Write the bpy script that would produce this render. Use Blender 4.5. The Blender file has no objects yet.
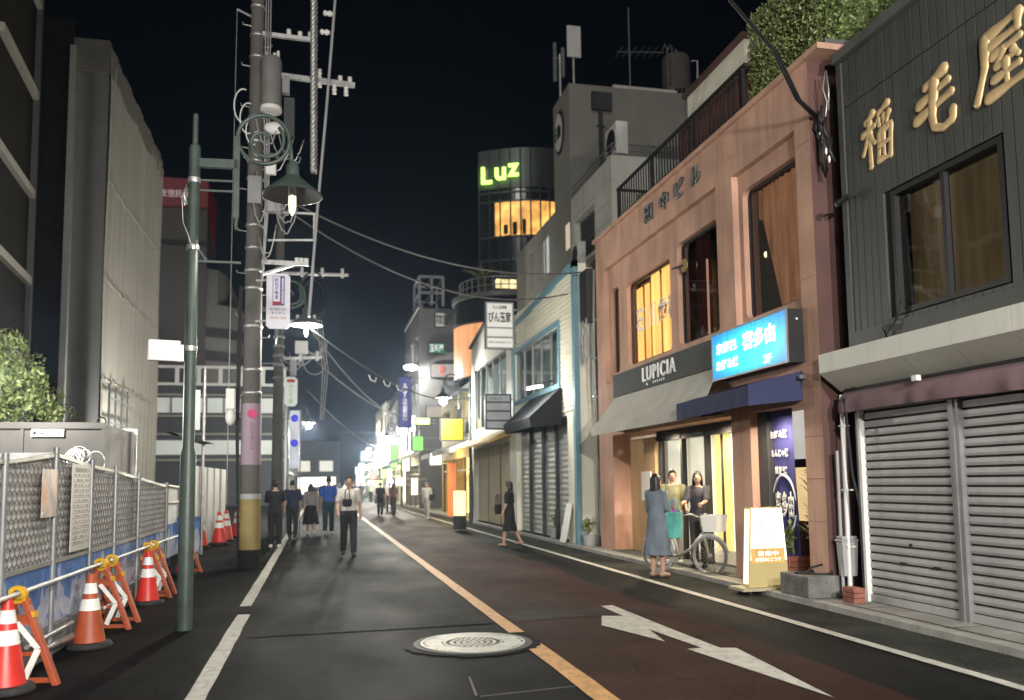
import bpy, bmesh, math, random
from mathutils import Vector, Matrix
RND = random.Random(11)
SC = bpy.context.scene
COL = SC.collection
PI = math.pi
rad = math.radians

# ------------------------------------------------------------------ materials
def _nt(name):
    m = bpy.data.materials.new(name); m.use_nodes = True
    nt = m.node_tree
    for n in list(nt.nodes): nt.nodes.remove(n)
    out = nt.nodes.new('ShaderNodeOutputMaterial')
    return m, nt, out

def mat(name, col, rough=.6, metal=0., var=.12, scale=3., fine=0., fscale=60., bump=0., bscale=40.,
        stretch=(1, 1, 1), spec=.4, dirt=0., dirtcol=(.02, .018, .015), dscale=1.2, coat=0., dstretch=(2.2, 2.2, .5)):
    m, nt, out = _nt(name)
    N = nt.nodes.new; L = nt.links.new
    p = N('ShaderNodeBsdfPrincipled'); L(p.outputs[0], out.inputs[0])
    p.inputs['Roughness'].default_value = rough
    p.inputs['Metallic'].default_value = metal
    p.inputs['Specular IOR Level'].default_value = spec
    p.inputs['Coat Weight'].default_value = coat
    tc = N('ShaderNodeTexCoord'); mp = N('ShaderNodeMapping'); L(tc.outputs['Object'], mp.inputs[0])
    mp.inputs['Scale'].default_value = stretch
    n1 = N('ShaderNodeTexNoise'); n1.inputs['Scale'].default_value = scale; n1.inputs['Detail'].default_value = 6
    L(mp.outputs[0], n1.inputs[0])
    mr = N('ShaderNodeMapRange'); L(n1.outputs[0], mr.inputs[0])
    mr.inputs[1].default_value = .3; mr.inputs[2].default_value = .7
    mr.inputs[3].default_value = 1 - var; mr.inputs[4].default_value = 1 + var
    fac = mr.outputs[0]
    if fine:
        n2 = N('ShaderNodeTexNoise'); n2.inputs['Scale'].default_value = fscale; n2.inputs['Detail'].default_value = 3
        L(tc.outputs['Object'], n2.inputs[0])
        m2 = N('ShaderNodeMapRange'); L(n2.outputs[0], m2.inputs[0])
        m2.inputs[1].default_value = .3; m2.inputs[2].default_value = .7
        m2.inputs[3].default_value = 1 - fine; m2.inputs[4].default_value = 1 + fine
        mu = N('ShaderNodeMath'); mu.operation = 'MULTIPLY'; L(fac, mu.inputs[0]); L(m2.outputs[0], mu.inputs[1]); fac = mu.outputs[0]
    vm = N('ShaderNodeVectorMath'); vm.operation = 'SCALE'; vm.inputs[0].default_value = col; L(fac, vm.inputs['Scale'])
    colout = vm.outputs[0]
    if dirt:
        n3 = N('ShaderNodeTexNoise'); n3.inputs['Scale'].default_value = dscale; n3.inputs['Detail'].default_value = 9
        n3.inputs['Roughness'].default_value = .65
        mp3 = N('ShaderNodeMapping'); L(tc.outputs['Object'], mp3.inputs[0]); mp3.inputs['Scale'].default_value = dstretch
        L(mp3.outputs[0], n3.inputs[0])
        r3 = N('ShaderNodeMapRange'); L(n3.outputs[0], r3.inputs[0]); r3.inputs[1].default_value = .48; r3.inputs[2].default_value = .75
        r3.inputs[4].default_value = dirt
        mx = N('ShaderNodeMix'); mx.data_type = 'RGBA'; L(r3.outputs[0], mx.inputs[0]); L(colout, mx.inputs[6])
        mx.inputs[7].default_value = (*dirtcol, 1); colout = mx.outputs[2]
    L(colout, p.inputs['Base Color'])
    rr = N('ShaderNodeMapRange'); L(n1.outputs[0], rr.inputs[0]); rr.inputs[3].default_value = rough * .85; rr.inputs[4].default_value = min(1, rough * 1.15)
    L(rr.outputs[0], p.inputs['Roughness'])
    if bump:
        nb = N('ShaderNodeTexNoise'); nb.inputs['Scale'].default_value = bscale; nb.inputs['Detail'].default_value = 4
        L(mp.outputs[0], nb.inputs[0])
        b = N('ShaderNodeBump'); b.inputs['Strength'].default_value = bump; b.inputs['Distance'].default_value = .01
        L(nb.outputs[0], b.inputs['Height']); L(b.outputs[0], p.inputs['Normal'])
    return m

def asphalt(name, col, rough=.66, tracks=.16, stain=.45, specks=.9, cracks=.8):
    """worn asphalt: aggregate specks, tyre tracks along the street, stains and thin cracks"""
    m, nt, out = _nt(name); N = nt.nodes.new; L = nt.links.new
    p = N('ShaderNodeBsdfPrincipled'); L(p.outputs[0], out.inputs[0]); p.inputs['Specular IOR Level'].default_value = .035
    tc = N('ShaderNodeTexCoord')
    def noise(scale, stretch=(1, 1, 1), det=5, rg=.55):
        mp = N('ShaderNodeMapping'); mp.inputs['Scale'].default_value = stretch; L(tc.outputs['Object'], mp.inputs[0])
        n = N('ShaderNodeTexNoise'); n.inputs['Scale'].default_value = scale; n.inputs['Detail'].default_value = det; n.inputs['Roughness'].default_value = rg; L(mp.outputs[0], n.inputs[0]); return n.outputs[0]
    def rng(o, a, b, c, d):
        r = N('ShaderNodeMapRange'); L(o, r.inputs[0])
        for i, v in enumerate((a, b, c, d)): r.inputs[i + 1].default_value = v
        return r.outputs[0]
    def mul(a, b):
        q = N('ShaderNodeMath'); q.operation = 'MULTIPLY'; L(a, q.inputs[0]); L(b, q.inputs[1]); return q.outputs[0]
    f = rng(noise(1.1, (1.3, .06, 1)), .3, .7, 1 - tracks, 1 + tracks)
    f = mul(f, rng(noise(.7, det=8, rg=.65), .42, .62, 1 - stain, 1.12))
    f = mul(f, rng(noise(45, det=2), .3, .7, .78, 1.22))
    f = mul(f, rng(noise(190, det=1), .56, .72, 1, 1 + specks * 1.6))
    f = mul(f, rng(noise(85, det=1), .6, .75, 1, 1 + specks))
    v = N('ShaderNodeTexVoronoi'); v.feature = 'DISTANCE_TO_EDGE'; v.inputs['Scale'].default_value = .42
    wob = N('ShaderNodeTexNoise'); wob.inputs['Scale'].default_value = 1.6; wob.inputs['Detail'].default_value = 6; L(tc.outputs['Object'], wob.inputs[0])
    va = N('ShaderNodeVectorMath'); va.operation = 'MULTIPLY_ADD'; L(wob.outputs['Color'], va.inputs[0]); va.inputs[1].default_value = (.9, .9, 0); L(tc.outputs['Object'], va.inputs[2]); L(va.outputs[0], v.inputs['Vector'])
    f = mul(f, rng(v.outputs['Distance'], .0, .0035, 1 - cracks, 1))
    vm = N('ShaderNodeVectorMath'); vm.operation = 'SCALE'; vm.inputs[0].default_value = col; L(f, vm.inputs['Scale']); L(vm.outputs[0], p.inputs['Base Color'])
    L(rng(noise(.9, (1, .4, 1), 7), .3, .7, rough * .86, min(1, rough * 1.15)), p.inputs['Roughness'])
    b = N('ShaderNodeBump'); b.inputs['Strength'].default_value = .55; b.inputs['Distance'].default_value = .008; L(noise(120, det=2), b.inputs['Height']); L(b.outputs[0], p.inputs['Normal'])
    return m

def emit(name, col, strength=1., var=0., scale=2., stretch=(1, 1, 1), base=None):
    """a thing that gives off light: lamps, lit signs, lit windows"""
    base = base or tuple(.22 * c for c in col)
    m, nt, out = _nt(name)
    N = nt.nodes.new; L = nt.links.new
    p = N('ShaderNodeBsdfPrincipled'); L(p.outputs[0], out.inputs[0])
    p.inputs['Base Color'].default_value = (*base, 1); p.inputs['Roughness'].default_value = .4
    p.inputs['Emission Color'].default_value = (*col, 1)
    p.inputs['Emission Strength'].default_value = strength
    if var:
        tc = N('ShaderNodeTexCoord'); mp = N('ShaderNodeMapping'); L(tc.outputs['Object'], mp.inputs[0]); mp.inputs['Scale'].default_value = stretch
        n1 = N('ShaderNodeTexNoise'); n1.inputs['Scale'].default_value = scale; n1.inputs['Detail'].default_value = 3; L(mp.outputs[0], n1.inputs[0])
        mr = N('ShaderNodeMapRange'); L(n1.outputs[0], mr.inputs[0]); mr.inputs[1].default_value = .3; mr.inputs[2].default_value = .7
        mr.inputs[3].default_value = strength * (1 - var); mr.inputs[4].default_value = strength * (1 + var)
        L(mr.outputs[0], p.inputs['Emission Strength'])
    return m

def glass(name, tint=(.8, .85, .85), refl=1.0, rough=.02, alpha=.75):
    m, nt, out = _nt(name)
    N = nt.nodes.new; L = nt.links.new
    t = N('ShaderNodeBsdfTransparent'); t.inputs[0].default_value = (*[c * alpha for c in tint], 1)
    g = N('ShaderNodeBsdfGlossy'); g.inputs['Roughness'].default_value = rough; g.inputs[0].default_value = (refl, refl, refl, 1)
    f = N('ShaderNodeFresnel'); f.inputs[0].default_value = 1.6
    mx = N('ShaderNodeMixShader'); L(f.outputs[0], mx.inputs[0]); L(t.outputs[0], mx.inputs[1]); L(g.outputs[0], mx.inputs[2])
    L(mx.outputs[0], out.inputs[0])
    return m

# ------------------------------------------------------------------ mesh builder
class MB:
    def __init__(s): s.v = []; s.f = []; s.mi = []; s.cur = 0
    def face(s, idx): s.f.append(tuple(idx)); s.mi.append(s.cur)
    def poly(s, pts):
        b = len(s.v); s.v += [tuple(p) for p in pts]; s.face(range(b, b + len(pts))); return s
    def box(s, x0, y0, z0, x1, y1, z1):
        x0, x1 = min(x0, x1), max(x0, x1); y0, y1 = min(y0, y1), max(y0, y1); z0, z1 = min(z0, z1), max(z0, z1)
        b = len(s.v)
        s.v += [(x0, y0, z0), (x1, y0, z0), (x1, y1, z0), (x0, y1, z0), (x0, y0, z1), (x1, y0, z1), (x1, y1, z1), (x0, y1, z1)]
        for q in ((3, 2, 1, 0), (4, 5, 6, 7), (0, 1, 5, 4), (1, 2, 6, 5), (2, 3, 7, 6), (3, 0, 4, 7)): s.face([b + i for i in q])
        return s
    def pane(s, x0, y0, z0, x1, y1, z1):
        """one sheet of glass in the plane of its thin side"""
        if abs(x1 - x0) < abs(y1 - y0): return s.poly([(x0, y1, z0), (x0, y0, z0), (x0, y0, z1), (x0, y1, z1)])
        return s.poly([(x0, y0, z0), (x1, y0, z0), (x1, y0, z1), (x0, y0, z1)])
    def obox(s, c, ax, ay, az, hx, hy, hz):
        """oriented box: centre, three axes, half sizes"""
        c = Vector(c); ax, ay, az = Vector(ax).normalized() * hx, Vector(ay).normalized() * hy, Vector(az).normalized() * hz
        b = len(s.v)
        for k in (-1, 1):
            for i, j in ((-1, -1), (1, -1), (1, 1), (-1, 1)): s.v.append(tuple(c + ax * i + ay * j + az * k))
        for q in ((3, 2, 1, 0), (4, 5, 6, 7), (0, 1, 5, 4), (1, 2, 6, 5), (2, 3, 7, 6), (3, 0, 4, 7)): s.face([b + i for i in q])
        return s
    def bar(s, p0, p1, w, h=None, up=(0, 0, 1)):
        h = h or w; p0, p1 = Vector(p0), Vector(p1); d = (p1 - p0)
        u = Vector(up); r = d.cross(u)
        if r.length < 1e-6: r = d.cross(Vector((0, 1, 0)))
        u = r.cross(d)
        return s.obox((p0 + p1) / 2, d, r, u, d.length / 2, w / 2, h / 2)
    def prism(s, pts, off):
        """closed polygon swept along the vector off"""
        n = len(pts); b = len(s.v); off = Vector(off)
        s.v += [tuple(p) for p in pts] + [tuple(Vector(p) + off) for p in pts]
        s.face([b + i for i in range(n)][::-1]); s.face([b + n + i for i in range(n)])
        for i in range(n):
            j = (i + 1) % n; s.face((b + i, b + j, b + n + j, b + n + i))
        return s
    def rings(s, rings, closed=True, caps=True):
        """loft between rings of equal length"""
        n = len(rings[0]); b = len(s.v)
        for r in rings: s.v += [tuple(p) for p in r]
        for k in range(len(rings) - 1):
            for i in range(n if closed else n - 1):
                j = (i + 1) % n
                s.face((b + k * n + i, b + k * n + j, b + (k + 1) * n + j, b + (k + 1) * n + i))
        if caps and closed:
            s.face([b + i for i in range(n)][::-1]); s.face([b + (len(rings) - 1) * n + i for i in range(n)])
        return s
    def tube(s, pts, r, n=8, caps=True):
        pts = [Vector(p) for p in pts]; m = len(pts)
        rs = r if isinstance(r, (list, tuple)) else [r] * m
        ref = None; rings = []
        for i in range(m):
            d = (pts[min(i + 1, m - 1)] - pts[max(i - 1, 0)])
            if d.length < 1e-9: d = Vector((0, 0, 1))
            d.normalize()
            if ref is None:
                ref = d.cross(Vector((0, 0, 1)))
                if ref.length < 1e-3: ref = d.cross(Vector((0, 1, 0)))
            ref = (ref - d * ref.dot(d)).normalized(); q = d.cross(ref)
            rings.append([pts[i] + (ref * math.cos(a) + q * math.sin(a)) * rs[i] for a in [2 * PI * k / n for k in range(n)]])
        return s.rings(rings, True, caps)
    def cyl(s, p0, p1, r0, r1=None, n=12): return s.tube([p0, p1], [r0, r0 if r1 is None else r1], n)
    def lathe(s, prof, c=(0, 0, 0), n=20, caps=True):
        c = Vector(c)
        return s.rings([[c + Vector((r * math.cos(2 * PI * k / n), r * math.sin(2 * PI * k / n), z)) for k in range(n)] for r, z in prof], True, caps)
    def ell(s, c, rx, ry, rz, n=12, m=8, rot=None):
        c = Vector(c); rr = []
        for j in range(m + 1):
            t = -PI / 2 + PI * j / m; t = max(-PI / 2 + .08, min(PI / 2 - .08, t))
            ring = []
            for k in range(n):
                a = 2 * PI * k / n; p = Vector((rx * math.cos(t) * math.cos(a), ry * math.cos(t) * math.sin(a), rz * math.sin(t)))
                if rot is not None: p = rot @ p
                ring.append(c + p)
            rr.append(ring)
        return s.rings(rr)
    def grid(s, fn, nu, nv):
        b = len(s.v)
        for j in range(nv + 1):
            for i in range(nu + 1): s.v.append(tuple(fn(i / nu, j / nv)))
        for j in range(nv):
            for i in range(nu):
                a = b + j * (nu + 1) + i; s.face((a, a + 1, a + nu + 2, a + nu + 1))
        return s
    def build(s, name, mats, parent=None, smooth=False, bevel=0., auto=None):
        me = bpy.data.meshes.new(name); me.from_pydata(s.v, [], s.f); 
        mats = mats if isinstance(mats, (list, tuple)) else [mats]
        for m in mats: me.materials.append(m)
        if len(mats) > 1: me.polygons.foreach_set('material_index', s.mi)
        if smooth: me.polygons.foreach_set('use_smooth', [True] * len(me.polygons))
        me.update()
        o = bpy.data.objects.new(name, me); COL.objects.link(o)
        if parent is not None:
            o.parent = parent; o.location = -worg(parent)
        if bevel:
            b = o.modifiers.new('bevel', 'BEVEL'); b.width = bevel; b.segments = 2; b.limit_method = 'ANGLE'; b.angle_limit = rad(40)
        if smooth and auto:
            try: me.set_sharp_from_angle(angle=rad(auto))
            except Exception: pass
        return o

def worg(o):
    v = Vector((0, 0, 0))
    while o is not None: v = v + Vector(o.location); o = o.parent
    return v

def tag(o, label=None, cat=None, group=None, kind=None):
    if label: o['label'] = label
    if cat: o['category'] = cat
    if group: o['group'] = group
    if kind: o['kind'] = kind
    return o

def thing(name, label, cat, loc=(0, 0, 0), group=None):
    o = bpy.data.objects.new(name, None); COL.objects.link(o); o.location = loc
    o.empty_display_size = .2
    return tag(o, label, cat, group)

def struct(name, mb, m, label, cat, **k):
    return tag(mb.build(name, m, **k), label, cat, None, 'structure')

def copy_tree(o, parent=None):
    c = o.copy(); COL.objects.link(c); c.parent = parent
    for ch in list(o.children): copy_tree(ch, c)
    return c

def clone(src, loc, label, rz=None):
    c = copy_tree(src); c.location = loc; c['label'] = label
    if rz is not None: c.rotation_euler[2] = rz
    return c

# ------------------------------------------------------------------ lettering
def text_mb(s, extr=.004, off=0., vertical=False, bev=0., space=1.):
    cu = bpy.data.curves.new('lettering', 'FONT'); cu.body = '\n'.join(s) if vertical else s
    cu.size = 1; cu.extrude = 0; cu.offset = off; cu.resolution_u = 3; cu.align_x = 'CENTER'; cu.space_character = space
    cu.space_line = .95 if vertical else .9
    o = bpy.data.objects.new('lettering', cu); COL.objects.link(o)
    dg = bpy.context.evaluated_depsgraph_get(); me = bpy.data.meshes.new_from_object(o.evaluated_get(dg))
    bpy.data.objects.remove(o); bpy.data.curves.remove(cu)
    return me

def lettering(name, s, origin, w, h, m, parent, facing='west', off=0., vertical=False, depth=.006, keep=False, slant=0., xdir=None, space=1.):
    """words fitted into a w x h box centred on origin; facing west = -X side of the street, south = towards -Y"""
    me = text_mb(s, 0, off, vertical, space=space)
    if not me.vertices: return None
    xs = [v.co.x for v in me.vertices]; ys = [v.co.y for v in me.vertices]
    x0, x1, y0, y1 = min(xs), max(xs), min(ys), max(ys)
    sx = w / max(x1 - x0, 1e-6); sy = h / max(y1 - y0, 1e-6)
    if keep: sx = sy = min(sx, sy)
    if xdir is None: xdir = {'west': Vector((0, -1, 0)), 'south': Vector((1, 0, 0)), 'east': Vector((0, 1, 0))}[facing]
    xdir = Vector(xdir).normalized(); up = Vector((0, 0, 1)); nrm = xdir.cross(up); up = nrm.cross(xdir)
    o3 = Vector(origin)
    bm = bmesh.new(); bm.from_mesh(me); bpy.data.meshes.remove(me)
    bmesh.ops.remove_doubles(bm, verts=bm.verts, dist=1e-5)
    for v in bm.verts:
        a = (v.co.x - (x0 + x1) / 2) * sx; b = (v.co.y - (y0 + y1) / 2) * sy
        v.co = o3 + xdir * (a + slant * b) + up * b + nrm * depth
    if depth > .003:
        r = bmesh.ops.extrude_face_region(bm, geom=list(bm.faces))
        nv = [g for g in r['geom'] if isinstance(g, bmesh.types.BMVert)]
        for v in nv: v.co -= nrm * (depth - .0015)
    bmesh.ops.recalc_face_normals(bm, faces=bm.faces)
    me2 = bpy.data.meshes.new(name); bm.to_mesh(me2); bm.free(); me2.materials.append(m)
    o = bpy.data.objects.new(name, me2); COL.objects.link(o)
    if parent is not None: o.parent = parent; o.location = -worg(parent)
    return o

# ------------------------------------------------------------------ wall sheet with openings, facing -X (plane X) or -Y (plane Y)
def wall_holes(mb, plane, c, a0, a1, z0, z1, holes, depth):
    """plane 'x': sheet at x=c spanning y a0..a1; plane 'y': sheet at y=c spanning x a0..a1. holes (b0,b1,h0,h1); reveal of depth behind"""
    A = sorted({a0, a1, *[h[0] for h in holes], *[h[1] for h in holes]}); A = [a for a in A if a0 <= a <= a1]
    Z = sorted({z0, z1, *[h[2] for h in holes], *[h[3] for h in holes]}); Z = [z for z in Z if z0 <= z <= z1]
    P = (lambda a, z, d=0: (c + d, a, z)) if plane == 'x' else (lambda a, z, d=0: (a, c + d, z))
    for i in range(len(A) - 1):
        for j in range(len(Z) - 1):
            ca, cz = (A[i] + A[i + 1]) / 2, (Z[j] + Z[j + 1]) / 2
            if any(h[0] < ca < h[1] and h[2] < cz < h[3] for h in holes): continue
            mb.poly([P(A[i], Z[j]), P(A[i + 1], Z[j]), P(A[i + 1], Z[j + 1]), P(A[i], Z[j + 1])])
    for h in holes:
        b0, b1, h0, h1 = h
        for p, q in (((b0, h0), (b1, h0)), ((b1, h0), (b1, h1)), ((b1, h1), (b0, h1)), ((b0, h1), (b0, h0))):
            mb.poly([P(*p), P(*q), P(*q, depth), P(*p, depth)])
    return mb

def frame_x(mb, x, y0, y1, z0, z1, t=.05, d=.05):
    """rectangular frame standing in the plane x, facing -X"""
    mb.box(x, y0, z0, x + d, y1, z0 + t); mb.box(x, y0, z1 - t, x + d, y1, z1)
    mb.box(x, y0, z0 + t, x + d, y0 + t, z1 - t); mb.box(x, y1 - t, z0 + t, x + d, y1, z1 - t)
    return mb
def frame_y(mb, y, x0, x1, z0, z1, t=.05, d=.05):
    mb.box(x0, y, z0, x1, y + d, z0 + t); mb.box(x0, y, z1 - t, x1, y + d, z1)
    mb.box(x0, y, z0 + t, x0 + t, y + d, z1 - t); mb.box(x1 - t, y, z0 + t, x1, y + d, z1 - t)
    return mb

def sag(p0, p1, s, n=24):
    p0, p1 = Vector(p0), Vector(p1)
    return [p0.lerp(p1, i / n) - Vector((0, 0, s * 4 * (i / n) * (1 - i / n))) for i in range(n + 1)]

def remeshed(name, mb, m, parent, voxel=.014, smooth_iter=4, extra=None):
    """one continuous skin grown over overlapping tubes"""
    me = bpy.data.meshes.new(name); me.from_pydata(mb.v, [], mb.f); me.update()
    o = bpy.data.objects.new(name, me); COL.objects.link(o)
    r = o.modifiers.new('r', 'REMESH'); r.mode = 'VOXEL'; r.voxel_size = voxel
    s = o.modifiers.new('s', 'SMOOTH'); s.iterations = smooth_iter; s.factor = .5
    dg = bpy.context.evaluated_depsgraph_get()
    me2 = bpy.data.meshes.new_from_object(o.evaluated_get(dg)); bpy.data.objects.remove(o); bpy.data.meshes.remove(me)
    mats = m if isinstance(m, (list, tuple)) else [m]
    me2.materials.clear()
    for q in mats: me2.materials.append(q)
    if extra is not None:
        bm = bmesh.new(); bm.from_mesh(me2)
        vs = [bm.verts.new(p) for p in extra.v]
        for f, mi in zip(extra.f, extra.mi):
            try: nf = bm.faces.new([vs[i] for i in f]); nf.material_index = mi
            except ValueError: pass
        bm.to_mesh(me2); bm.free()
    me2.polygons.foreach_set('use_smooth', [True] * len(me2.polygons))
    me2.name = name
    o = bpy.data.objects.new(name, me2); COL.objects.link(o)
    if parent is not None: o.parent = parent
    return o

def leaves(mb, pts, size, var=.5, flat=0.):
    for p in pts:
        p = Vector(p); d = Vector((RND.gauss(0, 1), RND.gauss(0, 1), RND.gauss(0, 1) * (1 - flat))).normalized()
        e = d.cross(Vector((RND.gauss(0, 1), RND.gauss(0, 1), RND.gauss(0, 1)))).normalized()
        s = size * (1 - var / 2 + var * RND.random())
        mb.cur = RND.choice((0, 0, 1, 2))
        mb.poly([p - d * s, p + e * s * .42, p + d * s, p - e * s * .42])
    mb.cur = 0
    return mb

def point(name, loc, power, col=(1, .93, .82), r=.12, kind='POINT', direction=None, size=90., blend=.6):
    l = bpy.data.lights.new(name, kind); l.energy = power; l.color = col; l.shadow_soft_size = r
    o = bpy.data.objects.new(name, l); COL.objects.link(o); o.location = loc
    if kind == 'SPOT':
        l.spot_size = rad(size); l.spot_blend = blend
        o.rotation_euler = Vector(direction).to_track_quat('-Z', 'Y').to_euler()
    return o
# ------------------------------------------------------------------ camera (eye height 1.55 m, street along +Y)
F, PPY, ROLL, PITCH, YAW = 860., 403., .012, rad(5.2925), rad(12.7209)
cam = bpy.data.cameras.new('camera'); cam_o = bpy.data.objects.new('camera', cam); COL.objects.link(cam_o); SC.camera = cam_o
cam.sensor_width = 36; cam.lens = F / 1024 * 36; cam.shift_y = (PPY - 350) / 1024
cam.dof.use_dof = True; cam.dof.focus_distance = 10.; cam.dof.aperture_fstop = 1.15
cam.clip_start = .05; cam.clip_end = 5000
right0 = Vector((math.cos(YAW), -math.sin(YAW), 0)); fwd0 = Vector((math.sin(YAW), math.cos(YAW), 0)); upw = Vector((0, 0, 1))
fwd = fwd0 * math.cos(PITCH) + upw * math.sin(PITCH); up0 = upw * math.cos(PITCH) - fwd0 * math.sin(PITCH)
cx = right0 * math.cos(ROLL) - up0 * math.sin(ROLL); cy = right0 * math.sin(ROLL) + up0 * math.cos(ROLL)
M = Matrix.Identity(4)
for i in range(3): M[i][0], M[i][1], M[i][2] = cx[i], cy[i], -fwd[i]
M.translation = (0, 0, 1.55); cam_o.matrix_world = M

# ------------------------------------------------------------------ night sky
w = bpy.data.worlds.new('World'); SC.world = w; w.use_nodes = True
nt = w.node_tree; bg = nt.nodes['Background']
sky = nt.nodes.new('ShaderNodeTexSky'); sky.sky_type = 'NISHITA'; sky.sun_disc = False
SUN_EL, SUN_ROT = rad(24), rad(205)
sky.sun_elevation = SUN_EL; sky.sun_rotation = SUN_ROT; sky.air_density = 1.; sky.dust_density = .6; sky.ozone_density = 2.2
nt.links.new(sky.outputs[0], bg.inputs[0]); bg.inputs[1].default_value = .0009
town_glow = bpy.data.lights.new('town_glow', 'SUN'); town_glow.energy = .5; town_glow.angle = rad(12); town_glow.color = (1, .96, .9)  # soft sun lamp added to stand in for town glow
town_glow_o = bpy.data.objects.new('town_glow', town_glow); COL.objects.link(town_glow_o)
town_glow_o.rotation_euler = (-Vector((math.sin(SUN_ROT) * math.cos(SUN_EL), math.cos(SUN_ROT) * math.cos(SUN_EL), math.sin(SUN_EL)))).to_track_quat('-Z', 'Y').to_euler()
SC.view_settings.view_transform = 'Standard'; SC.view_settings.look = 'None'; SC.view_settings.exposure = 0.; SC.view_settings.gamma = 1.
SC.render.engine = 'CYCLES'
SC.cycles.use_denoising = True
SC.cycles.max_bounces = 6; SC.cycles.diffuse_bounces = 3; SC.cycles.glossy_bounces = 3; SC.cycles.transparent_max_bounces = 12
SC.cycles.sample_clamp_indirect = 4.
SC.cycles.use_light_tree = True

# ------------------------------------------------------------------ shared materials
M_ = {}
M_['asphalt'] = asphalt('asphalt', (.0115, .0115, .0109), .66, .14, .3)
M_['asphalt_dark'] = asphalt('asphalt_dark', (.009, .009, .0093), .66, .1)
M_['asphalt_grey'] = asphalt('asphalt_grey', (.034, .036, .032), .7, .12, .5)
M_['brown_lane'] = asphalt('brown_lane', (.036, .0195, .0155), .7, .12, .25, .6)
M_['paint_white'] = mat('paint_white', (.46, .45, .405), .6, var=.12, scale=5, fine=.12, fscale=90, dirt=.75, dscale=11, dirtcol=(.1, .1, .095), dstretch=(1, .6, 1))
M_['paint_orange'] = mat('paint_orange', (.5, .27, .1), .6, var=.15, scale=4, fine=.15, fscale=90, dirt=.7, dscale=11, dirtcol=(.08, .06, .045), dstretch=(1, .6, 1))
M_['concrete'] = mat('concrete', (.24, .235, .215), .8, var=.2, scale=2, fine=.15, fscale=70, bump=.3, bscale=60, dirt=.4, dscale=2.5, dirtcol=(.06, .055, .05))
M_['kerb'] = mat('kerb', (.3, .295, .27), .75, var=.2, scale=3, fine=.15, bump=.3, bscale=50, dirt=.4, dscale=3, dirtcol=(.07, .065, .06))
M_['pink'] = mat('pink_stucco', (.47, .285, .21), .8, var=.18, scale=1.3, fine=.12, fscale=80, bump=.5, bscale=80, dirt=.55, dscale=1.5, dirtcol=(.2, .11, .085), dstretch=(3, 3, .3))
M_['pink_dark'] = mat('dark_red_pink_shade', (.09, .045, .04), .75, var=.15, scale=2, bump=.2)  # side wall shade put into the colour; joints and roof share it
M_['siding'] = mat('dark_siding', (.054, .057, .054), .5, var=.12, scale=2, stretch=(1, 1, .25), bump=.15, bscale=30, dirt=.25, dscale=2, dirtcol=(.09, .09, .08))
M_['siding_gap'] = mat('siding_backing', (.012, .012, .012), .8)
M_['coping'] = mat('grey_coping', (.12, .125, .12), .45, metal=.3, var=.12)
M_['cream_panel'] = mat('cream_panel', (.56, .56, .5), .5, var=.08, scale=1.5, dirt=.25, dscale=2, dirtcol=(.3, .29, .25))
M_['shutter'] = mat('shutter_steel', (.4, .39, .392), .55, metal=.3, var=.16, scale=1.2, stretch=(1, 1, .4), dirt=.3, dscale=2.5, dirtcol=(.16, .15, .15))
M_['mauve'] = mat('mauve_canvas', (.17, .11, .12), .85, var=.15, scale=2, bump=.2, bscale=30, dirt=.3, dscale=2, dirtcol=(.07, .05, .05))
M_['gold'] = mat('gold_leaf', (.58, .43, .23), .55, metal=.4, var=.12, scale=6)
M_['black'] = mat('black_metal', (.014, .014, .015), .5, var=.1)
M_['black_cloth'] = mat('black_cloth', (.012, .012, .014), .9, var=.2, bump=.2, bscale=40)
M_['rubber'] = mat('black_rubber', (.02, .02, .021), .75, var=.2, scale=9, dirt=.3, dscale=6, dirtcol=(.09, .085, .08))
M_['cable'] = mat('cable_sheath', (.09, .09, .092), .6, var=.15)
M_['grey_metal'] = mat('grey_metal', (.24, .245, .25), .45, metal=.5, var=.15)
M_['galv'] = mat('galvanised', (.42, .42, .41), .42, metal=.7, var=.2, scale=8)
M_['white_plastic'] = mat('white_plastic', (.66, .66, .64), .45, var=.06, dirt=.2, dscale=3, dirtcol=(.35, .34, .3))
M_['grey_plastic'] = mat('grey_plastic', (.3, .3, .31), .5, var=.08)
M_['green_paint'] = mat('green_paint', (.042, .062, .053), .42, var=.2, scale=5, bump=.15, bscale=25, dirt=.25, dscale=5, dirtcol=(.1, .11, .1))
M_['lamp_green'] = mat('lamp_green_paint', (.05, .07, .06), .4, var=.15)
M_['pole_conc'] = mat('pole_concrete', (.09, .085, .078), .8, var=.16, scale=2, fine=.12, bump=.2, bscale=60, dirt=.35, dscale=3, dirtcol=(.12, .11, .1))
M_['white_wall'] = mat('white_tile', (.6, .6, .55), .6, var=.08, scale=1, dirt=.3, dscale=.8, dirtcol=(.3, .29, .26))
M_['grey_wall'] = mat('grey_concrete', (.235, .23, .205), .8, var=.1, scale=.6, dirt=.3, dscale=.5, dirtcol=(.13, .125, .11))
M_['dark_wall'] = mat('dark_wall', (.04, .042, .045), .6, var=.15, scale=1)
M_['brown_wall'] = mat('brown_panel', (.016, .0145, .012), .9, spec=.05, var=.15, scale=.8)
M_['navy'] = mat('navy_canvas', (.028, .034, .09), .8, var=.15, scale=3, bump=.2, bscale=60)
M_['navy_banner'] = mat('navy_cloth', (.05, .052, .2), .85, var=.12, scale=3, bump=.15, bscale=80)
M_['canvas'] = mat('grey_canvas', (.46, .45, .40), .85, var=.1, scale=2, bump=.15, bscale=50, dirt=.2, dscale=2, dirtcol=(.2, .19, .16))
M_['stone_panel'] = mat('dark_stone_panel', (.06, .065, .063), .8, var=.2, scale=6, fine=.15)
M_['blue_trim'] = mat('light_blue_trim', (.12, .24, .29), .55, var=.1)
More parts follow.
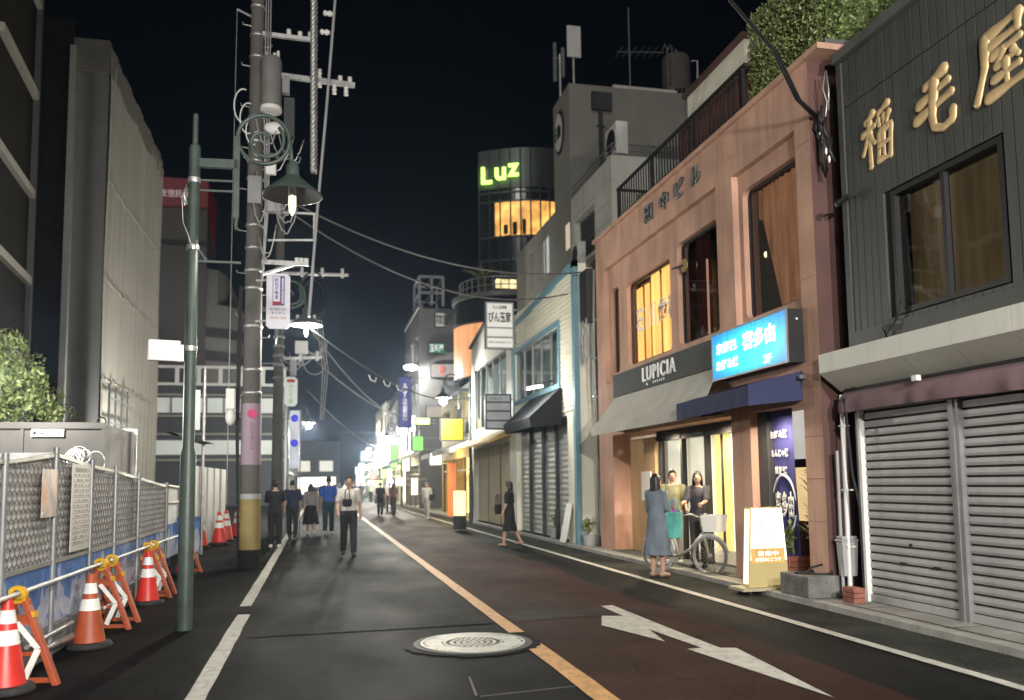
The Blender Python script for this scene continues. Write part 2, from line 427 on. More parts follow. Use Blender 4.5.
M_['clap'] = mat('cream_clapboard', (.74, .71, .59), .6, var=.06, dirt=.2, dscale=1.2, dirtcol=(.36, .34, .28))
M_['orange_plastic'] = mat('orange_plastic', (.36, .07, .025), .5, var=.2, scale=5, dirt=.55, dscale=5, dirtcol=(.16, .06, .03))
M_['red_plastic'] = mat('red_plastic', (.6, .03, .022), .4, var=.15, scale=4, dirt=.4, dscale=6, dirtcol=(.2, .04, .03))
M_['reflector'] = mat('white_reflective_band', (.78, .78, .74), .3, var=.12, scale=12, dirt=.45, dscale=7, dirtcol=(.3, .28, .25))
M_['yellow_plastic'] = mat('yellow_plastic', (.58, .33, .02), .45, var=.15, scale=8, dirt=.25, dscale=9, dirtcol=(.2, .12, .03))
M_['wood'] = mat('pale_wood', (.42, .27, .14), .6, var=.2, scale=4, stretch=(4, 4, .4))
M_['brick'] = mat('red_brick', (.24, .09, .065), .8, var=.3, scale=9, bump=.3)
M_['stone_block'] = mat('stone_block', (.13, .13, .125), .85, var=.35, scale=5, fine=.3, fscale=50, bump=.5, bscale=30)
M_['text_black'] = mat('black_lettering', (.015, .015, .015), .6)
M_['text_white'] = mat('white_lettering', (.82, .82, .8), .5, var=.05)
M_['glass'] = glass('window_glass')
M_['glass_dark'] = glass('dark_window_glass', (.5, .55, .55), .9, alpha=.4)
M_['win_dark'] = mat('dark_room', (.015, .016, .018), .25, spec=.6)
M_['leaf_a'] = mat('leaf_green', (.16, .2, .065), .5, var=.35, scale=9)
M_['leaf_b'] = mat('leaf_light', (.2, .24, .09), .5, var=.3, scale=9)
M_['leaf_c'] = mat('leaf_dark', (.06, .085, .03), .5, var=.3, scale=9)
M_['leafs'] = [M_['leaf_a'], M_['leaf_b'], M_['leaf_c']]
M_['bark'] = mat('bark', (.07, .055, .04), .9, var=.3, scale=12, bump=.6, bscale=30)
# ------------------------------------------------------------------ ground, road, paint
def sheet(name, x0, y0, x1, y1, z, m, label, cat):
    mb = MB(); mb.poly([(x0, y0, z), (x1, y0, z), (x1, y1, z), (x0, y1, z)])
    return struct(name, mb, m, label, cat)
def polysheet(name, pts, z, m, label, cat):
    mb = MB(); mb.poly([(p[0], p[1], z) for p in pts]); return struct(name, mb, m, label, cat)

sheet('ground', -600, -80, 600, 1500, 0, M_['asphalt'], 'dark asphalt ground of the shopping street', 'ground')
sheet('road_shoulder', 5.1, -6, 5.9, 130, .004, M_['asphalt_grey'], 'pale grey asphalt strip between white edge line and kerb', 'road shoulder')
sheet('road_verge', -2.6, -6, -1.02, 24, .004, M_['asphalt_dark'], 'dark fresh asphalt beside the construction fence', 'road shoulder')
# brown coloured lane with a slightly ragged outer edge
pts = [(2.1, -5)] + [(2.1, 75)] + [(4.15 + .05 * math.sin(y * .9) + RND.uniform(-.015, .015), y) for y in [75 - k * .8 for k in range(101)]]
polysheet('road_lane', pts[::-1], .004, M_['brown_lane'], 'dull brown coloured lane right of the orange centre line', 'road')
# darker seams
def band(y, x0, x1, w, z=.008):
    n = 24; a = [(x0 + (x1 - x0) * i / n, y + .12 * math.sin(i * .5) + RND.uniform(-.03, .03)) for i in range(n + 1)]
    return [(x, yy - w / 2 - RND.uniform(0, .04)) for x, yy in a] + [(x, yy + w / 2 + RND.uniform(0, .04)) for x, yy in a[::-1]]
chalk = mat('faded_chalk', (.11, .11, .1), .8, var=.3, scale=20)
polysheet('road_mark', [(1.15, 6.35), (1.2, 6.95), (1.185, 6.95), (1.13, 6.35)], .009, chalk, 'thin faded survey mark on the asphalt before the manhole', 'road marking')
polysheet('road_mark', [(1.16, 6.3), (1.93, 6.42), (1.93, 6.438), (1.16, 6.318)], .0095, chalk, 'thin faded survey line running to the orange line', 'road marking')
polysheet('road_patch', [(-.7, 9.35), (1.9, 9.5), (1.9, 10.35), (.4, 10.3), (-.7, 10.2)], .006, M_['asphalt_dark'], 'darker patched strip of asphalt behind the manhole', 'road patch')
polysheet('road_patch', [(2.14, 9.55), (3.9, 9.75), (3.9, 10.15), (2.14, 10.3)], .007, asphalt('patched_lane', (.026, .019, .017), .62), 'darker patch crossing the brown lane behind the arrow', 'road patch')
# paint
def line(x, y0, y1, w, m, name, label, z=.008):
    n = max(2, int((y1 - y0) / .5)); mb = MB()
    L = [(x - w / 2 + RND.uniform(-.006, .006), y0 + (y1 - y0) * i / n, z) for i in range(n + 1)]
    Rr = [(x + w / 2 + RND.uniform(-.006, .006), y0 + (y1 - y0) * i / n, z) for i in range(n + 1)]
    for i in range(n): mb.poly([L[i], Rr[i], Rr[i + 1], L[i + 1]])
    return struct(name, mb, m, label, 'road marking')
line(-.86, -5, 11.0, .15, M_['paint_white'], 'road_line', 'white edge line along the fence side, dash with a worn end')
line(-.9, 11.75, 70, .15, M_['paint_white'], 'road_line', 'white edge line receding past the utility poles')
line(2.02, -5, 8.18, .18, M_['paint_orange'], 'road_line', 'orange centre line nearer than the manhole')
line(2.02, 8.86, 80, .16, M_['paint_orange'], 'road_line', 'orange centre line receding from the manhole')
line(5.04, -5, 110, .12, M_['paint_white'], 'road_line', 'white edge line along the lit shops', z=.012)
arrow = [(3.32, 7.53), (3.47, 7.54), (3.39, 8.55), (3.27, 7.93), (2.99, 8.92), (3.17, 9.46), (3.42, 9.5), (3.46, 10.4), (3.61, 10.45),
         (3.6, 8.78), (3.63, 8.25), (3.63, 7.49), (3.77, 7.45), (3.57, 5.6)]
polysheet('road_arrow', [(3.32, 7.53), (3.57, 5.6), (3.77, 7.45), (3.63, 7.49), (3.61, 8.4), (3.6, 10.4), (3.44, 10.36), (3.43, 9.55), (3.2, 9.62), (2.99, 9.0), (3.27, 7.93), (3.38, 8.62), (3.47, 7.54)],
          .012, M_['paint_white'], 'white turn arrow painted on the brown lane', 'road marking')

# manhole cover
mh = thing('manhole_cover', 'round patterned pale iron manhole cover beside the orange line', 'manhole cover', (1.48, 8.4, 0))
iron = mat('worn_iron', (.42, .41, .36), .45, metal=.35, var=.15, scale=6, dirt=.3, dscale=8, dirtcol=(.12, .12, .11))
irond = mat('dark_iron', (.05, .05, .048), .6, metal=.3, var=.2, scale=9)
def disc(z, r, n=56): return [(1.48 + r * math.cos(2 * PI * k / n), 8.4 + r * math.sin(2 * PI * k / n), z) for k in range(n)]
MB().poly([(x + (RND.uniform(-.03, .03)), y + RND.uniform(-.03, .03), .0085) for x, y, z in disc(0, .66)]).build('surround', M_['asphalt_dark'], mh)
mb = MB(); mb.rings([disc(.0, .575), disc(.013, .575), disc(.013, .515), disc(.004, .515)], True, False); mb.build('frame', irond, mh)
MB().poly(disc(.011, .51)).build('lid', irond, mh)
mb = MB()
def stud(x, y, a, l, w): mb.obox((1.48 + x, 8.4 + y, .0145), (math.cos(a), math.sin(a), 0), (-math.sin(a), math.cos(a), 0), (0, 0, 1), l, w, .0035)
for r0, r1 in ((.485, .508), (.268, .285)):
    mb.rings([disc(.011, r1), disc(.0185, r1), disc(.0185, r0), disc(.011, r0)], True, False)
for i in range(-15, 16):
    for j in range(-8, 9):
        x, y = j * .058 + (.029 if i % 2 else 0), i * .032
        r = math.hypot(x, y)
        if .3 < r < .468: stud(x, y, 0, .0245, .0115)
for ring_r, k in ((.09, 10), (.15, 16), (.21, 22)):
    for q in range(k): stud(ring_r * math.cos(2 * PI * q / k), ring_r * math.sin(2 * PI * q / k), 2 * PI * q / k + PI / 2, .019, .015)
for a in (0, PI / 2): stud(0, 0, a, .05, .012)
mb.build('raised_pattern', iron, mh)

# kerb and pavement on the shop side
mb = MB()
y = -6.
while y < 130:
    L = .6 if y < 30 else 4
    mb.box(5.88, y + .004, 0, 6.02, y + L - .004, .075 + RND.uniform(-.004, .004)); y += L
struct('kerb', mb, M_['kerb'], 'low worn stone kerb along the shop side', 'kerb')
mb = MB(); mb.box(6.02, -6, 0, 7.4, 130, .07)
struct('pavement', mb, M_['concrete'], 'narrow concrete pavement in front of the shops', 'pavement')
mb = MB()
for y in [k * 1.4 - 5.1 for k in range(30)]: mb.box(6.021, y, .0702, 6.5, y + .012, .0715)
mb.box(6.1, -6, .0702, 6.13, 9.3, .0722)
struct('pavement_joint', mb, M_['asphalt_dark'], 'dark joints across the concrete pavement', 'pavement')
# ------------------------------------------------------------------ dark shop house with gold characters
sh = thing('shop_house', 'dark panelled shop house with gold characters above closed steel shutters', 'building', (6.5, 6.5, 0))
mb = MB()
wall_holes(mb, 'x', 6.52, 2.5, 9.42, .07, 6.9, [(6.91, 8.53, 3.46, 4.84), (2.5, 9.4, .07, 2.5)], .2)
mb.poly([(6.52, 9.42, .07), (14, 9.42, .07), (14, 9.42, 6.9), (6.52, 9.42, 6.9)]); mb.poly([(6.52, 2.5, .07), (14, 2.5, .07), (14, 2.5, 6.9), (6.52, 2.5, 6.9)])
mb.poly([(6.52, 2.5, 6.9), (14, 2.5, 6.9), (14, 9.42, 6.9), (6.52, 9.42, 6.9)])
mb.poly([(6.95, 2.5, .07), (6.95, 9.42, .07), (6.95, 9.42, 2.55), (6.95, 2.5, 2.55)])
mb.build('wall', M_['siding_gap'], sh)
mb = MB()
y = 9.34; k = 0
while y > 2.6:
    wd = RND.choice((.125, .125, .14)); y1 = y - wd; d = RND.uniform(0, .004)
    zs = [(3.36, 6.22), (6.235, 6.84)]
    hit = y > 6.9 and y1 < 8.54
    for a, b in zs:
        if hit and a < 4.9:
            for c, e in ((3.36, 3.4), (4.9, 6.22)): mb.box(6.485 - d, y1 + .014, c, 6.52, y, e)
        else: mb.box(6.485 - d, y1 + .014, a, 6.52, y, b)
    y = y1
mb.build('siding', M_['siding'], sh)
mb = MB()
mb.box(6.46, 9.355, 2.66, 6.56, 9.45, 6.84); mb.box(6.455, 2.5, 3.13, 6.52, 9.35, 3.35)
mb.build('trim', M_['siding'], sh)
mb = MB(); mb.box(6.41, 2.5, 6.86, 6.62, 9.47, 6.9); mb.box(6.43, 2.5, 6.905, 6.62, 9.46, 7.0)
mb.build('roof_coping', M_['coping'], sh)
# window
fr = frame_x(MB(), 6.49, 6.88, 8.56, 3.42, 4.88, .06, .1); fr.box(6.5, 7.70, 3.48, 6.57, 7.755, 4.82)
fr = fr.build('window', M_['black'], sh)
MB().pane(6.56, 7.755, 3.48, 6.566, 8.5, 4.82).build('pane', M_['glass'], fr)
MB().pane(6.555, 6.94, 3.48, 6.561, 7.7, 4.82).build('pane', M_['glass'], fr)
cur = mat('brown_curtain', (.2, .135, .07), .9, var=.15, scale=2, stretch=(1, 3, .3))
glowcur = emit('curtain_lamp_glow', (.5, .33, .16), .17, var=.5, scale=1.2, stretch=(1, 1.5, .5), base=(.16, .11, .06))
mb = MB(); mb.grid(lambda u, v: (6.75 + .02 * math.sin(u * 60), 6.8 + 1.8 * u, 3.4 + 1.5 * v), 90, 1); mb.build('curtain', glowcur, fr, smooth=True)
MB().box(6.58, 6.86, 3.3, 6.9, 8.6, 3.42).build('sill', M_['black'], fr)
# gold characters as raised brush strokes
def brush(name, strokes, yc, zc, W, H):
    m = MB()
    for pts, r in strokes:
        P = [Vector((6.44, yc - (x - .5) * W, zc + (z - .5) * H)) for x, z in pts]
        # resample with a swelling radius
        Q = []; Rr = []
        n = max(6, int(sum((P[i + 1] - P[i]).length for i in range(len(P) - 1)) / .018))
        segs = [(P[i + 1] - P[i]).length for i in range(len(P) - 1)]; tot = sum(segs)
        for k in range(n + 1):
            t = k / n * tot; i = 0
            while i < len(segs) - 1 and t > segs[i]: t -= segs[i]; i += 1
            Q.append(P[i].lerp(P[i + 1], min(1, t / segs[i])))
            s = k / n; Rr.append(1.3 * r * (1.05 - .28 * s + .14 * math.sin(PI * 2 * s + .8)) if len(P) > 1 else r)
        rr = [Q[0]] + Q + [Q[-1]]
        d0 = (Q[1] - Q[0]).normalized(); d1 = (Q[-1] - Q[-2]).normalized()
        Q = [Q[0] - d0 * Rr[0] * .6] + Q + [Q[-1] + d1 * Rr[-1] * .6]; Rr = [Rr[0] * .45] + Rr + [Rr[-1] * .35]
        b0 = len(m.v); m.tube(Q, Rr, 10)
        for i in range(b0, len(m.v)):
            x, yy, z = m.v[i]; m.v[i] = (6.474 + (x - 6.44) * .36 - .0012 * (len(m.f) % 7), yy, z)
    return m.build(name, M_['gold'], sh, smooth=True)
# rice (left), hair (middle), roof (right)
brush('gold_character', [([(.42, .98), (.12, .86)], .04), ([(.02, .66), (.46, .74)], .036), ([(.26, .86), (.26, .02)], .04), ([(.24, .62), (.02, .3)], .032), ([(.29, .58), (.44, .42)], .032),
      ([(.92, 1.0), (.56, .9)], .036), ([(.56, .82), (.6, .68)], .032), ([(.74, .84), (.74, .7)], .032), ([(.94, .84), (.84, .68)], .032),
      ([(.6, .56), (.52, .04)], .036), ([(.6, .56), (.96, .6), (.9, .04)], .038), ([(.56, .32), (.92, .34)], .03), ([(.53, .08), (.92, .06)], .034), ([(.72, .56), (.72, .1)], .028)], 8.72, 5.6, .56, .68)
brush('gold_character', [([(.84, .98), (.3, .84)], .05), ([(.1, .6), (.92, .76)], .044), ([(.02, .36), (.98, .54)], .046), ([(.56, .9), (.46, .3), (.5, .1), (.72, .02), (.96, .08), (.98, .26)], .05)], 7.75, 5.58, .6, .66)
brush('gold_character', [([(.26, .9), (.9, 1.0)], .046), ([(.9, 1.0), (.86, .78)], .046), ([(.26, .74), (.88, .8)], .04), ([(.26, .92), (.22, .5), (.02, .04)], .046),
      ([(.36, .58), (.92, .66)], .038), ([(.6, .62), (.42, .42)], .032), ([(.42, .42), (.82, .48)], .034), ([(.74, .56), (.86, .42)], .032), ([(.36, .25), (.88, .31)], .036), ([(.62, .45), (.62, .1)], .036), ([(.24, .03), (1.0, .12)], .044)], 6.82, 5.62, .66, .72)
# fascia with sloped soffit
mb = MB(); y = 9.72
while y > 2.6:
    y1 = y - .78
    mb.prism([(6.2, y, 3.12), (6.2, y, 2.885), (6.2, y1 + .008, 2.885), (6.2, y1 + .008, 3.12)], (.012, 0, 0))
    y = y1
mb.build('fascia', M_['cream_panel'], sh)
mb = MB(); y = 9.72
while y > 2.6:
    y1 = y - .78
    mb.prism([(6.2, y, 2.88), (6.49, y, 2.655), (6.49, y1 + .008, 2.655), (6.2, y1 + .008, 2.88)], (.004, 0, .012)); y = y1
mb.prism([(6.213, 9.715, 3.11), (6.213, 9.715, 2.886), (6.49, 9.715, 2.672), (6.49, 9.715, 3.11)], (0, .006, 0))
mb.build('soffit', M_['cream_panel'], sh)
MB().prism([(6.215, 9.71, 3.1), (6.215, 9.71, 2.89), (6.49, 9.71, 2.69), (6.49, 9.71, 3.1)], (0, -7, 0)).build('fascia_core', M_['siding_gap'], sh)
# canvas pelmet
def pel(u, v):
    yy = 9.56 - 7 * u; bulge = .03 * math.sin(v * PI) + .012 * math.sin(u * 70 + 2 * math.sin(u * 31)) * v
    return (6.44 - .10 * v ** .6 - bulge, yy, 2.63 - .27 * v + .012 * math.sin(u * 9) * v)
mb = MB(); mb.grid(pel, 160, 7); aw = mb.build('awning', M_['mauve'], sh, smooth=True)
MB().cyl((6.46, 9.58, 2.64), (6.46, 2.6, 2.64), .03).build('roller', M_['black'], aw)
for a in (8.05, 5.9): MB().box(6.30, a, 2.60, 6.36, a + .08, 2.66).build('bracket', M_['white_plastic'], aw)
# shutters
shutter_lap = mat('shaded_shutter_lap', (.07, .068, .066), .7, var=.3, scale=3)  # groove shade put into the colour of the lap faces
def shutter(y0, y1, label, hy):
    m = MB(); prof = []
    z = .16; n = 0
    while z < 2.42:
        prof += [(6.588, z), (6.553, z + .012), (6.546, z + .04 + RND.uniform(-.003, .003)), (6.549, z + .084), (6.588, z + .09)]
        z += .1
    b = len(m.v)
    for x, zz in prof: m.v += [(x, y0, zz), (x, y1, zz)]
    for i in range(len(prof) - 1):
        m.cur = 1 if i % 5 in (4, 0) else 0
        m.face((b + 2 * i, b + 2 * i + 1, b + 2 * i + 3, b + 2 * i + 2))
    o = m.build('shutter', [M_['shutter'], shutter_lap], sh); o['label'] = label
    MB().box(6.53, y0, .075, 6.57, y1, .16).build('bottom_rail', M_['shutter'], o)
    for q in hy: MB().box(6.538, q - .05, .56, 6.552, q + .05, .585).build('handle', M_['black'], o)
    MB().box(6.535, (y0 + y1) / 2 - .02, .78, 6.551, (y0 + y1) / 2 + .02, .81).build('lock', M_['black'], o)
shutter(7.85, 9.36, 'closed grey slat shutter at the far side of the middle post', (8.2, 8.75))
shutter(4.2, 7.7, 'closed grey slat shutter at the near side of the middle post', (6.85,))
mb = MB(); mb.box(6.5, 7.7, .07, 6.575, 7.85, 2.46); mb.box(6.485, 7.755, .07, 6.5, 7.795, 2.46); mb.build('shutter_post', M_['grey_metal'], sh)
mb = MB(); mb.box(6.49, 9.36, .07, 6.56, 9.42, 2.64); mb.build('door_jamb', M_['white_plastic'], sh)
MB().tube([(6.36, 9.66, 1.9), (6.36, 9.66, .1)], .02, 10).build('downpipe', M_['grey_plastic'], sh, smooth=True, auto=40)
mb = MB(); mb.tube([(6.42, 9.6, 2.6), (6.42, 9.6, .16)], .03, 12)
for z in (2.2, 1.4, .7): mb.box(6.38, 9.56, z, 6.5, 9.64, z + .02)
mb.build('downpipe', M_['white_plastic'], sh, smooth=True, auto=40)
mb = MB(); mb.tube([(6.34, 9.42, 2.55), (6.36, 9.36, 1.6), (6.4, 9.3, 1.2), (6.4, 9.3, .2)], .014, 8); mb.tube([(6.4, 9.3, 2.4), (6.4, 9.3, 1.2)], .012, 8)
mb.build('crank_rod', M_['black'], sh)
mb = MB()
for i in range(3):
    for j in range(2): mb.box(6.2 + .005, 9.22 + j * .115, .072 + i * .062, 6.36, 9.22 + j * .115 + .108, .072 + i * .062 + .056)
tag(mb.build('brick_pile', M_['brick'], bevel=.004), 'small stack of dark red bricks at the shutter corner', 'bricks')
# spotlight on the siding
sp = thing('wall_spotlight', 'small black and white spotlight clamped on the dark siding', 'lamp', (6.45, 9.1, 5.0))
MB().tube([(6.48, 9.0, 5.08), (6.36, 9.12, 5.0), (6.3, 9.22, 4.98)], .014, 8).build('arm', M_['black'], sp)
MB().tube([(6.33, 9.12, 5.01), (6.3, 9.3, 4.97)], [.03, .045], 12).build('head', M_['black'], sp, smooth=True, auto=40)
MB().ell((6.3, 9.31, 4.968), .038, .02, .038).build('lens', M_['white_plastic'], sp, smooth=True)
mb = MB()
for k in range(3): mb.tube([(6.44, 8.72 - .03 * k, 3.14), (6.38, 8.6 + .04 * k, 3.22 + .04 * k), (6.4, 8.5, 3.3), (6.45, 8.45 - .05 * k, 3.5 + .05 * k)], .009, 6)
tag(mb.build('cable_loop', M_['black'], smooth=True), 'black cable loops lying on the white fascia under the window', 'cable')
# ------------------------------------------------------------------ pink stucco building
pk = thing('pink_building', 'pink stucco two storey building with a roof balustrade and lit shop front', 'building', (6.3, 14, 0))
W1, W2, W3, W4 = (17.62, 18.12, 3.93, 5.84), (14.8, 17.12, 3.98, 5.74), (12.82, 14.46, 3.99, 5.88), (10.36, 11.93, 4.0, 6.02)
mb = MB()
# front layer: piers and bands
wall_holes(mb, 'x', 6.3, 9.85, 18.85, 2.55, 7.1, [(12.62, 18.3, 3.72, 6.34), (10.22, 12.06, 3.72, 6.3)], .11)
# recessed layer with the windows
wall_holes(mb, 'x', 6.41, 12.6, 18.32, 3.7, 6.36, [W1, W2, W3], .16)
wall_holes(mb, 'x', 6.41, 10.2, 12.08, 3.7, 6.32, [W4], .16)
mb.poly([(6.3, 18.85, .07), (12, 18.85, .07), (12, 18.85, 7.1), (6.3, 18.85, 7.1)])
mb.poly([(6.3, 9.85, 7.1), (12, 9.85, 7.1), (12, 18.85, 7.1), (6.3, 18.85, 7.1)])
mb.poly([(6.3, 9.85, 2.55), (7.3, 9.85, 2.55), (7.3, 18.85, 2.55), (6.3, 18.85, 2.55)])
mb.build('wall', M_['pink'], pk)
# rounded window corners
def fillets(m, x, w, r=.13, d=.15, only=None):
    y0, y1, z0, z1 = w
    for cy_, cz_, sy, sz in ((y0, z0, 1, 1), (y1, z0, -1, 1), (y0, z1, 1, -1), (y1, z1, -1, -1))[only:only + 1]:
        pts = [(x, cy_, cz_)] + [(x, cy_ + sy * (r - r * math.sin(a)), cz_ + sz * (r - r * math.cos(a))) for a in [PI / 2 * k / 6 for k in range(7)]]
        m.prism(pts, (d, 0, 0))
for wv in (W1, W2, W3, W4):
    for c in range(4): mb = MB(); fillets(mb, 6.412, wv, only=c); mb.build('window_corner', M_['pink'], pk)
mb = MB(); mb.poly([(6.3, 9.85, .07), (12, 9.85, .07), (12, 9.85, 7.1), (6.3, 9.85, 7.1)]); mb.build('side_wall', M_['pink_dark'], pk)  # same pink stucco, darkened in colour for its shade
for y0, y1, z0 in ((9.85, 10.28, .3), (11.75, 12.35, .07), (17.92, 18.85, .07)):
    MB().box(6.302, y0 + .002, z0, 6.72, y1, 2.56).build('pier', M_['pink'], pk)
mb = MB(); mb.box(6.24, 9.5, 7.1, 12, 18.9, 7.18); mb.build('cornice', M_['pink'], pk)
mb = MB(); mb.box(6.36, 9.5, 7.18, 6.9, 9.7, 7.24); mb.build('coping_slab', M_['coping'], pk)
mb = MB()
for z in (6.02, 4.2, 2.9): mb.box(6.298, 9.86, z, 6.3, 10.2, z + .006)
for z in (1.0, 1.55, 2.1): mb.box(6.3, 9.86, z, 6.302, 10.28, z + .006)
mb.build('joint', M_['pink_dark'], pk)
# windows
gold_lit = emit('amber_blind', (1.0, .46, .12), 2.8, var=.3, scale=1.6, stretch=(1, 2.6, .4))
def window(wv, label=None, fill=None):
    y0, y1, z0, z1 = wv
    f = frame_x(MB(), 6.5, y0, y1, z0, z1, .045, .05).build('window', M_['black'], pk)
    if label: f['label'] = label
    MB().pane(6.52, y0 + .03, z0 + .03, 6.526, y1 - .03, z1 - .03).build('pane', M_['glass'], f)
    return f
f = window(W1, 'narrow amber lit window at the far end')
mb = MB(); mb.grid(lambda u, v: (6.62 + .012 * math.sin(u * 12), W1[0] + (W1[1] - W1[0]) * (.0 + .6 * u), W1[2] + (W1[3] - W1[2]) * v), 12, 1); mb.build('blind', gold_lit, f)
MB().poly([(6.8, W1[0], W1[2]), (6.8, W1[1], W1[2]), (6.8, W1[1], W1[3]), (6.8, W1[0], W1[3])]).build('room', M_['win_dark'], f)
f = window(W2, 'wide amber lit window with white characters')
for a, b in ((14.8, 15.12), (15.2, 15.72), (15.8, 16.28), (16.34, 16.62), (16.72, 17.1)):
    mb = MB(); mb.grid(lambda u, v: (6.62 + .012 * math.sin(u * 20), a + (b - a) * u, W2[2] + (W2[3] - W2[2] - (.12 if b > 16.3 else .0)) * v), 14, 1); mb.build('blind', gold_lit, f)
MB().poly([(6.72, W2[0], W2[2]), (6.72, W2[1], W2[2]), (6.72, W2[1], W2[3]), (6.72, W2[0], W2[3])]).build('room', emit('dim_amber_room', (.5, .25, .08), .22, base=(.2, .12, .06)), f)
for ch, yc in (('石', 16.62), ('川', 15.98), ('歯', 15.42), ('科', 14.95)):
    lettering('lettering', ch, (6.505, yc, 4.86 + .0 * yc), .42, .5, M_['text_white'], f, off=.02, depth=.004)
f = window(W3, 'dark window with a dull red curtain and round lamp')
redc = mat('red_curtain', (.16, .03, .025), .8, var=.25, scale=3, stretch=(1, 4, .3))
mb = MB(); mb.grid(lambda u, v: (6.64 + .02 * math.sin(u * 30), 13.55 + .55 * u, W3[2] + (W3[3] - W3[2]) * v), 30, 1); mb.build('curtain', redc, f, smooth=True)
MB().poly([(6.9, W3[0], W3[2]), (6.9, W3[1], W3[2]), (6.9, W3[1], W3[3]), (6.9, W3[0], W3[3])]).build('room', M_['win_dark'], f)
mb = MB(); mb.lathe([(.0, 0), (.12, .02), (.12, .05), (.02, .05)], (0, 0, 0), 20)
mb.v = [(6.46 - z, 14.18 + x, 5.42 + y) for x, y, z in mb.v]; mb.build('round_lamp', mat('brass', (.5, .36, .2), .35, metal=.7), f, smooth=True, auto=40)
MB().tube([(6.42, 14.2, 5.43), (6.3, 14.45, 5.42)], .018, 8).build('lamp_arm', M_['black'], f)
MB().tube([(6.6, 13.62, 4.05), (6.6, 13.62, 5.4)], .02, 8).build('lamp_tube', emit('warm_tube', (1, .55, .35), .7), f)
f = window(W4, 'large window with a brown curtain drawn behind it')
brc = emit('brown_lit_curtain', (.45, .2, .1), .62, var=.45, scale=2, stretch=(1, 5, .5), base=(.2, .1, .06))
mb = MB(); mb.grid(lambda u, v: (6.66 + .025 * math.sin(u * 70 + 2 * math.sin(u * 9)), W4[0] + (W4[1] - W4[0]) * u, W4[2] + (W4[3] - W4[2]) * v), 120, 1); mb.build('curtain', brc, f, smooth=True)
MB().ell((6.6, 11.62, 4.95), .03, .03, .05).build('lamp', emit('warm_bulb', (1, .8, .5), 3.), f, smooth=True)
mb = MB(); mb.prism([(6.6, 11.9, 4.0), (6.6, 11.2, 4.0), (6.6, 11.68, 5.5), (6.6, 11.9, 5.6)], (.01, 0, 0)); mb.build('side_curtain', mat('dark_curtain', (.07, .05, .04), .9, var=.3, stretch=(1, 6, .5)), f)
# raised building name
for ch, yc in (('田', 15.45), ('中', 14.68), ('ビ', 13.98), ('ル', 13.3)):
    lettering('lettering', ch, (6.3, yc, 6.78), .36, .32, M_['coping'], pk, off=.012, depth=.05)
# sign panel of the tea shop
sp = MB().box(6.265, 12.72, 3.37, 6.3, 17.7, 3.85).build('sign_panel', M_['stone_panel'], pk)
lettering('lettering', 'LUPICIA', (6.265, 15.12, 3.64), 1.6, .28, M_['text_white'], sp, depth=.03, space=1.22)
mb = MB()
for k in range(6): mb.box(6.258, 14.86 + k * .105, 3.42, 6.265, 14.9 + k * .105, 3.465)
mb.box(6.258, 15.7, 3.415, 6.265, 15.76, 3.465); mb.build('small_print', M_['galv'], sp)
# grey canvas awning
mb = MB()
A = lambda y, z, x: (x, y, z)
mb.grid(lambda u, v: (6.29 - .67 * v, (17.7 - 5.0 * u) * (1 - v) + (17.3 - 5.35 * u) * v, 3.36 - .70 * v - .035 * math.sin(PI * v) + .01 * math.sin(u * 44 + v * 5) * math.sin(PI * v) - .02 * math.sin(PI * ((u * 4) % 1)) * v), 100, 8)
mb.prism([(6.29, 17.7, 3.34), (5.63, 17.3, 2.64), (6.29, 17.3, 2.62)], (0, -.01, 0))
aw = mb.build('awning', M_['canvas'], pk)
mb = MB(); mb.grid(lambda u, v: (5.618 + .006 * math.sin(u * 90), 17.3 - 5.3 * u, 2.67 - .16 * v), 100, 2); mb.build('valance', M_['canvas'], aw, smooth=True)
mb = MB(); mb.bar((6.29, 17.25, 2.62), (5.64, 17.25, 2.6), .03); mb.bar((5.65, 17.28, 2.61), (5.65, 12, 2.61), .03); mb.build('awning_frame', M_['grey_metal'], aw)
# navy awning
mb = MB()
mb.poly([(6.295, 10.29, 2.99), (6.295, 12.62, 2.99), (5.52, 12.62, 2.75), (5.5, 10.28, 2.80)])
mb.grid(lambda u, v: (5.505 + .006 * math.sin(u * 40) * v, 10.28 + 2.34 * u, 2.785 - .03 * u - .26 * v), 40, 3)
mb.poly([(6.295, 10.28, 2.99), (5.5, 10.28, 2.80), (5.5, 10.28, 2.52), (6.295, 10.28, 2.6)])
mb.poly([(6.295, 12.62, 2.99), (5.52, 12.62, 2.75), (5.52, 12.62, 2.5), (6.295, 12.62, 2.6)])
nav = mb.build('awning', M_['navy'], pk)
mb = MB(); mb.cyl((6.32, 10.2, 2.9), (6.2, 10.2, 2.9), .03); mb.bar((5.55, 10.35, 2.55), (6.29, 10.35, 2.62), .025); mb.build('awning_bracket', M_['grey_metal'], nav)
# shop interior
warm_panel = emit('lit_screen', (1, .9, .7), 1.4, var=.2, scale=1.5)
mb = MB(); mb.box(7.05, 9.9, .07, 7.08, 18.85, 2.56); mb.build('shop_back_wall', emit('cream_interior', (1, .84, .6), .35, var=.3, base=(.5, .45, .36)), pk)
mb = MB(); mb.box(6.7, 16.5, .07, 6.75, 17.92, 2.45); mb.build('wood_panel', M_['wood'], pk)
MB().box(6.68, 16.72, 1.15, 6.7, 17.25, 1.75).build('notice_board', M_['white_plastic'], pk)
mb = MB()
for y in (16.32, 15.25, 14.2, 12.42): mb.box(6.74, y, .07, 6.84, y + .085, 2.45)
mb.box(6.74, 12.35, 2.35, 6.84, 16.5, 2.55); mb.build('shop_frame', M_['black'], pk)
mb = MB(); mb.box(6.9, 15.4, .25, 6.92, 16.3, 2.35); mb.box(6.9, 14.35, .25, 6.92, 15.22, 2.35); mb.build('lit_screen', warm_panel, pk)
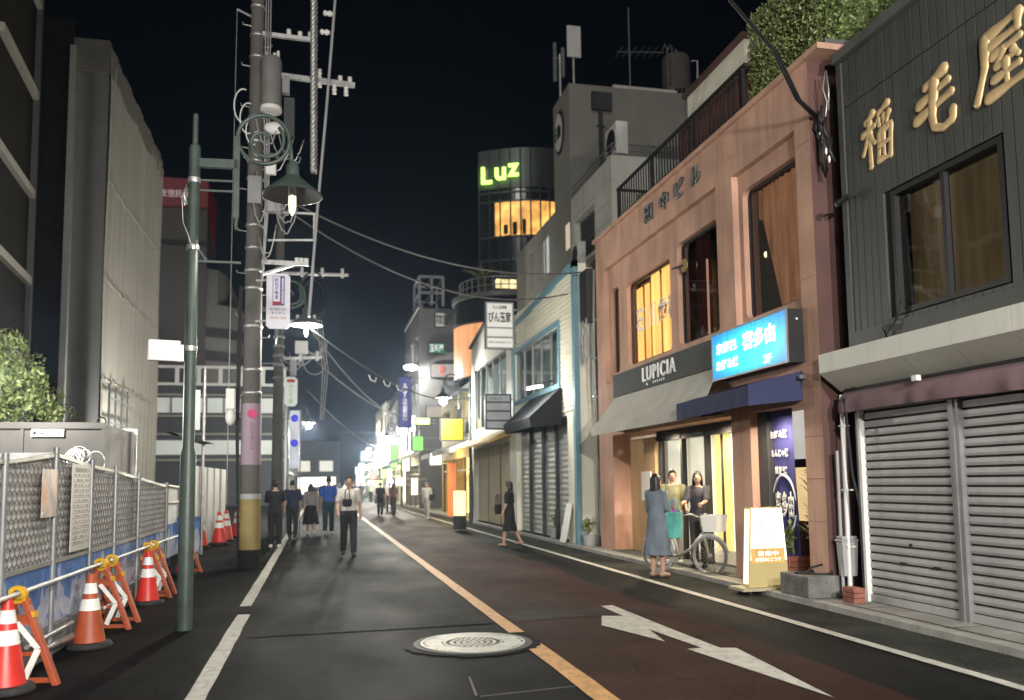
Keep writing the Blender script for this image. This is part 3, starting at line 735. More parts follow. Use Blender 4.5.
mb = MB(); mb.pane(6.78, 14.35, .07, 6.79, 16.3, 2.35); mb.build('glass_door', M_['glass'], pk)
yl = emit('lit_yellow_strip', (1, .8, .26), 1.0, var=.1); wl = emit('lit_white_strip', (1, .94, .8), 1.3, var=.1)
mb1, mb2, mb3 = MB(), MB(), MB()
y = 14.12; k = 0
for wd, c in ((.22, 0), (.1, 2), (.3, 0), (.12, 1), (.1, 2), (.2, 0), (.22, 1), (.12, 2), (.18, 0), (.14, 2)):
    (mb1, mb2, mb3)[c].box(6.86, y - wd, .35, 6.88, y - .02, 2.35); y -= wd
mb1.build('yellow_display_strip', yl, pk); mb2.build('white_display_strip', wl, pk); mb3.build('dark_display_strip', M_['dark_wall'], pk)
# restaurant entrance
mb = MB(); mb.box(6.42, 11.48, .25, 6.68, 11.75, 2.56); mb.box(6.75, 10.28, 1.72, 6.83, 12.0, 1.84); mb.box(6.75, 10.28, .25, 6.83, 10.36, 2.56)
mb.build('entrance_frame', M_['dark_wall'], pk)
MB().box(6.86, 10.36, 1.84, 6.87, 12.0, 2.56).build('transom_curtain', emit('lit_white_curtain', (1, .95, .88), .5, var=.15), pk)
MB().box(6.86, 10.36, .95, 6.87, 12.0, 1.72).build('warm_pane', emit('warm_window', (1, .7, .34), .85, var=.35, scale=1.2), pk)
MB().box(6.84, 10.36, .28, 6.87, 12.0, .95).build('tile_panel', M_['brick'], pk)
MB().box(6.36, 10.0, .07, 7.05, 11.75, .26).build('entrance_step', M_['concrete'], pk)
MB().box(6.2, 11.75, .0705, 7.05, 17.9, .078).build('shop_floor', M_['stone_panel'], pk)
# roof balustrade and fence panels
mb = MB()
mb.bar((6.34, 17.35, 7.9), (6.34, 11.55, 7.9), .05); mb.bar((6.34, 17.35, 7.27), (6.34, 11.55, 7.27), .03)
y = 17.3
while y > 11.6: mb.bar((6.34, y, 7.18), (6.34, y, 7.9), .022, up=(0, 1, 0)); y -= .135
for y in (17.3, 15.4, 13.5, 11.65): mb.bar((6.34, y, 7.18), (6.34, y, 7.92), .05, up=(0, 1, 0))
for x in (6.5, 6.9, 7.3, 7.7): mb.bar((x, 17.33, 7.18), (x, 17.33, 7.9), .022, up=(0, 1, 0))
mb.bar((6.34, 17.33, 7.9), (8, 17.33, 7.9), .05); mb.build('balustrade', M_['black'], pk)
rust = mat('rusty_slats', (.13, .05, .035), .8, var=.25, scale=4, stretch=(1, 3, .3))
mb = MB(); y = 14.6
while y > 11.6: mb.box(6.6, y - .13, 7.18, 6.63, y, 8.15); y -= .16
mb.build('slat_screen', rust, pk)
ph = MB()
ph.box(8.5, 15.5, 7.18, 11.5, 18.3, 10.62); pho = ph.build('roof_room', M_['clap'], pk)
MB().prism([(8.4, 15.4, 10.62), (8.4, 18.4, 10.62), (11.6, 18.4, 10.62), (11.6, 15.4, 10.62)], (0, 0, .1)).build('roof', M_['pink_dark'], pho)
mb = MB(); mb.grid(lambda u, v: (8.62 + 1.1 * u, 15.46 - .02 * math.sin(u * 12), 10.5 - (.95 + .15 * math.sin(u * 3)) * v), 16, 3); mb.build('blue_sheet', M_['navy'], pho, smooth=True)
tr = MB(); x0, y0, z0 = 7.3, 10.6, 8.75
for (a, b) in (((7.2, 12.0, 8.75), (7.2, 9.2, 8.75)), ((7.2, 12.0, 9.25), (7.2, 9.2, 9.25)), ((7.2, 12.0, 8.75), (7.2, 12.0, 9.25))): tr.bar(a, b, .035)
for k in range(5): tr.bar((7.2, 12 - k * .56, 8.75), (7.2, 11.72 - k * .56, 9.25), .03); tr.bar((7.2, 11.72 - k * .56, 9.25), (7.2, 11.44 - k * .56, 8.75), .03)
tro = tr.build('roof_truss', M_['white_plastic'], pk)
MB().box(7.26, 9.2, 8.7, 7.3, 12.05, 9.3).build('backing', M_['dark_wall'], tro)
# hedge on the roof
hg = thing('hedge', 'dense clipped green hedge along the roof edge beside the balustrade', 'hedge', (6.8, 10.5, 7.2))
P = []
for k in range(24000):
    s = RND.random()
    if s < .62: x, yv, z = RND.uniform(6.42, 6.95), RND.uniform(9.75, 11.62), RND.uniform(7.2, 8.55)
    else: x, yv, z = RND.uniform(6.5, 10.5), RND.uniform(9.6, 10.2), RND.uniform(7.2, 8.75)
    if s < .62 and RND.random() < .6: x = 6.42 + abs(RND.gauss(0, .06))
    if s >= .62 and RND.random() < .6: yv = 9.6 + abs(RND.gauss(0, .06))
    if RND.random() < .15: z = 8.5 + abs(RND.gauss(0, .07))
    n = math.sin(x * 5 + yv * 7) + math.sin(z * 9 + yv * 5)
    if n < -1.3 and RND.random() < .6: continue
    P.append((x, yv, z))
leaves(MB(), P, .03, 1.).build('foliage', M_['leafs'], hg)
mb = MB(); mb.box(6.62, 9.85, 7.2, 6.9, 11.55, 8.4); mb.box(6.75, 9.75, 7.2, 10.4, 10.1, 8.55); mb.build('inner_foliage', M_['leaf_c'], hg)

# ------------------------------------------------------------------ signs and things in front of the pink building
bs = thing('lightbox_sign', 'glowing cyan lightbox sign with white characters on the pink wall', 'sign', (6.1, 11.3, 3.1))
MB().box(6.06, 10.2, 3.1, 6.3, 12.42, 3.82).build('case', M_['black'], bs)
def lightbox(name):
    m, nt, out = _nt(name); N = nt.nodes.new; L = nt.links.new
    p = N('ShaderNodeBsdfPrincipled'); L(p.outputs[0], out.inputs[0]); p.inputs['Base Color'].default_value = (.0, .015, .05, 1); p.inputs['Roughness'].default_value = .3
    tc = N('ShaderNodeTexCoord'); sp = N('ShaderNodeSeparateXYZ'); L(tc.outputs['Object'], sp.inputs[0])
    def tri(o, c, h):
        a = N('ShaderNodeMath'); a.operation = 'SUBTRACT'; L(o, a.inputs[0]); a.inputs[1].default_value = c
        b = N('ShaderNodeMath'); b.operation = 'ABSOLUTE'; L(a.outputs[0], b.inputs[0])
        d = N('ShaderNodeMapRange'); L(b.outputs[0], d.inputs[0]); d.inputs[1].default_value = h; d.inputs[2].default_value = 0; d.interpolation_type = 'SMOOTHSTEP'; return d.outputs[0]
    mu = N('ShaderNodeMath'); mu.operation = 'MULTIPLY'; L(tri(sp.outputs[1], 11.3, 1.9), mu.inputs[0]); L(tri(sp.outputs[2], 3.44, .62), mu.inputs[1])
    n = N('ShaderNodeTexNoise'); n.inputs['Scale'].default_value = 3; mp = N('ShaderNodeMapping'); mp.inputs['Scale'].default_value = (1, 5, .3); L(tc.outputs['Object'], mp.inputs[0]); L(mp.outputs[0], n.inputs[0])
    ad = N('ShaderNodeMath'); ad.operation = 'MULTIPLY_ADD'; L(n.outputs[0], ad.inputs[0]); ad.inputs[1].default_value = .3; L(mu.outputs[0], ad.inputs[2])
    cr = N('ShaderNodeValToRGB'); L(ad.outputs[0], cr.inputs[0]); e = cr.color_ramp.elements
    e[0].position = .15; e[0].color = (0.0, .09, .6, 1); e[1].position = .82; e[1].color = (0.0, .95, 1.0, 1); k = e.new(.42); k.color = (0.0, .4, .9, 1)
    L(cr.outputs[0], p.inputs['Emission Color']); p.inputs['Emission Strength'].default_value = 1.
    return m
fc = MB().box(6.05, 10.22, 3.12, 6.06, 12.4, 3.8).build('lit_face', lightbox('lit_cyan_face'), bs)
wtxt = emit('lit_white_lettering', (1, 1, 1), 1.6, base=(.8, .8, .8))
lettering('lettering', '京都風', (6.05, 11.93, 3.57), .68, .17, wtxt, fc, off=.025, depth=.005)
lettering('lettering', 'お好み焼', (6.05, 11.92, 3.31), .72, .16, wtxt, fc, off=.025, depth=.005)
lettering('lettering', '喜多由', (6.05, 10.95, 3.56), .92, .27, wtxt, fc, off=.04, depth=.005)
lettering('lettering', '2F', (6.05, 10.72, 3.22), .22, .12, wtxt, fc, off=.02, depth=.005)
mb = MB(); frame_x(mb, 6.045, 10.19, 12.43, 3.09, 3.83, .025, .02); mb.build('rim', M_['grey_metal'], bs)
MB().ell((6.2, 10.19, 3.68), .018, .012, .018).build('bolt', M_['white_plastic'], bs)

bn = thing('banner', 'tall navy cloth banner with white characters hanging by the restaurant door', 'banner', (6.2, 10.8, .6))
mb = MB(); mb.grid(lambda u, v: (6.5 + .05 * v + .015 * math.sin(u * 9 + v * 3) * v, 11.64 - .74 * u - .2 * v * (1 - u) + .02 * math.sin(v * 6), 2.66 - 2.2 * v), 14, 24); clo = mb.build('cloth', M_['navy_banner'], bn, smooth=True)
MB().cyl((6.5, 11.72, 2.67), (6.5, 10.85, 2.67), .012).build('rod', M_['black'], bn)
xd = (0, -1, 0)
lettering('lettering', 'お好み焼', (6.485, 11.27, 2.2), .46, .12, M_['text_white'], clo, off=.02, depth=.005)
lettering('lettering', 'もんじゃ焼', (6.49, 11.26, 1.93), .46, .12, M_['text_white'], clo, off=.02, depth=.005)
lettering('lettering', '鉄板焼', (6.495, 11.25, 1.68), .34, .12, M_['text_white'], clo, off=.02, depth=.005)
lettering('lettering', '喜多由', (6.5, 11.2, 1.19), .5, .38, M_['text_white'], clo, off=.035, depth=.006)
mb = MB()
for a0, a1 in ((.15, 2.75), (3.4, 5.95)):
    n = 26; q = []
    for k in range(n + 1):
        a = a0 + (a1 - a0) * k / n; q.append(Vector((6.49 + .012 * (1.55 - (1.19 + .4 * math.sin(a))), 11.2 - .31 * math.cos(a), 1.19 + .42 * math.sin(a))))
    mb.tube(q, [.006 + .016 * math.sin(PI * k / n) for k in range(n + 1)], 6)
mb.build('ring', M_['text_white'], clo, smooth=True)

ss = thing('stand_sign', 'glowing white standing sign with wooden lattice picture on the kerb', 'sign', (5.98, 11.0, 0))
mb = MB()
def trap(x0, x1, x2, x3, z0, z1, y, d): return [(x0, y, z0), (x1, y, z0), (x2, y - .0, z1), (x3, y, z1)]
mb.prism(trap(5.7, 6.3, 6.23, 5.76, .1, 1.17, 10.82, 0), (0, .18, 0)); mb.build('case', mat('cream_case', (.55, .45, .22), .5, var=.08), ss)
lw = emit('lit_white_face', (1, .96, .82), 2.4, var=.06)
MB().poly([(5.735, 10.812, .46), (6.275, 10.812, .46), (6.222, 10.812, 1.155), (5.772, 10.812, 1.155)]).build('lit_face', lw, ss)
MB().poly([(5.712, 10.811, .12), (6.288, 10.811, .12), (6.276, 10.811, .455), (5.735, 10.811, .455)]).build('lower_face', emit('lit_cream_face', (.95, .76, .34), .42, var=.1), ss)
MB().box(5.74, 10.805, .42, 6.24, 10.81, .62).build('lattice_picture', emit('lit_lattice', (.85, .5, .16), .8, var=.5, scale=9, stretch=(6, 1, .2)), ss)
lettering('lettering', '営業中', (5.99, 10.805, .55), .3, .06, wtxt, ss, facing='south', depth=.004)
lettering('lettering', 'お気軽にどうぞ', (5.99, 10.805, .47), .38, .05, wtxt, ss, facing='south', depth=.004)
lettering('lettering', '喜', (5.9, 10.81, .9), .1, .11, M_['text_black'], ss, facing='south', depth=.004)
lettering('lettering', '多由や', (6.0, 10.81, .8), .34, .09, M_['text_black'], ss, facing='south', depth=.004)
MB().poly([(5.699, 10.84, .14), (5.699, 10.98, .14), (5.757, 10.98, 1.15), (5.757, 10.84, 1.15)]).build('side_face', emit('lit_side', (1, .88, .55), 2., var=.1), ss)
MB().box(5.55, 10.7, .06, 6.33, 11.12, .1).build('base', mat('cream_base', (.4, .36, .24), .6, var=.1), ss)
for x, yv in ((5.68, 10.76), (6.26, 10.76), (5.68, 11.06), (6.26, 11.06)):
    MB().cyl((x - .015, yv, .032), (x + .015, yv, .032), .03).build('caster', M_['rubber'], ss)

mb = MB(); mb.box(5.93, 9.74, .07, 6.56, 10.42, .345)
tag(mb.build('stone_block', M_['stone_block'], bevel=.02), 'rough grey stone block used as a step before the pink pier', 'stone step')
tag(MB().tube([(6.0, 9.95, .36), (6.1, 10.0, .38), (6.2, 10.1, .42), (6.3, 10.02, .46), (6.36, 9.9, .42), (6.32, 9.82, .365), (6.2, 9.85, .36), (6.1, 9.95, .362), (5.98, 10.12, .36), (6.1, 10.25, .36), (6.3, 10.2, .36)], .014, 6).build('rubber_hose', M_['black'], smooth=True), 'black hose coiled on the stone block', 'hose')
bi = thing('plastic_bin', 'small grey plastic bin with a lid beside the white downpipe', 'bin', (6.45, 9.66, .35))
mb = MB(); mb.rings([[(6.44 + sx * .11 * k, 9.66 + sy * .07 * k, z) for sx, sy in ((-1, -1), (1, -1), (1, 1), (-1, 1))] for k, z in ((.82, .347), (1, .77))]); mb.build('body', M_['grey_plastic'], bi, bevel=.008)
mb = MB(); mb.box(6.315, 9.58, .77, 6.565, 9.745, .8); mb.box(6.335, 9.6, .8, 6.545, 9.725, .84); mb.build('lid', M_['grey_plastic'], bi, bevel=.01)

pl = thing('planter', 'red brick planter with a leafy plant beside the navy banner', 'planter', (6.5, 11.0, .26))
mb = MB()
for i in range(3):
    for j in range(3): mb.box(6.36 + j * .135 + .003, 10.92, .262 + i * .075, 6.36 + j * .135 + .132, 11.0, .262 + i * .075 + .068)
mb.box(6.365, 11.0, .262, 6.75, 11.3, .46); mb.build('brick_box', M_['brick'], pl)
def plant(name, label, c, h, n, parent_thing=None, spread=.25, wide=.03):
    t = thing(name, label, 'plant', c)
    ms = MB(); mf = MB()
    for k in range(n):
        a = RND.uniform(0, 2 * PI); e = RND.uniform(.3, 1) * spread; hh = h * RND.uniform(.6, 1)
        q = [Vector(c) + Vector((math.cos(a) * e * s * s, math.sin(a) * e * s * s, hh * s)) for s in (0, .35, .7, 1)]
        ms.tube(q, [.006, .005, .004, .002], 5)
        for j in range(9):
            s = RND.uniform(.25, 1); p = Vector(c) + Vector((math.cos(a) * e * s * s, math.sin(a) * e * s * s, hh * s))
            leaves(mf, [p + Vector((RND.gauss(0, .03), RND.gauss(0, .03), RND.gauss(0, .02)))], wide * 2, .6)
    ms.build('stem', M_['leaf_c'], t); mf.build('foliage', M_['leafs'], t)
    return t
plant('leafy_plant', 'leafy green plant growing in the red brick planter', (6.44, 11.08, .45), .62, 10, spread=.26)
# spiky plant behind the banner
t = thing('spiky_plant', 'tall spiky green plant behind the navy banner', 'plant', (6.45, 10.42, .27))
mf = MB()
for k in range(60):
    a = RND.uniform(0, 2 * PI); z = RND.uniform(.7, 1.75); l = RND.uniform(.2, .38); d = Vector((math.cos(a), math.sin(a), RND.uniform(.2, 1.2))).normalized(); e = d.cross(Vector((0, 0, 1))).normalized() * .014
    p = Vector((6.45, 10.42, z)); mf.cur = RND.choice((0, 1, 2)); mf.poly([p - e, p + d * l * .5 - e, p + d * l - Vector((0, 0, .06)), p + d * l * .5 + e, p + e])
mf.build('foliage', M_['leafs'], t); MB().tube([(6.45, 10.42, .27), (6.44, 10.43, 1.1), (6.46, 10.42, 1.75)], .015, 8).build('stem', M_['bark'], t)
# ------------------------------------------------------------------ narrow dark building between the pink and the clapboard ones
nb = thing('narrow_building', 'narrow dark building squeezed between the pink and the clapboard buildings', 'building', (6.4, 19.2, 0))
MB().box(6.5, 18.87, .07, 9.5, 19.58, 6.9).build('wall', M_['dark_wall'], nb)
mb = MB()
for k in range(9): mb.box(6.47, 18.9 + k * .075, .2, 6.5, 18.94 + k * .075, 6.1)
mb.build('corrugation', mat('dark_green_sheet', (.035, .05, .05), .6, var=.2), nb)
MB().box(6.3, 18.85, 6.75, 7.2, 19.62, 6.9).build('canopy', M_['coping'], nb)
tag(MB().box(6.1, 18.95, 5.35, 6.45, 19.5, 6.55).build('meter_cabinet', M_['black'], bevel=.02), 'black cabinet under the grey canopy of the narrow dark building', 'cabinet')
mb = MB()
for k in range(4): mb.tube([(6.12, 19.2 + .26 * math.cos(a) * (1 - .08 * k), 4.75 + .42 * math.sin(a) * (1 - .1 * k)) for a in [2 * PI * j / 24 for j in range(25)]], .022, 6)
mb.tube([(6.12, 19.05, 5.4), (6.12, 19.1, 5.1), (6.12, 19.0, 4.8)], .025, 6); mb.tube([(6.12, 19.35, 5.4), (6.12, 19.3, 5.1)], .025, 6)
tag(mb.build('cable_loop', M_['grey_plastic'], smooth=True), 'coiled grey cable loop below the black cabinet', 'cable')
mb = MB()
for k in range(4): mb.tube([(6.27, 18.87 + .02 * k, 6.5), (6.25 - .01 * k, 18.9 + .02 * k, 4.5 - .2 * k), (6.26, 18.88, 3.2), (6.3, 18.9, .3)], .013, 6)
for z in (5.3, 4.4, 3.5, 2.7): mb.box(6.2, 18.86, z, 6.3, 18.98, z + .03)
tag(mb.build('service_cable', M_['grey_metal'], smooth=True, auto=40), 'bundle of grey cables running down beside the pink building', 'cable')

# ------------------------------------------------------------------ clapboard building with light blue trim
cb = thing('clapboard_building', 'cream clapboard building with light blue trim and a black awning', 'building', (6, 23, 0))
mb = MB(); wall_holes(mb, 'x', 6.06, 19.62, 26.5, .07, 6.85, [(21.2, 26.3, 4.05, 5.6), (20.6, 26.3, .07, 3.2)], .2)
mb.poly([(6.06, 19.62, .07), (8.8, 19.62, .07), (8.8, 19.62, 6.85), (6.06, 19.62, 6.85)]); mb.poly([(6.06, 26.5, .07), (8.8, 26.5, .07), (8.8, 26.5, 6.5), (6.06, 26.5, 6.5)])
mb.poly([(6.06, 19.62, 6.8), (8.8, 19.62, 6.8), (8.8, 26.5, 6.45), (6.06, 26.5, 6.45)]); mb.build('wall', M_['clap'], cb)
mb = MB(); z = 3.3
while z < 6.75:
    for y0, y1 in ((19.75, 21.1), (21.1, 26.4)):
        if y0 > 21 and 3.95 < z + .05 < 5.7: continue
        mb.prism([(6.06, y0, z), (6.02, y0, z), (6.05, y0, z + .118), (6.06, y0, z + .118)], (0, y1 - y0, 0))
    z += .12
mb.build('clapboard', M_['clap'], cb)
mb = MB(); mb.box(5.97, 19.6, .07, 6.1, 19.78, 6.92); mb.prism([(5.97, 19.6, 6.75), (5.97, 26.55, 6.4), (5.97, 26.55, 6.55), (5.97, 19.6, 6.92)], (.13, 0, 0))
frame_x(mb, 5.99, 21.05, 26.45, 3.95, 5.72, .13, .06); mb.box(5.985, 26.42, 3.2, 6.06, 26.55, 6.4); mb.build('trim', M_['blue_trim'], cb)
f = MB()
for k in range(6): f.box(6.1, 21.2 + k * 1.02 - .03, 4.07, 6.16, 21.2 + k * 1.02 + .03, 5.6)
f.box(6.1, 21.17, 4.05, 6.16, 26.33, 4.09); f.box(6.1, 21.17, 5.56, 6.16, 26.33, 5.6); f = f.build('window', M_['grey_metal'], cb)
for k in range(5): MB().pane(6.13, 21.24 + k * 1.02, 4.08, 6.134, 22.18 + k * 1.02, 5.58).build('pane', M_['glass'], f)
MB().poly([(6.6, 21, 4), (6.6, 26.4, 4), (6.6, 26.4, 5.6), (6.6, 21, 5.6)]).build('room', emit('pale_lit_room', (.75, 1, .9), .16, var=.6, scale=1.2, base=(.35, .38, .36)), f)
mb = MB(); mb.poly([(6.0, 20.9, 3.95), (5.2, 21.1, 3.2), (5.2, 24.2, 3.2), (6.0, 24.2, 3.95)]); mb.poly([(6.0, 20.9, 3.95), (5.2, 21.1, 3.2), (5.25, 21.1, 2.95), (6.0, 20.9, 3.0)]); mb.poly([(5.2, 21.1, 3.2), (5.2, 24.2, 3.2), (5.25, 24.2, 2.95), (5.25, 21.1, 2.95)])
mb.poly([(6.0, 24.2, 3.95), (5.2, 24.2, 3.2), (5.25, 24.2, 2.95), (6.0, 24.2, 3.0)])
mb.build('awning', M_['black_cloth'], cb)
mb = MB()
for y0, y1 in ((20.7, 21.9), (22.05, 23.3), (23.45, 24.8), (24.95, 26.2)):
    b = len(mb.v); n = 40
    for k in range(n + 1):
        x = 6.2 + (.012 if k % 2 else 0); mb.v += [(x, y0, .1 + 2.9 * k / n), (x, y1, .1 + 2.9 * k / n)]
    for k in range(n): mb.face((b + 2 * k, b + 2 * k + 1, b + 2 * k + 3, b + 2 * k + 2))
mb.build('shutter', mat('pale_shutter', (.42, .44, .42), .5, metal=.2, var=.1), cb)
mb = MB()
for y in (20.62, 21.92, 23.32, 24.82): mb.box(6.12, y, .07, 6.24, y + .12, 3.2)
mb.build('shop_frame', M_['dark_wall'], cb)

# ------------------------------------------------------------------ pale building with a gabled parapet and tall windows
gb = thing('gabled_building', 'pale low building with a sloped parapet and tall green tinted windows', 'building', (6, 30, 0))
mb = MB(); wall_holes(mb, 'x', 6.05, 26.6, 34.2, .07, 6.4, [(27.6, 33.6, 3.6, 6.0), (27.2, 33.8, .07, 2.9)], .25)
mb.prism([(6.05, 26.6, 6.4), (6.05, 34.2, 6.4), (6.05, 34.2, 7.0), (6.05, 30.2, 7.55), (6.05, 26.6, 6.9)], (.3, 0, 0)); mb.poly([(6.05, 26.6, .07), (9, 26.6, .07), (9, 26.6, 6.4), (6.05, 26.6, 6.4)])
mb.poly([(6.05, 34.2, .07), (9, 34.2, .07), (9, 34.2, 6.4), (6.05, 34.2, 6.4)]); mb.poly([(6.05, 26.6, 6.4), (9, 26.6, 6.4), (9, 34.2, 6.4), (6.05, 34.2, 6.4)])
mb.build('wall', M_['white_wall'], gb)
mb = MB(); mb.bar((6.0, 34.25, 7.03), (6.0, 30.2, 7.58), .1); mb.bar((6.0, 30.2, 7.58), (6.0, 26.6, 6.93), .1); mb.build('roof_edge', M_['black'], gb)
f = MB()
for k in range(6): f.box(6.08, 27.6 + k * 1.2 - .04, 3.62, 6.14, 27.6 + k * 1.2 + .04, 5.98)
f.box(6.08, 27.56, 3.6, 6.14, 33.64, 3.64); f.box(6.08, 27.56, 5.96, 6.14, 33.64, 6.0); f = f.build('window', M_['grey_metal'], gb)
for k in range(5): MB().pane(6.12, 27.64 + k * 1.2, 3.63, 6.124, 28.76 + k * 1.2, 5.97).build('pane', M_['glass'], f)
MB().poly([(6.5, 27.3, 3.5), (6.5, 33.8, 3.5), (6.5, 33.8, 6), (6.5, 27.3, 6)]).build('room', emit('greenish_lit_room', (.8, 1, .86), .3, var=.5, scale=.7, base=(.4, .42, .4)), f)
mb = MB()
for y0, y1 in ((27.3, 29.4), (29.55, 31.6), (31.75, 33.7)):
    b = len(mb.v); n = 44
    for k in range(n + 1):
        yy = y0 + (y1 - y0) * k / n; x = 6.22 + (.025 if k % 2 else 0); mb.v += [(x, yy, .1), (x, yy, 2.9)]
    for k in range(n): mb.face((b + 2 * k, b + 2 * k + 2, b + 2 * k + 3, b + 2 * k + 1))
mb.build('folding_shutter', mat('cream_shutter', (.52, .48, .36), .5, var=.08, dirt=.2), gb)
MB().prism([(6.04, 27.0, 3.3), (5.3, 27.0, 2.9), (5.3, 27.0, 2.82), (6.04, 27.0, 3.1)], (0, 6.9, 0)).build('awning', mat('yellow_canvas', (.5, .33, .07), .8), gb)

# ------------------------------------------------------------------ white tiled block and grey concrete block above
wb = thing('tiled_building', 'white tiled block with an air conditioner on its roof edge', 'building', (9, 27, 0))
mb = MB(); wall_holes(mb, 'x', 9, 25.15, 29.6, .07, 11.9, [(26.9, 29.2, 9.3, 10.9), (28.7, 29.5, 7.2, 8.6)], .3)
wall_holes(mb, 'y', 25.15, 9, 15, .07, 11.9, [(9.9, 10.9, 9.6, 10.6)], .2)
mb.poly([(9, 25.15, 11.9), (15, 25.15, 11.9), (15, 29.6, 11.9), (9, 29.6, 11.9)]); mb.build('wall', M_['white_wall'], wb)
mb = MB()
for k in range(6): mb.box(8.996, 25.16, 8 + k * .62, 9, 29.6, 8.012 + k * .62)
for k in range(4): mb.box(8.996, 25.9 + k * 1.1, 10.95, 9, 25.912 + k * 1.1, 11.9)
mb.build('tile_joint', M_['grey_wall'], wb)
MB().poly([(9.28, 26.8, 9.2), (9.28, 29.3, 9.2), (9.28, 29.3, 11), (9.28, 26.8, 11)]).build('window_recess', M_['win_dark'], wb)
f = frame_x(MB(), 9.2, 26.9, 29.2, 9.3, 10.9, .07, .05).build('window', M_['grey_metal'], wb)
MB().pane(9.22, 26.95, 9.35, 9.225, 29.15, 10.85).build('pane', M_['dark_wall'], f)
MB().poly([(9.25, 28.6, 7.1), (9.25, 29.6, 7.1), (9.25, 29.6, 8.7), (9.25, 28.6, 8.7)]).build('lit_window', emit('warm_small_window', (1, .85, .6), .8), wb)
MB().box(9.85, 25.05, 9.55, 10.95, 25.15, 10.65).build('balcony', M_['grey_wall'], wb)
mb = MB()
for x in (9.05, 10.2, 11.4, 12.6): mb.bar((x, 25.2, 11.9), (x, 25.2, 12.3), .04)
for z in (12.3, 12.1): mb.bar((9.05, 25.2, z), (13, 25.2, z), .035); mb.bar((9.05, 25.2, z), (9.05, 29.5, z), .035)
for y in (26.5, 28, 29.5): mb.bar((9.05, y, 11.9), (9.05, y, 12.3), .04, up=(0, 1, 0))
mb.build('roof_rail', M_['grey_metal'], wb)
def ac(name, c, label, s=1.):
    t = thing(name, label, 'air conditioner', c); x, y, z = c
    MB().box(x - .16 * s, y - .42 * s, z, x + .16 * s, y + .42 * s, z + .85 * s).build('case', M_['white_plastic'], t, bevel=.015)
    mb = MB(); mb.v = []; mb.lathe([(.32 * s, 0), (.32 * s, .012)], (0, 0, 0), 24)
    mb.v = [(x - .16 * s - q[2] - .001, y + q[0], z + .43 * s + q[1]) for q in mb.v]; mb.build('fan_grille', M_['black'], t)
    for d in (-.35, .35): MB().box(x - .17 * s, y + d * s - .03, z - .08, x + .17 * s, y + d * s + .03, z).build('foot', M_['grey_metal'], t)
    return t
ac('air_conditioner', (9.4, 25.7, 12.0), 'white air conditioner unit on the roof edge of the tiled block', 1.25)
ac('air_conditioner', (8.85, 28.3, 9.1), 'air conditioner unit in the window recess of the tiled block', .9)['label'] = 'air conditioner unit hung at the window recess of the tiled block'

rb = thing('concrete_building', 'tall grey concrete building with an oval sign and roof antennas', 'building', (10.5, 36, 0))
mb = MB()
mb.box(10.5, 34.55, .07, 20, 37.1, 18.85)
wall_holes(mb, 'x', 10.5, 37.1, 45, .07, 13.9, [(38.2, 39.9, 11.3, 13.3), (41.2, 42.0, 11.3, 13.2)], .3); mb.poly([(10.5, 37.1, 13.9), (20, 37.1, 13.9), (20, 45, 13.9), (10.5, 45, 13.9)])
mb.build('wall', M_['grey_wall'], rb)
mb = MB(); frame_x(mb, 10.52, 38.2, 39.9, 11.3, 13.3, .08, .06); mb.box(10.52, 39.0, 11.3, 10.58, 39.08, 13.3); f = mb.build('window', M_['grey_metal'], rb)
MB().poly([(10.7, 38.2, 11.3), (10.7, 39.9, 11.3), (10.7, 39.9, 13.3), (10.7, 38.2, 13.3)]).build('pane', emit('cool_lit_window', (.9, .95, .9), .42, var=.3, base=(.4, .4, .4)), f)
MB().poly([(10.7, 41.2, 11.3), (10.7, 42, 11.3), (10.7, 42, 13.2), (10.7, 41.2, 13.2)]).build('lit_window', emit('warm_lit_window', (1, .9, .7), .3), rb)
MB().box(10.46, 34.75, 11.6, 10.5, 35.3, 12.7).build('lit_window', emit('warm_lit_slot', (1, .85, .6), .55), rb)
mb = MB(); mb.bar((11.9, 34.5, 8), (11.9, 34.5, 18.1), .16); mb.box(11.5, 34.35, 17.7, 12.4, 34.55, 18.5)
for z in (15.5, 17): mb.bar((11.7, 34.47, z), (12.1, 34.47, z), .05)
mb.build('drain_pipe', M_['dark_wall'], rb)
MB().box(16.0 - .1, 34.45, 9, 16.1, 34.55, 18.85).build('drain_pipe', M_['grey_wall'], rb)
MB().box(12.6, 34.7, 18.85, 15.6, 35.2, 19.05).build('roof_hatch', M_['cream_panel'], rb)
MB().box(14.6, 34.3, 13.0, 16.2, 34.55, 13.5).build('vent_box', M_['black'], rb)
ov = thing('oval_sign', 'oval white sign with dark rim and letters on the grey concrete building', 'sign', (10.45, 36, 17.2))
def oval(x, s, d): return [(x, 36 + .62 * s * math.cos(2 * PI * k / 32), 17.2 + .98 * s * math.sin(2 * PI * k / 32)) for k in range(32)]
MB().prism(oval(10.42, 1, 0), (.08, 0, 0)).build('rim', M_['black'], ov); MB().prism(oval(10.4, .88, 0), (.02, 0, 0)).build('face', M_['white_plastic'], ov)
lettering('lettering', 'E Bin', (10.4, 36, 17.2), .95, .62, M_['text_black'], ov, off=.03, depth=.02, slant=.25)
def panel_antenna(c, h, label):
    t = thing('panel_antenna', label, 'antenna', c, 'antennas on the grey concrete roof'); x, y, z = c
    MB().cyl((x, y, z), (x, y, z + h), .055).build('mast', M_['galv'], t)
    MB().box(x - .32, y - .16, z + h - 1.35, x + .32, y - .06, z + h + .1).build('panel', M_['white_plastic'], t, bevel=.02)
    MB().box(x - .05, y - .1, z + h - 1.0, x + .05, y, z + h - .9).build('clamp', M_['black'], t)
panel_antenna((11.0, 35.4, 18.85), 2.95, 'taller white panel antenna on the grey concrete roof')
t = thing('pole_antenna', 'slim dark antenna pair beside the white panel antenna', 'antenna', (10.55, 36.2, 18.85))
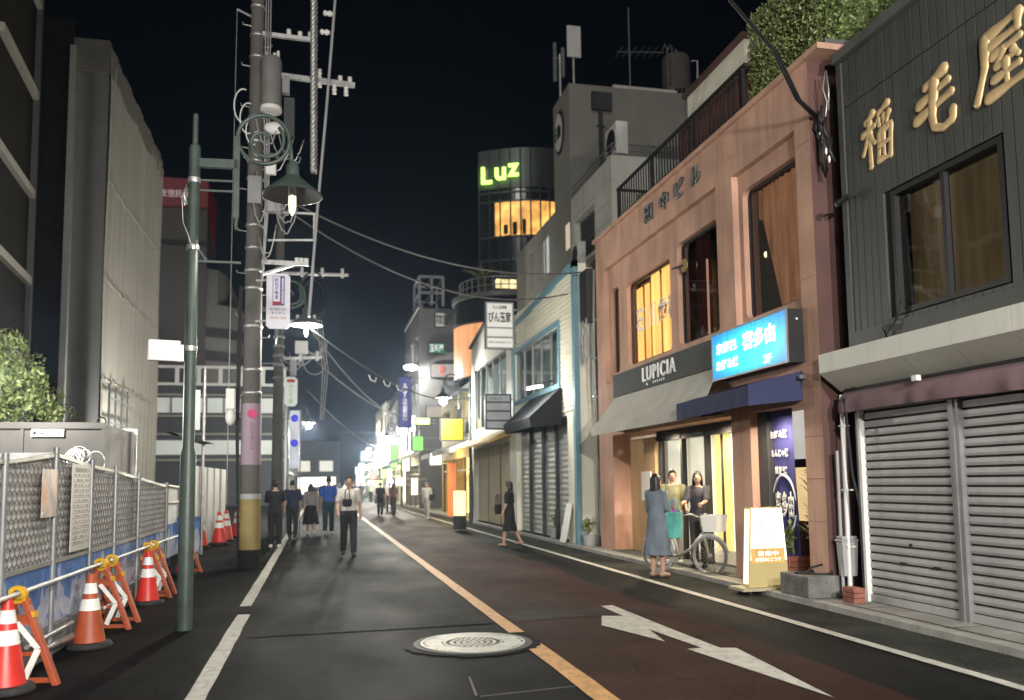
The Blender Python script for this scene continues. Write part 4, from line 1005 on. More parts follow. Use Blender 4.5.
MB().cyl((10.6, 36.2, 18.85), (10.6, 36.2, 21.0), .06).build('mast', M_['galv'], t)
MB().box(10.28, 36.1, 19.7, 10.42, 36.25, 21.5).build('panel', M_['grey_metal'], t); MB().box(10.66, 36.1, 19.9, 10.8, 36.25, 21.3).build('panel', M_['grey_metal'], t)
MB().bar((10.3, 36.2, 20.8), (10.75, 36.2, 20.8), .05).build('crossbar', M_['galv'], t)
t = thing('aerial', 'thin television aerial standing on the grey concrete roof', 'aerial', (13.9, 36, 18.85))
MB().cyl((13.9, 36, 18.85), (13.9, 36, 23.5), .03).build('mast', M_['grey_metal'], t)
mb = MB(); mb.bar((13.3, 36, 21.3), (15.6, 36, 21.5), .03)
for k in range(7): mb.bar((13.4 + k * .34, 35.5, 21.31 + k * .03), (13.4 + k * .34, 36.5, 21.31 + k * .03), .018)
mb.build('yagi', M_['grey_metal'], t)
wt = thing('water_tank', 'round grey water tank with ladder rail on the roof behind the balustrade', 'water tank', (16.3, 36.2, 18.85))
MB().lathe([(.62, 19.65), (.66, 19.8), (.66, 21.2), (.6, 21.4), (.15, 21.6)], (16.3, 36.2, 0), 24).build('tank', M_['pole_conc'], wt, smooth=True, auto=45)
MB().cyl((16.3, 36.2, 21.55), (16.3, 36.2, 21.8), .08).build('cap', M_['pole_conc'], wt)
mb = MB()
for sx, sy in ((-1, -1), (1, -1), (1, 1), (-1, 1)): mb.bar((16.3 + sx * .6, 36.2 + sy * .6, 18.85), (16.3 + sx * .5, 36.2 + sy * .5, 19.7), .07)
for k in range(6): mb.bar((15.7 + .2 * k, 35.55, 18.85), (15.9 + .2 * k, 35.6, 19.65), .04)
mb.build('stand', M_['galv'], wt)
mb = MB()
for x in (15.55, 15.8): mb.tube([(x, 35.5, 18.9), (x, 35.5, 21.5), (x, 35.7, 21.75), (x, 36, 21.6)], .025, 6)
for k in range(7): mb.bar((15.55, 35.5, 19.2 + k * .33), (15.8, 35.5, 19.2 + k * .33), .025)
mb.build('ladder', M_['galv'], wt)
mb = MB(); mb.tube([(17.0, 35.5, 18.9), (17.05, 35.5, 21.0), (16.8, 35.6, 21.0)], .03, 6); mb.box(16.85, 35.4, 19.0, 17.15, 35.6, 19.9); mb.build('pump_pipe', M_['white_plastic'], wt)

# ------------------------------------------------------------------ glass tower with a green lit name
lz = thing('glass_tower', 'dark curved glass tower with glowing green letters near its top', 'building', (15, 75, 0))
def curve(r_, z, y0=70.): 
    P = []
    for k in range(17):
        t = k / 16; P.append((13.4 - r_ * .3 + 6.6 * t, y0 + 1.3 - 2. * math.sin(t * PI * .62) - r_, z))
    P += [(27 + r_, y0 - .3 - r_, z), (30 + r_, 86, z), (20 - r_, 90, z)]
    return P
tw = mat('dark_tower_glass', (.03, .04, .045), .15, spec=.7, var=.2, scale=.3)
MB().rings([curve(0, .05), curve(0, 30)], True, True).build('wall', tw, lz)
fin = mat('tower_panel', (.1, .115, .115), .4, metal=.3, var=.1)
MB().rings([curve(.12, 26.7), curve(.12, 30.2)], True, True).build('parapet', fin, lz)
mb = MB()
for z in (26.3, 25.5, 22.4, 20.4, 18.0): mb.rings([curve(.1, z), curve(.1, z + .16)], True, True)
mb.build('band', fin, lz)
mb = MB(); c0 = curve(.1, 0)
for k in range(0, 17, 2): mb.bar((c0[k][0], c0[k][1], 17), (c0[k][0], c0[k][1], 30.15), .12, up=(0, 1, 0))
for k in range(4): mb.bar((19.8 + 1.6 * k, 69.65, 17), (19.8 + 1.6 * k, 69.65, 30.15), .12, up=(0, 1, 0))
mb.build('mullion', fin, lz)
lit = emit('orange_lit_floor', (1, .5, .12), 1.25, var=.55, scale=.9)
cc = curve(.03, 22.5)[3:17]
mb = MB()
for i in range(len(cc) - 1):
    a, b = cc[i], cc[i + 1]; mb.poly([a, b, (b[0], b[1], 25.5), (a[0], a[1], 25.5)])
mb.poly([cc[-1], (22.5, 69.67, 22.5), (22.5, 69.67, 25.5), (cc[-1][0], cc[-1][1], 25.5)])
mb.build('lit_floor', lit, lz)
mb = MB()
for k in range(7): mb.box(15.2 + k * .8, 69.4 + .02 * k, 22.6, 15.5 + k * .8, 69.8, 23.3 + .3 * (k % 3))
mb.build('table_silhouette', M_['dark_wall'], lz)
luz = tag(thing('letter_sign', 'glowing green letters on the parapet of the curved glass tower', 'sign', (15, 71, 28)), None)
gl = emit('green_lit_letter', (.55, 1, .16), 3.2)
for ch, k, wd, hh, dz in (('L', 1.6, .95, 1.5, 0), ('u', 4.2, .95, 1.1, -.2), ('z', 6.7, .95, 1.1, -.15)):
    c0 = curve(.35, 0); i = int(k); a = Vector(c0[i]).lerp(Vector(c0[i + 1]), k - i); d = Vector(c0[i + 1]) - Vector(c0[i])
    lettering('letter', ch, (a.x, a.y, 27.75 + dz + .08 * k), wd, hh, gl, luz, off=.02, depth=.15, xdir=d)

# ------------------------------------------------------------------ round cornered dark building with an amber curtained floor
cvb = thing('round_building', 'round cornered dark glass building with an amber curtained floor and roof plants', 'building', (8, 48, 0))
def rc(r_, z):
    P = []
    for k in range(13):
        a = PI * .86 + PI * .66 * k / 12; P.append((10.45 + (2.9 + r_) * math.cos(a), 48 + (2.9 + r_) * math.sin(a), z))
    return P + [(16, 45 - r_, z), (16, 52, z), (11, 52, z)]
MB().rings([rc(0, .07), rc(0, 11.9)], True, True).build('wall', mat('black_glass', (.012, .014, .015), .1, spec=.7), cvb)
MB().rings([rc(.15, 11.75), rc(.15, 12.0)], True, True).build('roof_edge', M_['coping'], cvb)
p = rc(.04, 0)[0:14]; mb = MB()
def alongcurve(u):
    u = u * (len(p) - 1); i = min(int(u), len(p) - 2); return Vector(p[i]).lerp(Vector(p[i + 1]), u - i)
mb.grid(lambda u, v: tuple(alongcurve(.02 + .98 * u) + Vector((0, 0, 7.4 + 2.9 * v))), 40, 1)
mb.build('lit_curtain', emit('amber_curtain', (1, .45, .2), .8, var=.25, scale=5, stretch=(1.5, 1.5, .1)), cvb)
mb = MB()
for z in (10.32, 7.3): mb.rings([rc(.1, z), rc(.1, z + .1)], True, True)
mb.build('band', M_['dark_wall'], cvb)
mb = MB(); q = rc(-.3, 12)
for k in range(0, 14): mb.bar(q[k], (q[k][0], q[k][1], 12.9), .05, up=(0, 1, 0))
for z in (12.9, 12.45):
    for k in range(14): mb.bar((q[k][0], q[k][1], z), (q[k + 1][0], q[k + 1][1], z), .05)
mb.build('roof_rail', M_['grey_metal'], cvb)
MB().box(9.5, 45.6, 12.3, 12.2, 45.9, 12.75).build('lit_strip', emit('warm_strip', (1, .8, .4), 1.2, var=.4), cvb)
t = thing('roof_palm', 'spiky palm growing behind the rail of the round cornered roof', 'plant', (8.9, 46.6, 12))
mf = MB()
for k in range(90):
    a = RND.uniform(0, 2 * PI); d = Vector((math.cos(a), math.sin(a), RND.uniform(-.1, 1.3))).normalized(); l = RND.uniform(.8, 1.5); e = d.cross(Vector((0, 0, 1))).normalized() * .05
    p0 = Vector((8.9, 46.6, 12.9)); mf.cur = RND.choice((0, 1, 2)); mf.poly([p0 - e * .3, p0 + d * l * .5 - e, p0 + d * l - Vector((0, 0, .2)), p0 + d * l * .5 + e])
mf.build('foliage', M_['leafs'], t); MB().cyl((8.9, 46.6, 12), (8.9, 46.6, 12.95), .12, .09).build('trunk', M_['bark'], t)

# ------------------------------------------------------------------ hanging signs over the pavement
def box_sign(name, label, x0, x1, y, z0, z1, parts, frame=M_['grey_metal'], d=.22, face=None, cat='sign', bracket=True, hang=6.1):
    t = thing(name, label, cat, ((x0 + x1) / 2, y, z0))
    MB().box(x0 + .03, y + .012, z0 + .03, x1 - .03, y + d - .012, z1 - .03).build('face', face, t)
    mb = MB(); frame_y(mb, y, x0, x1, z0, z1, .045, d)
    for z in parts: mb.box(x0 + .045, y, z - .025, x1 - .045, y + d, z + .025)
    mb.build('frame', frame, t)
    if bracket:
        for z in (z0 + (z1 - z0) * .15, z0 + (z1 - z0) * .85): MB().bar((x1, y + d / 2, z), (hang, y + d / 2, z), .05).build('bracket', M_['grey_metal'], t)
    return t
paper = emit('dim_lit_white_face', (1, .97, .88), .34, var=.08, base=(.5, .5, .47))
t = box_sign('hanging_sign', 'white hanging sign with brushed black characters over the clapboard building', 5.06, 5.96, 26, 5.72, 7.2, (6.38, 6.08), face=paper)
lettering('lettering', 'びん玉家', (5.51, 26, 6.72), .72, .34, M_['text_black'], t, facing='south', off=.02, depth=.01)
lettering('lettering', 'れん玉酒場', (5.51, 26, 7.03), .44, .11, M_['text_black'], t, facing='south', off=.01, depth=.01)
lettering('lettering', '海鮮炭火焼 宴会承ります', (5.51, 26, 5.92), .74, .07, M_['grey_metal'], t, facing='south', depth=.01)
t = box_sign('hanging_sign', 'grey slatted tenant sign hanging beside the black awning', 5.1, 5.94, 26.4, 3.22, 4.34, (4.08, 3.8, 3.5), face=mat('grey_sign_face', (.28, .29, .3), .5), frame=M_['black'])
lettering('lettering', 'ひまわり', (5.45, 26.4, 4.19), .4, .1, M_['text_black'], t, facing='south', depth=.01)
# ------------------------------------------------------------------ construction fence
fz = [(6.1, 1.78), (7.45, 1.76), (8.79, 1.86), (10.11, 1.78), (11.25, 1.74), (12.63, 1.67), (14.88, 1.55)]
fn = thing('construction_fence', 'grey mesh construction fence with blue and white mural boards along its foot', 'fence', (-2.4, 10, 0))
FX = -2.4
mesh_back = mat('grey_mesh_sheet', (.58, .57, .555), .75, var=.2, scale=2.5, fine=.1, bump=.2, dirt=.3, dscale=2, dirtcol=(.14, .13, .12))
wire_m = mat('mesh_wire', (.13, .125, .12), .6, metal=.2, var=.2)
mural = None
def mural_mat():
    m, nt, out = _nt('cloud_mural'); N = nt.nodes.new; L = nt.links.new
    p = N('ShaderNodeBsdfPrincipled'); L(p.outputs[0], out.inputs[0]); p.inputs['Roughness'].default_value = .55
    tc = N('ShaderNodeTexCoord'); sp = N('ShaderNodeSeparateXYZ'); L(tc.outputs['Object'], sp.inputs[0])
    n = N('ShaderNodeTexNoise'); n.inputs['Scale'].default_value = 1.6; n.inputs['Detail'].default_value = 3; n.inputs['Distortion'].default_value = .6
    mp = N('ShaderNodeMapping'); mp.inputs['Scale'].default_value = (2.2, 2.2, .6); L(tc.outputs['Object'], mp.inputs[0]); L(mp.outputs[0], n.inputs[0])
    z = N('ShaderNodeMapRange'); L(sp.outputs[2], z.inputs[0]); z.inputs[1].default_value = .2; z.inputs[2].default_value = .9; z.inputs[3].default_value = -.28; z.inputs[4].default_value = .3
    a = N('ShaderNodeMath'); a.operation = 'ADD'; L(n.outputs[0], a.inputs[0]); L(z.outputs[0], a.inputs[1])
    cr = N('ShaderNodeValToRGB'); cr.color_ramp.interpolation = 'CONSTANT'; L(a.outputs[0], cr.inputs[0]); e = cr.color_ramp.elements
    e[0].position = 0; e[0].color = (.36, .38, .46, 1); e[1].position = .60; e[1].color = (.055, .16, .40, 1)
    for pos, col in ((.33, (.16, .22, .42, 1)), (.37, (.40, .42, .48, 1)), (.47, (.33, .34, .44, 1)), (.72, (.03, .10, .30, 1))):
        k = e.new(pos); k.color = col
    L(cr.outputs[0], p.inputs['Base Color'])
    return m
mural = mural_mat()
def topz(y):
    for (a, za), (b, zb) in zip(fz, fz[1:]):
        if a <= y <= b: return za + (zb - za) * (y - a) / (b - a)
    return fz[-1][1]
for (a, za), (b, zb) in zip(fz, fz[1:]):
    MB().poly([(FX - .035, a, .86), (FX - .035, b, .86), (FX - .035, b, zb - .03), (FX - .035, a, za - .03)]).build('back_sheet', mesh_back, fn)
    # hexagonal wire mesh, real strands
    mb = MB(); w_, h_ = .115, .075; j = 0; z = .84
    rows = int((max(za, zb) - .84) / h_) + 1
    for j in range(rows):
        n = int((b - a) / w_)
        for i in range(n):
            y0 = a + i * w_ + (w_ / 2 if j % 2 else 0); z0 = .86 + j * h_
            if z0 + h_ > topz(min(y0, b)) or y0 + w_ > b + .02: continue
            t_ = .0085
            for (p, q) in (((y0, z0), (y0, z0 + h_ * .55)), ((y0, z0 + h_ * .55), (y0 + w_ / 2, z0 + h_)), ((y0 + w_, z0 + h_ * .55), (y0 + w_ / 2, z0 + h_))):
                d = Vector((q[0] - p[0], q[1] - p[1])).normalized(); nn = Vector((-d.y, d.x)) * t_
                mb.poly([(FX, p[0] - nn.x, p[1] - nn.y), (FX, q[0] - nn.x, q[1] - nn.y), (FX - .004, q[0] + nn.x, q[1] + nn.y), (FX - .004, p[0] + nn.x, p[1] + nn.y)])
    mb.build('wire_mesh', wire_m, fn)
    MB().bar((FX, a, za), (FX, b, zb), .035).build('rail', M_['galv'], fn); MB().bar((FX, a, .87), (FX, b, .87), .035).build('rail', M_['galv'], fn)
    MB().box(FX - .02, a + .03, .3, FX, b - .03, .85).build('mural_board', mural, fn)
for y, zt in fz: MB().cyl((FX + .012, y, 0), (FX + .012, y, zt + .07), .027).build('post', M_['grey_metal'], fn)
# pale far panels
MB().poly([(FX - .3, 14.9, .85), (-2.75, 20.3, .85), (-2.75, 20.3, 1.5), (FX - .3, 14.9, 1.62)]).build('back_sheet', mat('pale_mesh_sheet', (.5, .49, .48), .7, var=.15, scale=2), fn)
for y, x in ((14.95, -2.7), (16.7, -2.7), (18.5, -2.72), (20.2, -2.75)): MB().cyl((x + .02, y, 0), (x + .02, y, 1.62), .026).build('post', M_['grey_metal'], fn)
MB().bar((-2.68, 14.9, 1.28), (-2.72, 20.3, 1.24), .03).build('rail', M_['galv'], fn); MB().bar((-2.68, 14.9, 1.62), (-2.72, 20.3, 1.5), .03).build('rail', M_['galv'], fn)
MB().box(-2.7, 15.0, .25, -2.68, 18.2, .85).build('mural_board', mural, fn)
mb = MB(); mb.box(-2.95, 18.3, .22, -2.3, 18.33, .95); mb.build('mural_board', mural, fn)
for x in (-2.9, -2.36): MB().box(x, 18.3, .0, x + .04, 18.36, .25).build('stand_foot', M_['grey_metal'], fn)
mb = MB()
for y0 in (6.2, 7.9, 9.6, 11.3, 13.0): mb.box(-2.55, y0, 0, -2.41, y0 + 1.62, .27)
mb.build('footing', M_['stone_block'], fn)
tag(MB().cyl((-2.27, 8.1, .19), (-2.3, 9.3, .12), .028).build('steel_pipe', M_['galv']), 'short steel pipe lying at the fence foot behind the first cones', 'pipe')

# notices
po = thing('site_poster', 'faded orange poster tied to the fence mesh', 'poster', (-2.37, 8.55, 1.3))
def faded():
    m, nt, out = _nt('faded_poster'); N = nt.nodes.new; L = nt.links.new
    p = N('ShaderNodeBsdfPrincipled'); L(p.outputs[0], out.inputs[0]); p.inputs['Roughness'].default_value = .4
    tc = N('ShaderNodeTexCoord'); n = N('ShaderNodeTexNoise'); n.inputs['Scale'].default_value = 3.2; L(tc.outputs['Object'], n.inputs[0])
    cr = N('ShaderNodeValToRGB'); L(n.outputs[0], cr.inputs[0]); e = cr.color_ramp.elements
    e[0].position = .35; e[0].color = (.34, .3, .3, 1); e[1].position = .6; e[1].color = (.62, .36, .26, 1); k = e.new(.46); k.color = (.6, .47, .4, 1)
    L(cr.outputs[0], p.inputs['Base Color']); return m
MB().box(-2.372, 8.33, 1.29, -2.366, 8.8, 1.72).build('sheet', faded(), po)
for z in (1.7, 1.32): MB().box(-2.366, 8.34, z, -2.36, 8.36, z + .02).build('tie', M_['white_plastic'], po)
nt_ = thing('site_notice', 'tall white notice board full of small print on the fence mesh', 'notice', (-2.37, 9.7, .9))
MB().box(-2.375, 9.28, .92, -2.366, 9.98, 1.79).build('sheet', mat('notice_paper', (.5, .48, .43), .5, var=.06), nt_)
lettering('lettering', '建築計画のお知らせ', (-2.366, 9.63, 1.73), .5, .05, M_['text_black'], nt_, facing='east', depth=.003)
mb = MB(); z = 1.66
while z > .98:
    mb.box(-2.366, 9.33, z, -2.3645, 9.93, z + .006)
    for k in range(6):
        y = 9.34 + RND.random() * .1
        while y < 9.9:
            l = RND.uniform(.02, .12); mb.box(-2.366, y, z + .014, -2.3647, min(y + l, 9.92), z + .03); y += l + RND.uniform(.02, .08)
        break
    z -= .052
mb.build('print_lines', mat('grey_print', (.22, .21, .2), .6), nt_)

# ------------------------------------------------------------------ cones
def cone(label, x, y, m, rz, first=[None]):
    t = thing('traffic_cone', label, 'traffic cone', (x, y, 0), 'cones along the construction fence'); t.rotation_euler[2] = rz
    def loc(o): o.parent = t; o.location = (0, 0, 0)
    o = MB().lathe([(.155, .035), (.15, .05), (.036, .69), (.03, .705), (.02, .705)], n=28).build('body', m, None, smooth=True, auto=35); loc(o)
    for z0, z1 in ((.36, .47), (.52, .62)):
        r = lambda z: .15 - (.114) * (z - .05) / .64 + .003
        o = MB().lathe([(r(z0), z0), (r(z1), z1)], n=28, caps=False).build('reflective_band', M_['reflector'], None, smooth=True); loc(o)
    mb = MB(); mb.lathe([(.21, 0), (.215, .02), (.2, .05), (.15, .06)], n=28); o = mb.build('base', M_['rubber'], None, smooth=True, auto=40); loc(o)
    return t
cone('red traffic cone with white bands before the first barrier, nearest of the cones', -2.33, 7.45, M_['red_plastic'], .2)
cone('weathered orange traffic cone with white bands before the twin barriers', -2.17, 9.28, M_['orange_plastic'], .9)
cone('red traffic cone with white bands standing before the third barrier pair', -2.2, 12.4, M_['red_plastic'], 2.)
cone('small red traffic cone half hidden by the green lamp post', -2.28, 16.2, M_['red_plastic'], .3)
for k, (x, y) in enumerate(((-2.9, 23.2), (-2.55, 24.2), (-2.5, 25.5), (-2.35, 27.2))):
    c = cone(['far red cone first in the row by the white hoarding', 'far red cone second in the row by the white hoarding', 'far red cone third in the row by the white hoarding', 'far red cone last in the row by the white hoarding'][k], x, y, M_['red_plastic'], k)
    c.scale = (1.25, 1.25, 1.25)

# ------------------------------------------------------------------ A frame barriers
def barrier(label, x, y, rz=0):
    t = thing('barrier_stand', label, 'barrier', (x, y, 0), 'orange barrier stands along the fence'); t.rotation_euler[2] = rz
    def put(mb, name, m, p=None, **k):
        mb.v = [(vx * .95 - .13 * vz, vy, vz * .83) for vx, vy, vz in mb.v]
        o = mb.build(name, m, None, **k); o.parent = p or t; return o
    mb = MB()
    for s in (-1, 1): mb.bar((s * .05, 0, .80), (s * .21, 0, .0), .05, .075, up=(0, 1, 0))
    mb.bar((-.16, 0, .30), (.16, 0, .30), .03, .04); mb.bar((-.2, 0, .05), (.2, 0, .05), .03, .05); mb.box(-.085, -.025, .76, .085, .025, .82)
    put(mb, 'frame', M_['orange_plastic'], bevel=.006)
    mb = MB(); mb.bar((-.105, 0, .62), (.105, 0, .62), .055, .09); put(mb, 'crossbar', M_['orange_plastic'])
    for s in (-1, 1): put(MB().box(s * .1 - .022, -.036, .645, s * .1 + .022, .036, .70), 'yellow_reflector', M_['yellow_plastic'])
    mb = MB(); mb.bar((-.03, -.034, .60), (.115, -.034, .35), .008, .05, up=(0, 0, 1)); mb.bar((.115, -.034, .35), (-.02, -.034, .08), .008, .05, up=(0, 0, 1))
    put(mb, 'white_chevron', M_['reflector'])
    mb = MB()
    mb.lathe([(.07, -.03), (.075, -.01), (.075, .01), (.07, .03), (.034, .03), (.034, -.03), (.07, -.03)], n=18, caps=False)
    mb.v = [(vx, vz, vy + .87) for vx, vy, vz in mb.v]; mb.box(-.06, -.03, .78, .06, .03, .83)
    put(mb, 'clamp', M_['yellow_plastic'], smooth=True, auto=40)
    return t
bl = ['orange barrier stand behind the nearest red cone', 'orange barrier stand, front one of the twin pair', 'orange barrier stand, rear one of the twin pair', 'orange barrier stand, front one behind the second red cone', 'orange barrier stand, rear one behind the second red cone', 'orange barrier stand half hidden by the green lamp post']
for l, (x, y) in zip(bl, ((-2.2, 7.62), (-2.2, 10.3), (-2.2, 10.82), (-2.2, 13.0), (-2.2, 13.45), (-2.25, 16.7))): barrier(l, x, y, rad(-6))
polem = mat('white_barrier_pipe', (.66, .66, .64), .4, metal=.2, var=.1)
for a, b, l in ((6.3, 10.35, 'white upper pipe running through the nearest barrier clamps'), (10.8, 13.05, 'white upper pipe between the twin barriers and the next pair'), (13.4, 16.75, 'white upper pipe running to the barrier behind the lamp post')):
    tag(MB().cyl((-2.31, a, .722), (-2.31, b, .722), .018, n=10).build('barrier_pipe', polem, smooth=True, auto=40), l, 'pipe', 'pipes of the barriers')
def striped(a, b, l):
    t = thing('barrier_pipe', l, 'pipe', (-2.2, (a + b) / 2, .2), 'pipes of the barriers')
    n = max(2, int((b - a) / .22)); m1, m2 = MB(), MB()
    for k in range(n): (m1 if k % 3 else m2).cyl((-2.25, a + (b - a) * k / n, .25), (-2.25, a + (b - a) * (k + 1) / n, .25), .016, n=8)
    m1.build('white_band', polem, t); m2.build('black_band', M_['black'], t)
striped(9.9, 11.6, 'lower striped pipe through the twin barriers'); striped(12.7, 14.3, 'lower striped pipe through the pair behind the second red cone')
tag(MB().cyl((-2.23, 7.6, .3), (-2.23, 8.9, .3), .018).build('barrier_pipe', M_['galv']), 'bare steel lower pipe at the nearest barrier', 'pipe', 'pipes of the barriers')

# ------------------------------------------------------------------ site cabin behind the fence
cbn = thing('site_cabin', 'grey brown site cabin panel with a white name plate behind the fence', 'site cabin', (-4, 14, 0))
cm = mat('cabin_steel', (.075, .07, .066), .55, var=.15, scale=1.5, dirt=.2, dscale=2)
MB().box(-9, 15.05, 0, -3.37, 17, 2.57).build('wall', cm, cbn)
mb = MB()
for x in (-8.2, -7.0, -5.8, -4.62, -3.42): mb.box(x, 15.01, 0, x + .05, 15.05, 2.55)
mb.box(-9, 15.0, 2.5, -3.36, 15.06, 2.6); mb.build('rib', cm, cbn)
npz = MB().box(-4.46, 15.0, 2.37, -3.98, 15.02, 2.49).build('name_plate', M_['white_plastic'], cbn)
lettering('lettering', '●LAMBDACURE', (-4.22, 15.0, 2.43), .42, .06, M_['text_black'], npz, facing='south', off=.01, depth=.006)
for x in (-4.62, -3.45):
    mb = MB(); mb.tube([(x + .07 * math.cos(a), 15.1, 2.6 + .09 * math.sin(a)) for a in [PI * k / 10 for k in range(11)]], .014, 6); mb.build('lifting_eye', M_['black'], cbn)
MB().box(-9, 14.6, 2.02, -4.0, 14.64, 2.1).build('roof_gutter', M_['grey_metal'], cbn)
mb = MB()
for k in range(30): mb.bar((-4.05 - k * .12, 14.62, 1.2), (-4.05 - k * .12, 14.62, 2.02), .02)
tag(mb.build('mesh_cage', M_['grey_metal']), 'row of thin grey bars in front of the site cabin', 'rack')
mb = MB()
for k in range(14):
    c = Vector((-3.62 + RND.gauss(0, .12), 14.4, 1.95 + RND.gauss(0, .08))); r = RND.uniform(.08, .16); tl = RND.uniform(-.5, .5)
    mb.tube([c + Vector((r * math.cos(a), .05 * math.sin(a + tl), r * 1.2 * math.sin(a))) for a in [2 * PI * q / 18 for q in range(19)]], .009, 5)
tag(mb.build('cable_bundle', M_['galv'], smooth=True), 'tangle of coiled wires hanging above the fence beside the cabin', 'cables')
gd = thing('glass_door', 'aluminium double door with pale glass standing beside the site cabin', 'door', (-3.5, 17, 0))
mb = MB(); frame_y(mb, 16.98, -3.82, -3.27, 1.0, 2.62, .04, .05); mb.box(-3.57, 16.985, 1.04, -3.53, 17.02, 2.58); mb.build('frame', M_['galv'], gd)
for x0 in (-3.775, -3.525): MB().box(x0, 17.0, 1.04, x0 + .2, 17.005, 2.57).build('glass', mat('frosted_glass', (.4, .4, .36), .35, var=.2, scale=2), gd)
mb = MB(); mb.grid(lambda u, v: (-3.3 + .9 * u, 20.2 + 1.5 * v, 2.75 - .25 * u + .04 * math.sin(u * 8)), 10, 4)
tag(mb.build('blue_tarp', mat('teal_tarp', (.05, .2, .26), .6, var=.2)), 'small teal tarpaulin stretched beside the wrapped building', 'tarpaulin')
# white hoarding further on
hd = thing('site_hoarding', 'plain white hoarding panels beyond the mesh fence', 'hoarding', (-3, 25, 0))
hm = mat('white_hoarding', (.5, .5, .47), .6, var=.08, dirt=.2)
for k in range(5): MB().box(-2.95 + .03 * k, 21.5 + k * 1.3, 0, -2.9 + .03 * k, 22.78 + k * 1.3, 2.05).build('panel', hm, hd)

# ------------------------------------------------------------------ buildings on the fence side
wr = thing('wrapped_building', 'tall building wrapped in pale ribbed scaffold sheeting', 'building', (-6, 30, 0))
sheetm = mat('scaffold_sheet', (.21, .2, .175), .8, var=.14, scale=.6, stretch=(2, 2, .15), dirt=.25, dscale=.6, dirtcol=(.14, .13, .1))
mb = MB()
def rib(u, v):
    yy = 25.95 + 8.6 * u; return (-6 + .022 * math.cos(u * 2 * PI * 13) + .025 * math.sin(v * 9 + u * 5), yy, 14.05 * v - .25 * u * v)
mb.grid(rib, 176, 10); mb.build('sheeting', sheetm, wr, smooth=True)
MB().box(-6.95, 26.05, 0, -6.1, 34.4, 13.6).build('wall', M_['grey_wall'], wr)
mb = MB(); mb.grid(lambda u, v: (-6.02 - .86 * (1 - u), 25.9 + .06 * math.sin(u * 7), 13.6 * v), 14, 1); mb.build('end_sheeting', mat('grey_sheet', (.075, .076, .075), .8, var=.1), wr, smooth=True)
MB().box(-7.03, 25.75, 0, -6.86, 25.98, 14.2).build('corner_post', mat('pale_post', (.15, .148, .14), .8), wr)
mb = MB()
for z in (4.6, 7.4, 10.3): mb.tube([(-5.955 + .01 * math.sin(k), 25.95 + .43 * k, z + .05 * math.sin(k * 2.1)) for k in range(20)], .018, 5)
mb.build('sheet_seam', sheetm, wr)
mb = MB(); n = 18
for k in range(n): mb.box(-6.16, 25.9 + k * .48, 13.5 + .1 * math.sin(k), -5.98, 26.37 + k * .48, 14.35 - .012 * k + .06 * math.sin(k * 1.7))
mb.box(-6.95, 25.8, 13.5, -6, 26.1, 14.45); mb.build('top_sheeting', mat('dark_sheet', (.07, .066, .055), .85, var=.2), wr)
mb = MB()
for k in range(4):
    for z in (3.4, 4.1): mb.bar((-5.8, 26.2 + k * .8, z), (-5.8, 27.0 + k * .8, z), .05)
    mb.bar((-5.8, 26.2 + k * .8, 2.4), (-5.8, 26.2 + k * .8, 4.5), .05, up=(0, 1, 0))
mb.build('scaffold_rail', M_['dark_wall'], wr)
tag(MB().box(-11, 26.2, 0, -7.04, 27.0, 15.2).build('recess_wall', mat('black_tile', (.01, .0105, .011), .9, var=.3, scale=2, spec=.05)), 'black tiled wall in the recess between the two left buildings', 'wall')
ob = thing('office_building', 'dark office building with pale ledges rising behind the tree', 'building', (-6.6, 21, 0))
d = Vector((-.0974, 1.0531, 0)).normalized(); nrm = Vector((d.y, -d.x, 0))
def fp(s, o, z): 
    p = Vector((-6.62, 18.0, 0)) + d * s + nrm * o; return (p.x, p.y, z)
mb = MB()
mb.prism([fp(-.6, 0, 0), fp(5.9, 0, 0), fp(5.9, -6, 0), fp(-.6, -6, 0)], (0, 0, 19)); mb.build('wall', M_['brown_wall'], ob)
mb = MB(); mb.prism([fp(.5, .08, 0), fp(.86, .08, 0), fp(.86, -.2, 0), fp(.5, -.2, 0)], (0, 0, 19)); mb.prism([fp(-1.2, .3, 0), fp(-.3, .3, 0), fp(-.3, -.2, 0), fp(-1.2, -.2, 0)], (0, 0, 19)); mb.build('column', M_['brown_wall'], ob)
mb = MB(); mb.prism([fp(-7, .02, 0), fp(-1.0, .02, 0), fp(-1.0, -3, 0), fp(-7, -3, 0)], (0, 0, 19)); mb.build('near_wing', M_['brown_wall'], ob)
ledge = mat('pale_ledge', (.26, .25, .22), .7, var=.1)
for z in (4.55, 6.55, 8.75, 11.3, 13.7, 16.2):
    MB().prism([fp(1.5, .0, z), fp(5.0, .0, z), fp(5.0, .13, z), fp(1.5, .13, z)], (0, 0, .2)).build('ledge', ledge, ob)
    MB().prism([fp(-4, .3, z), fp(-.35, .3, z), fp(-.35, .5, z), fp(-4, .5, z)], (0, 0, .2)).build('ledge', ledge, ob)
MB().prism([fp(5.0, .12, 0), fp(5.16, .12, 0), fp(5.16, 0, 0), fp(5.0, 0, 0)], (0, 0, 19)).build('drain_pipe', M_['dark_wall'], ob)

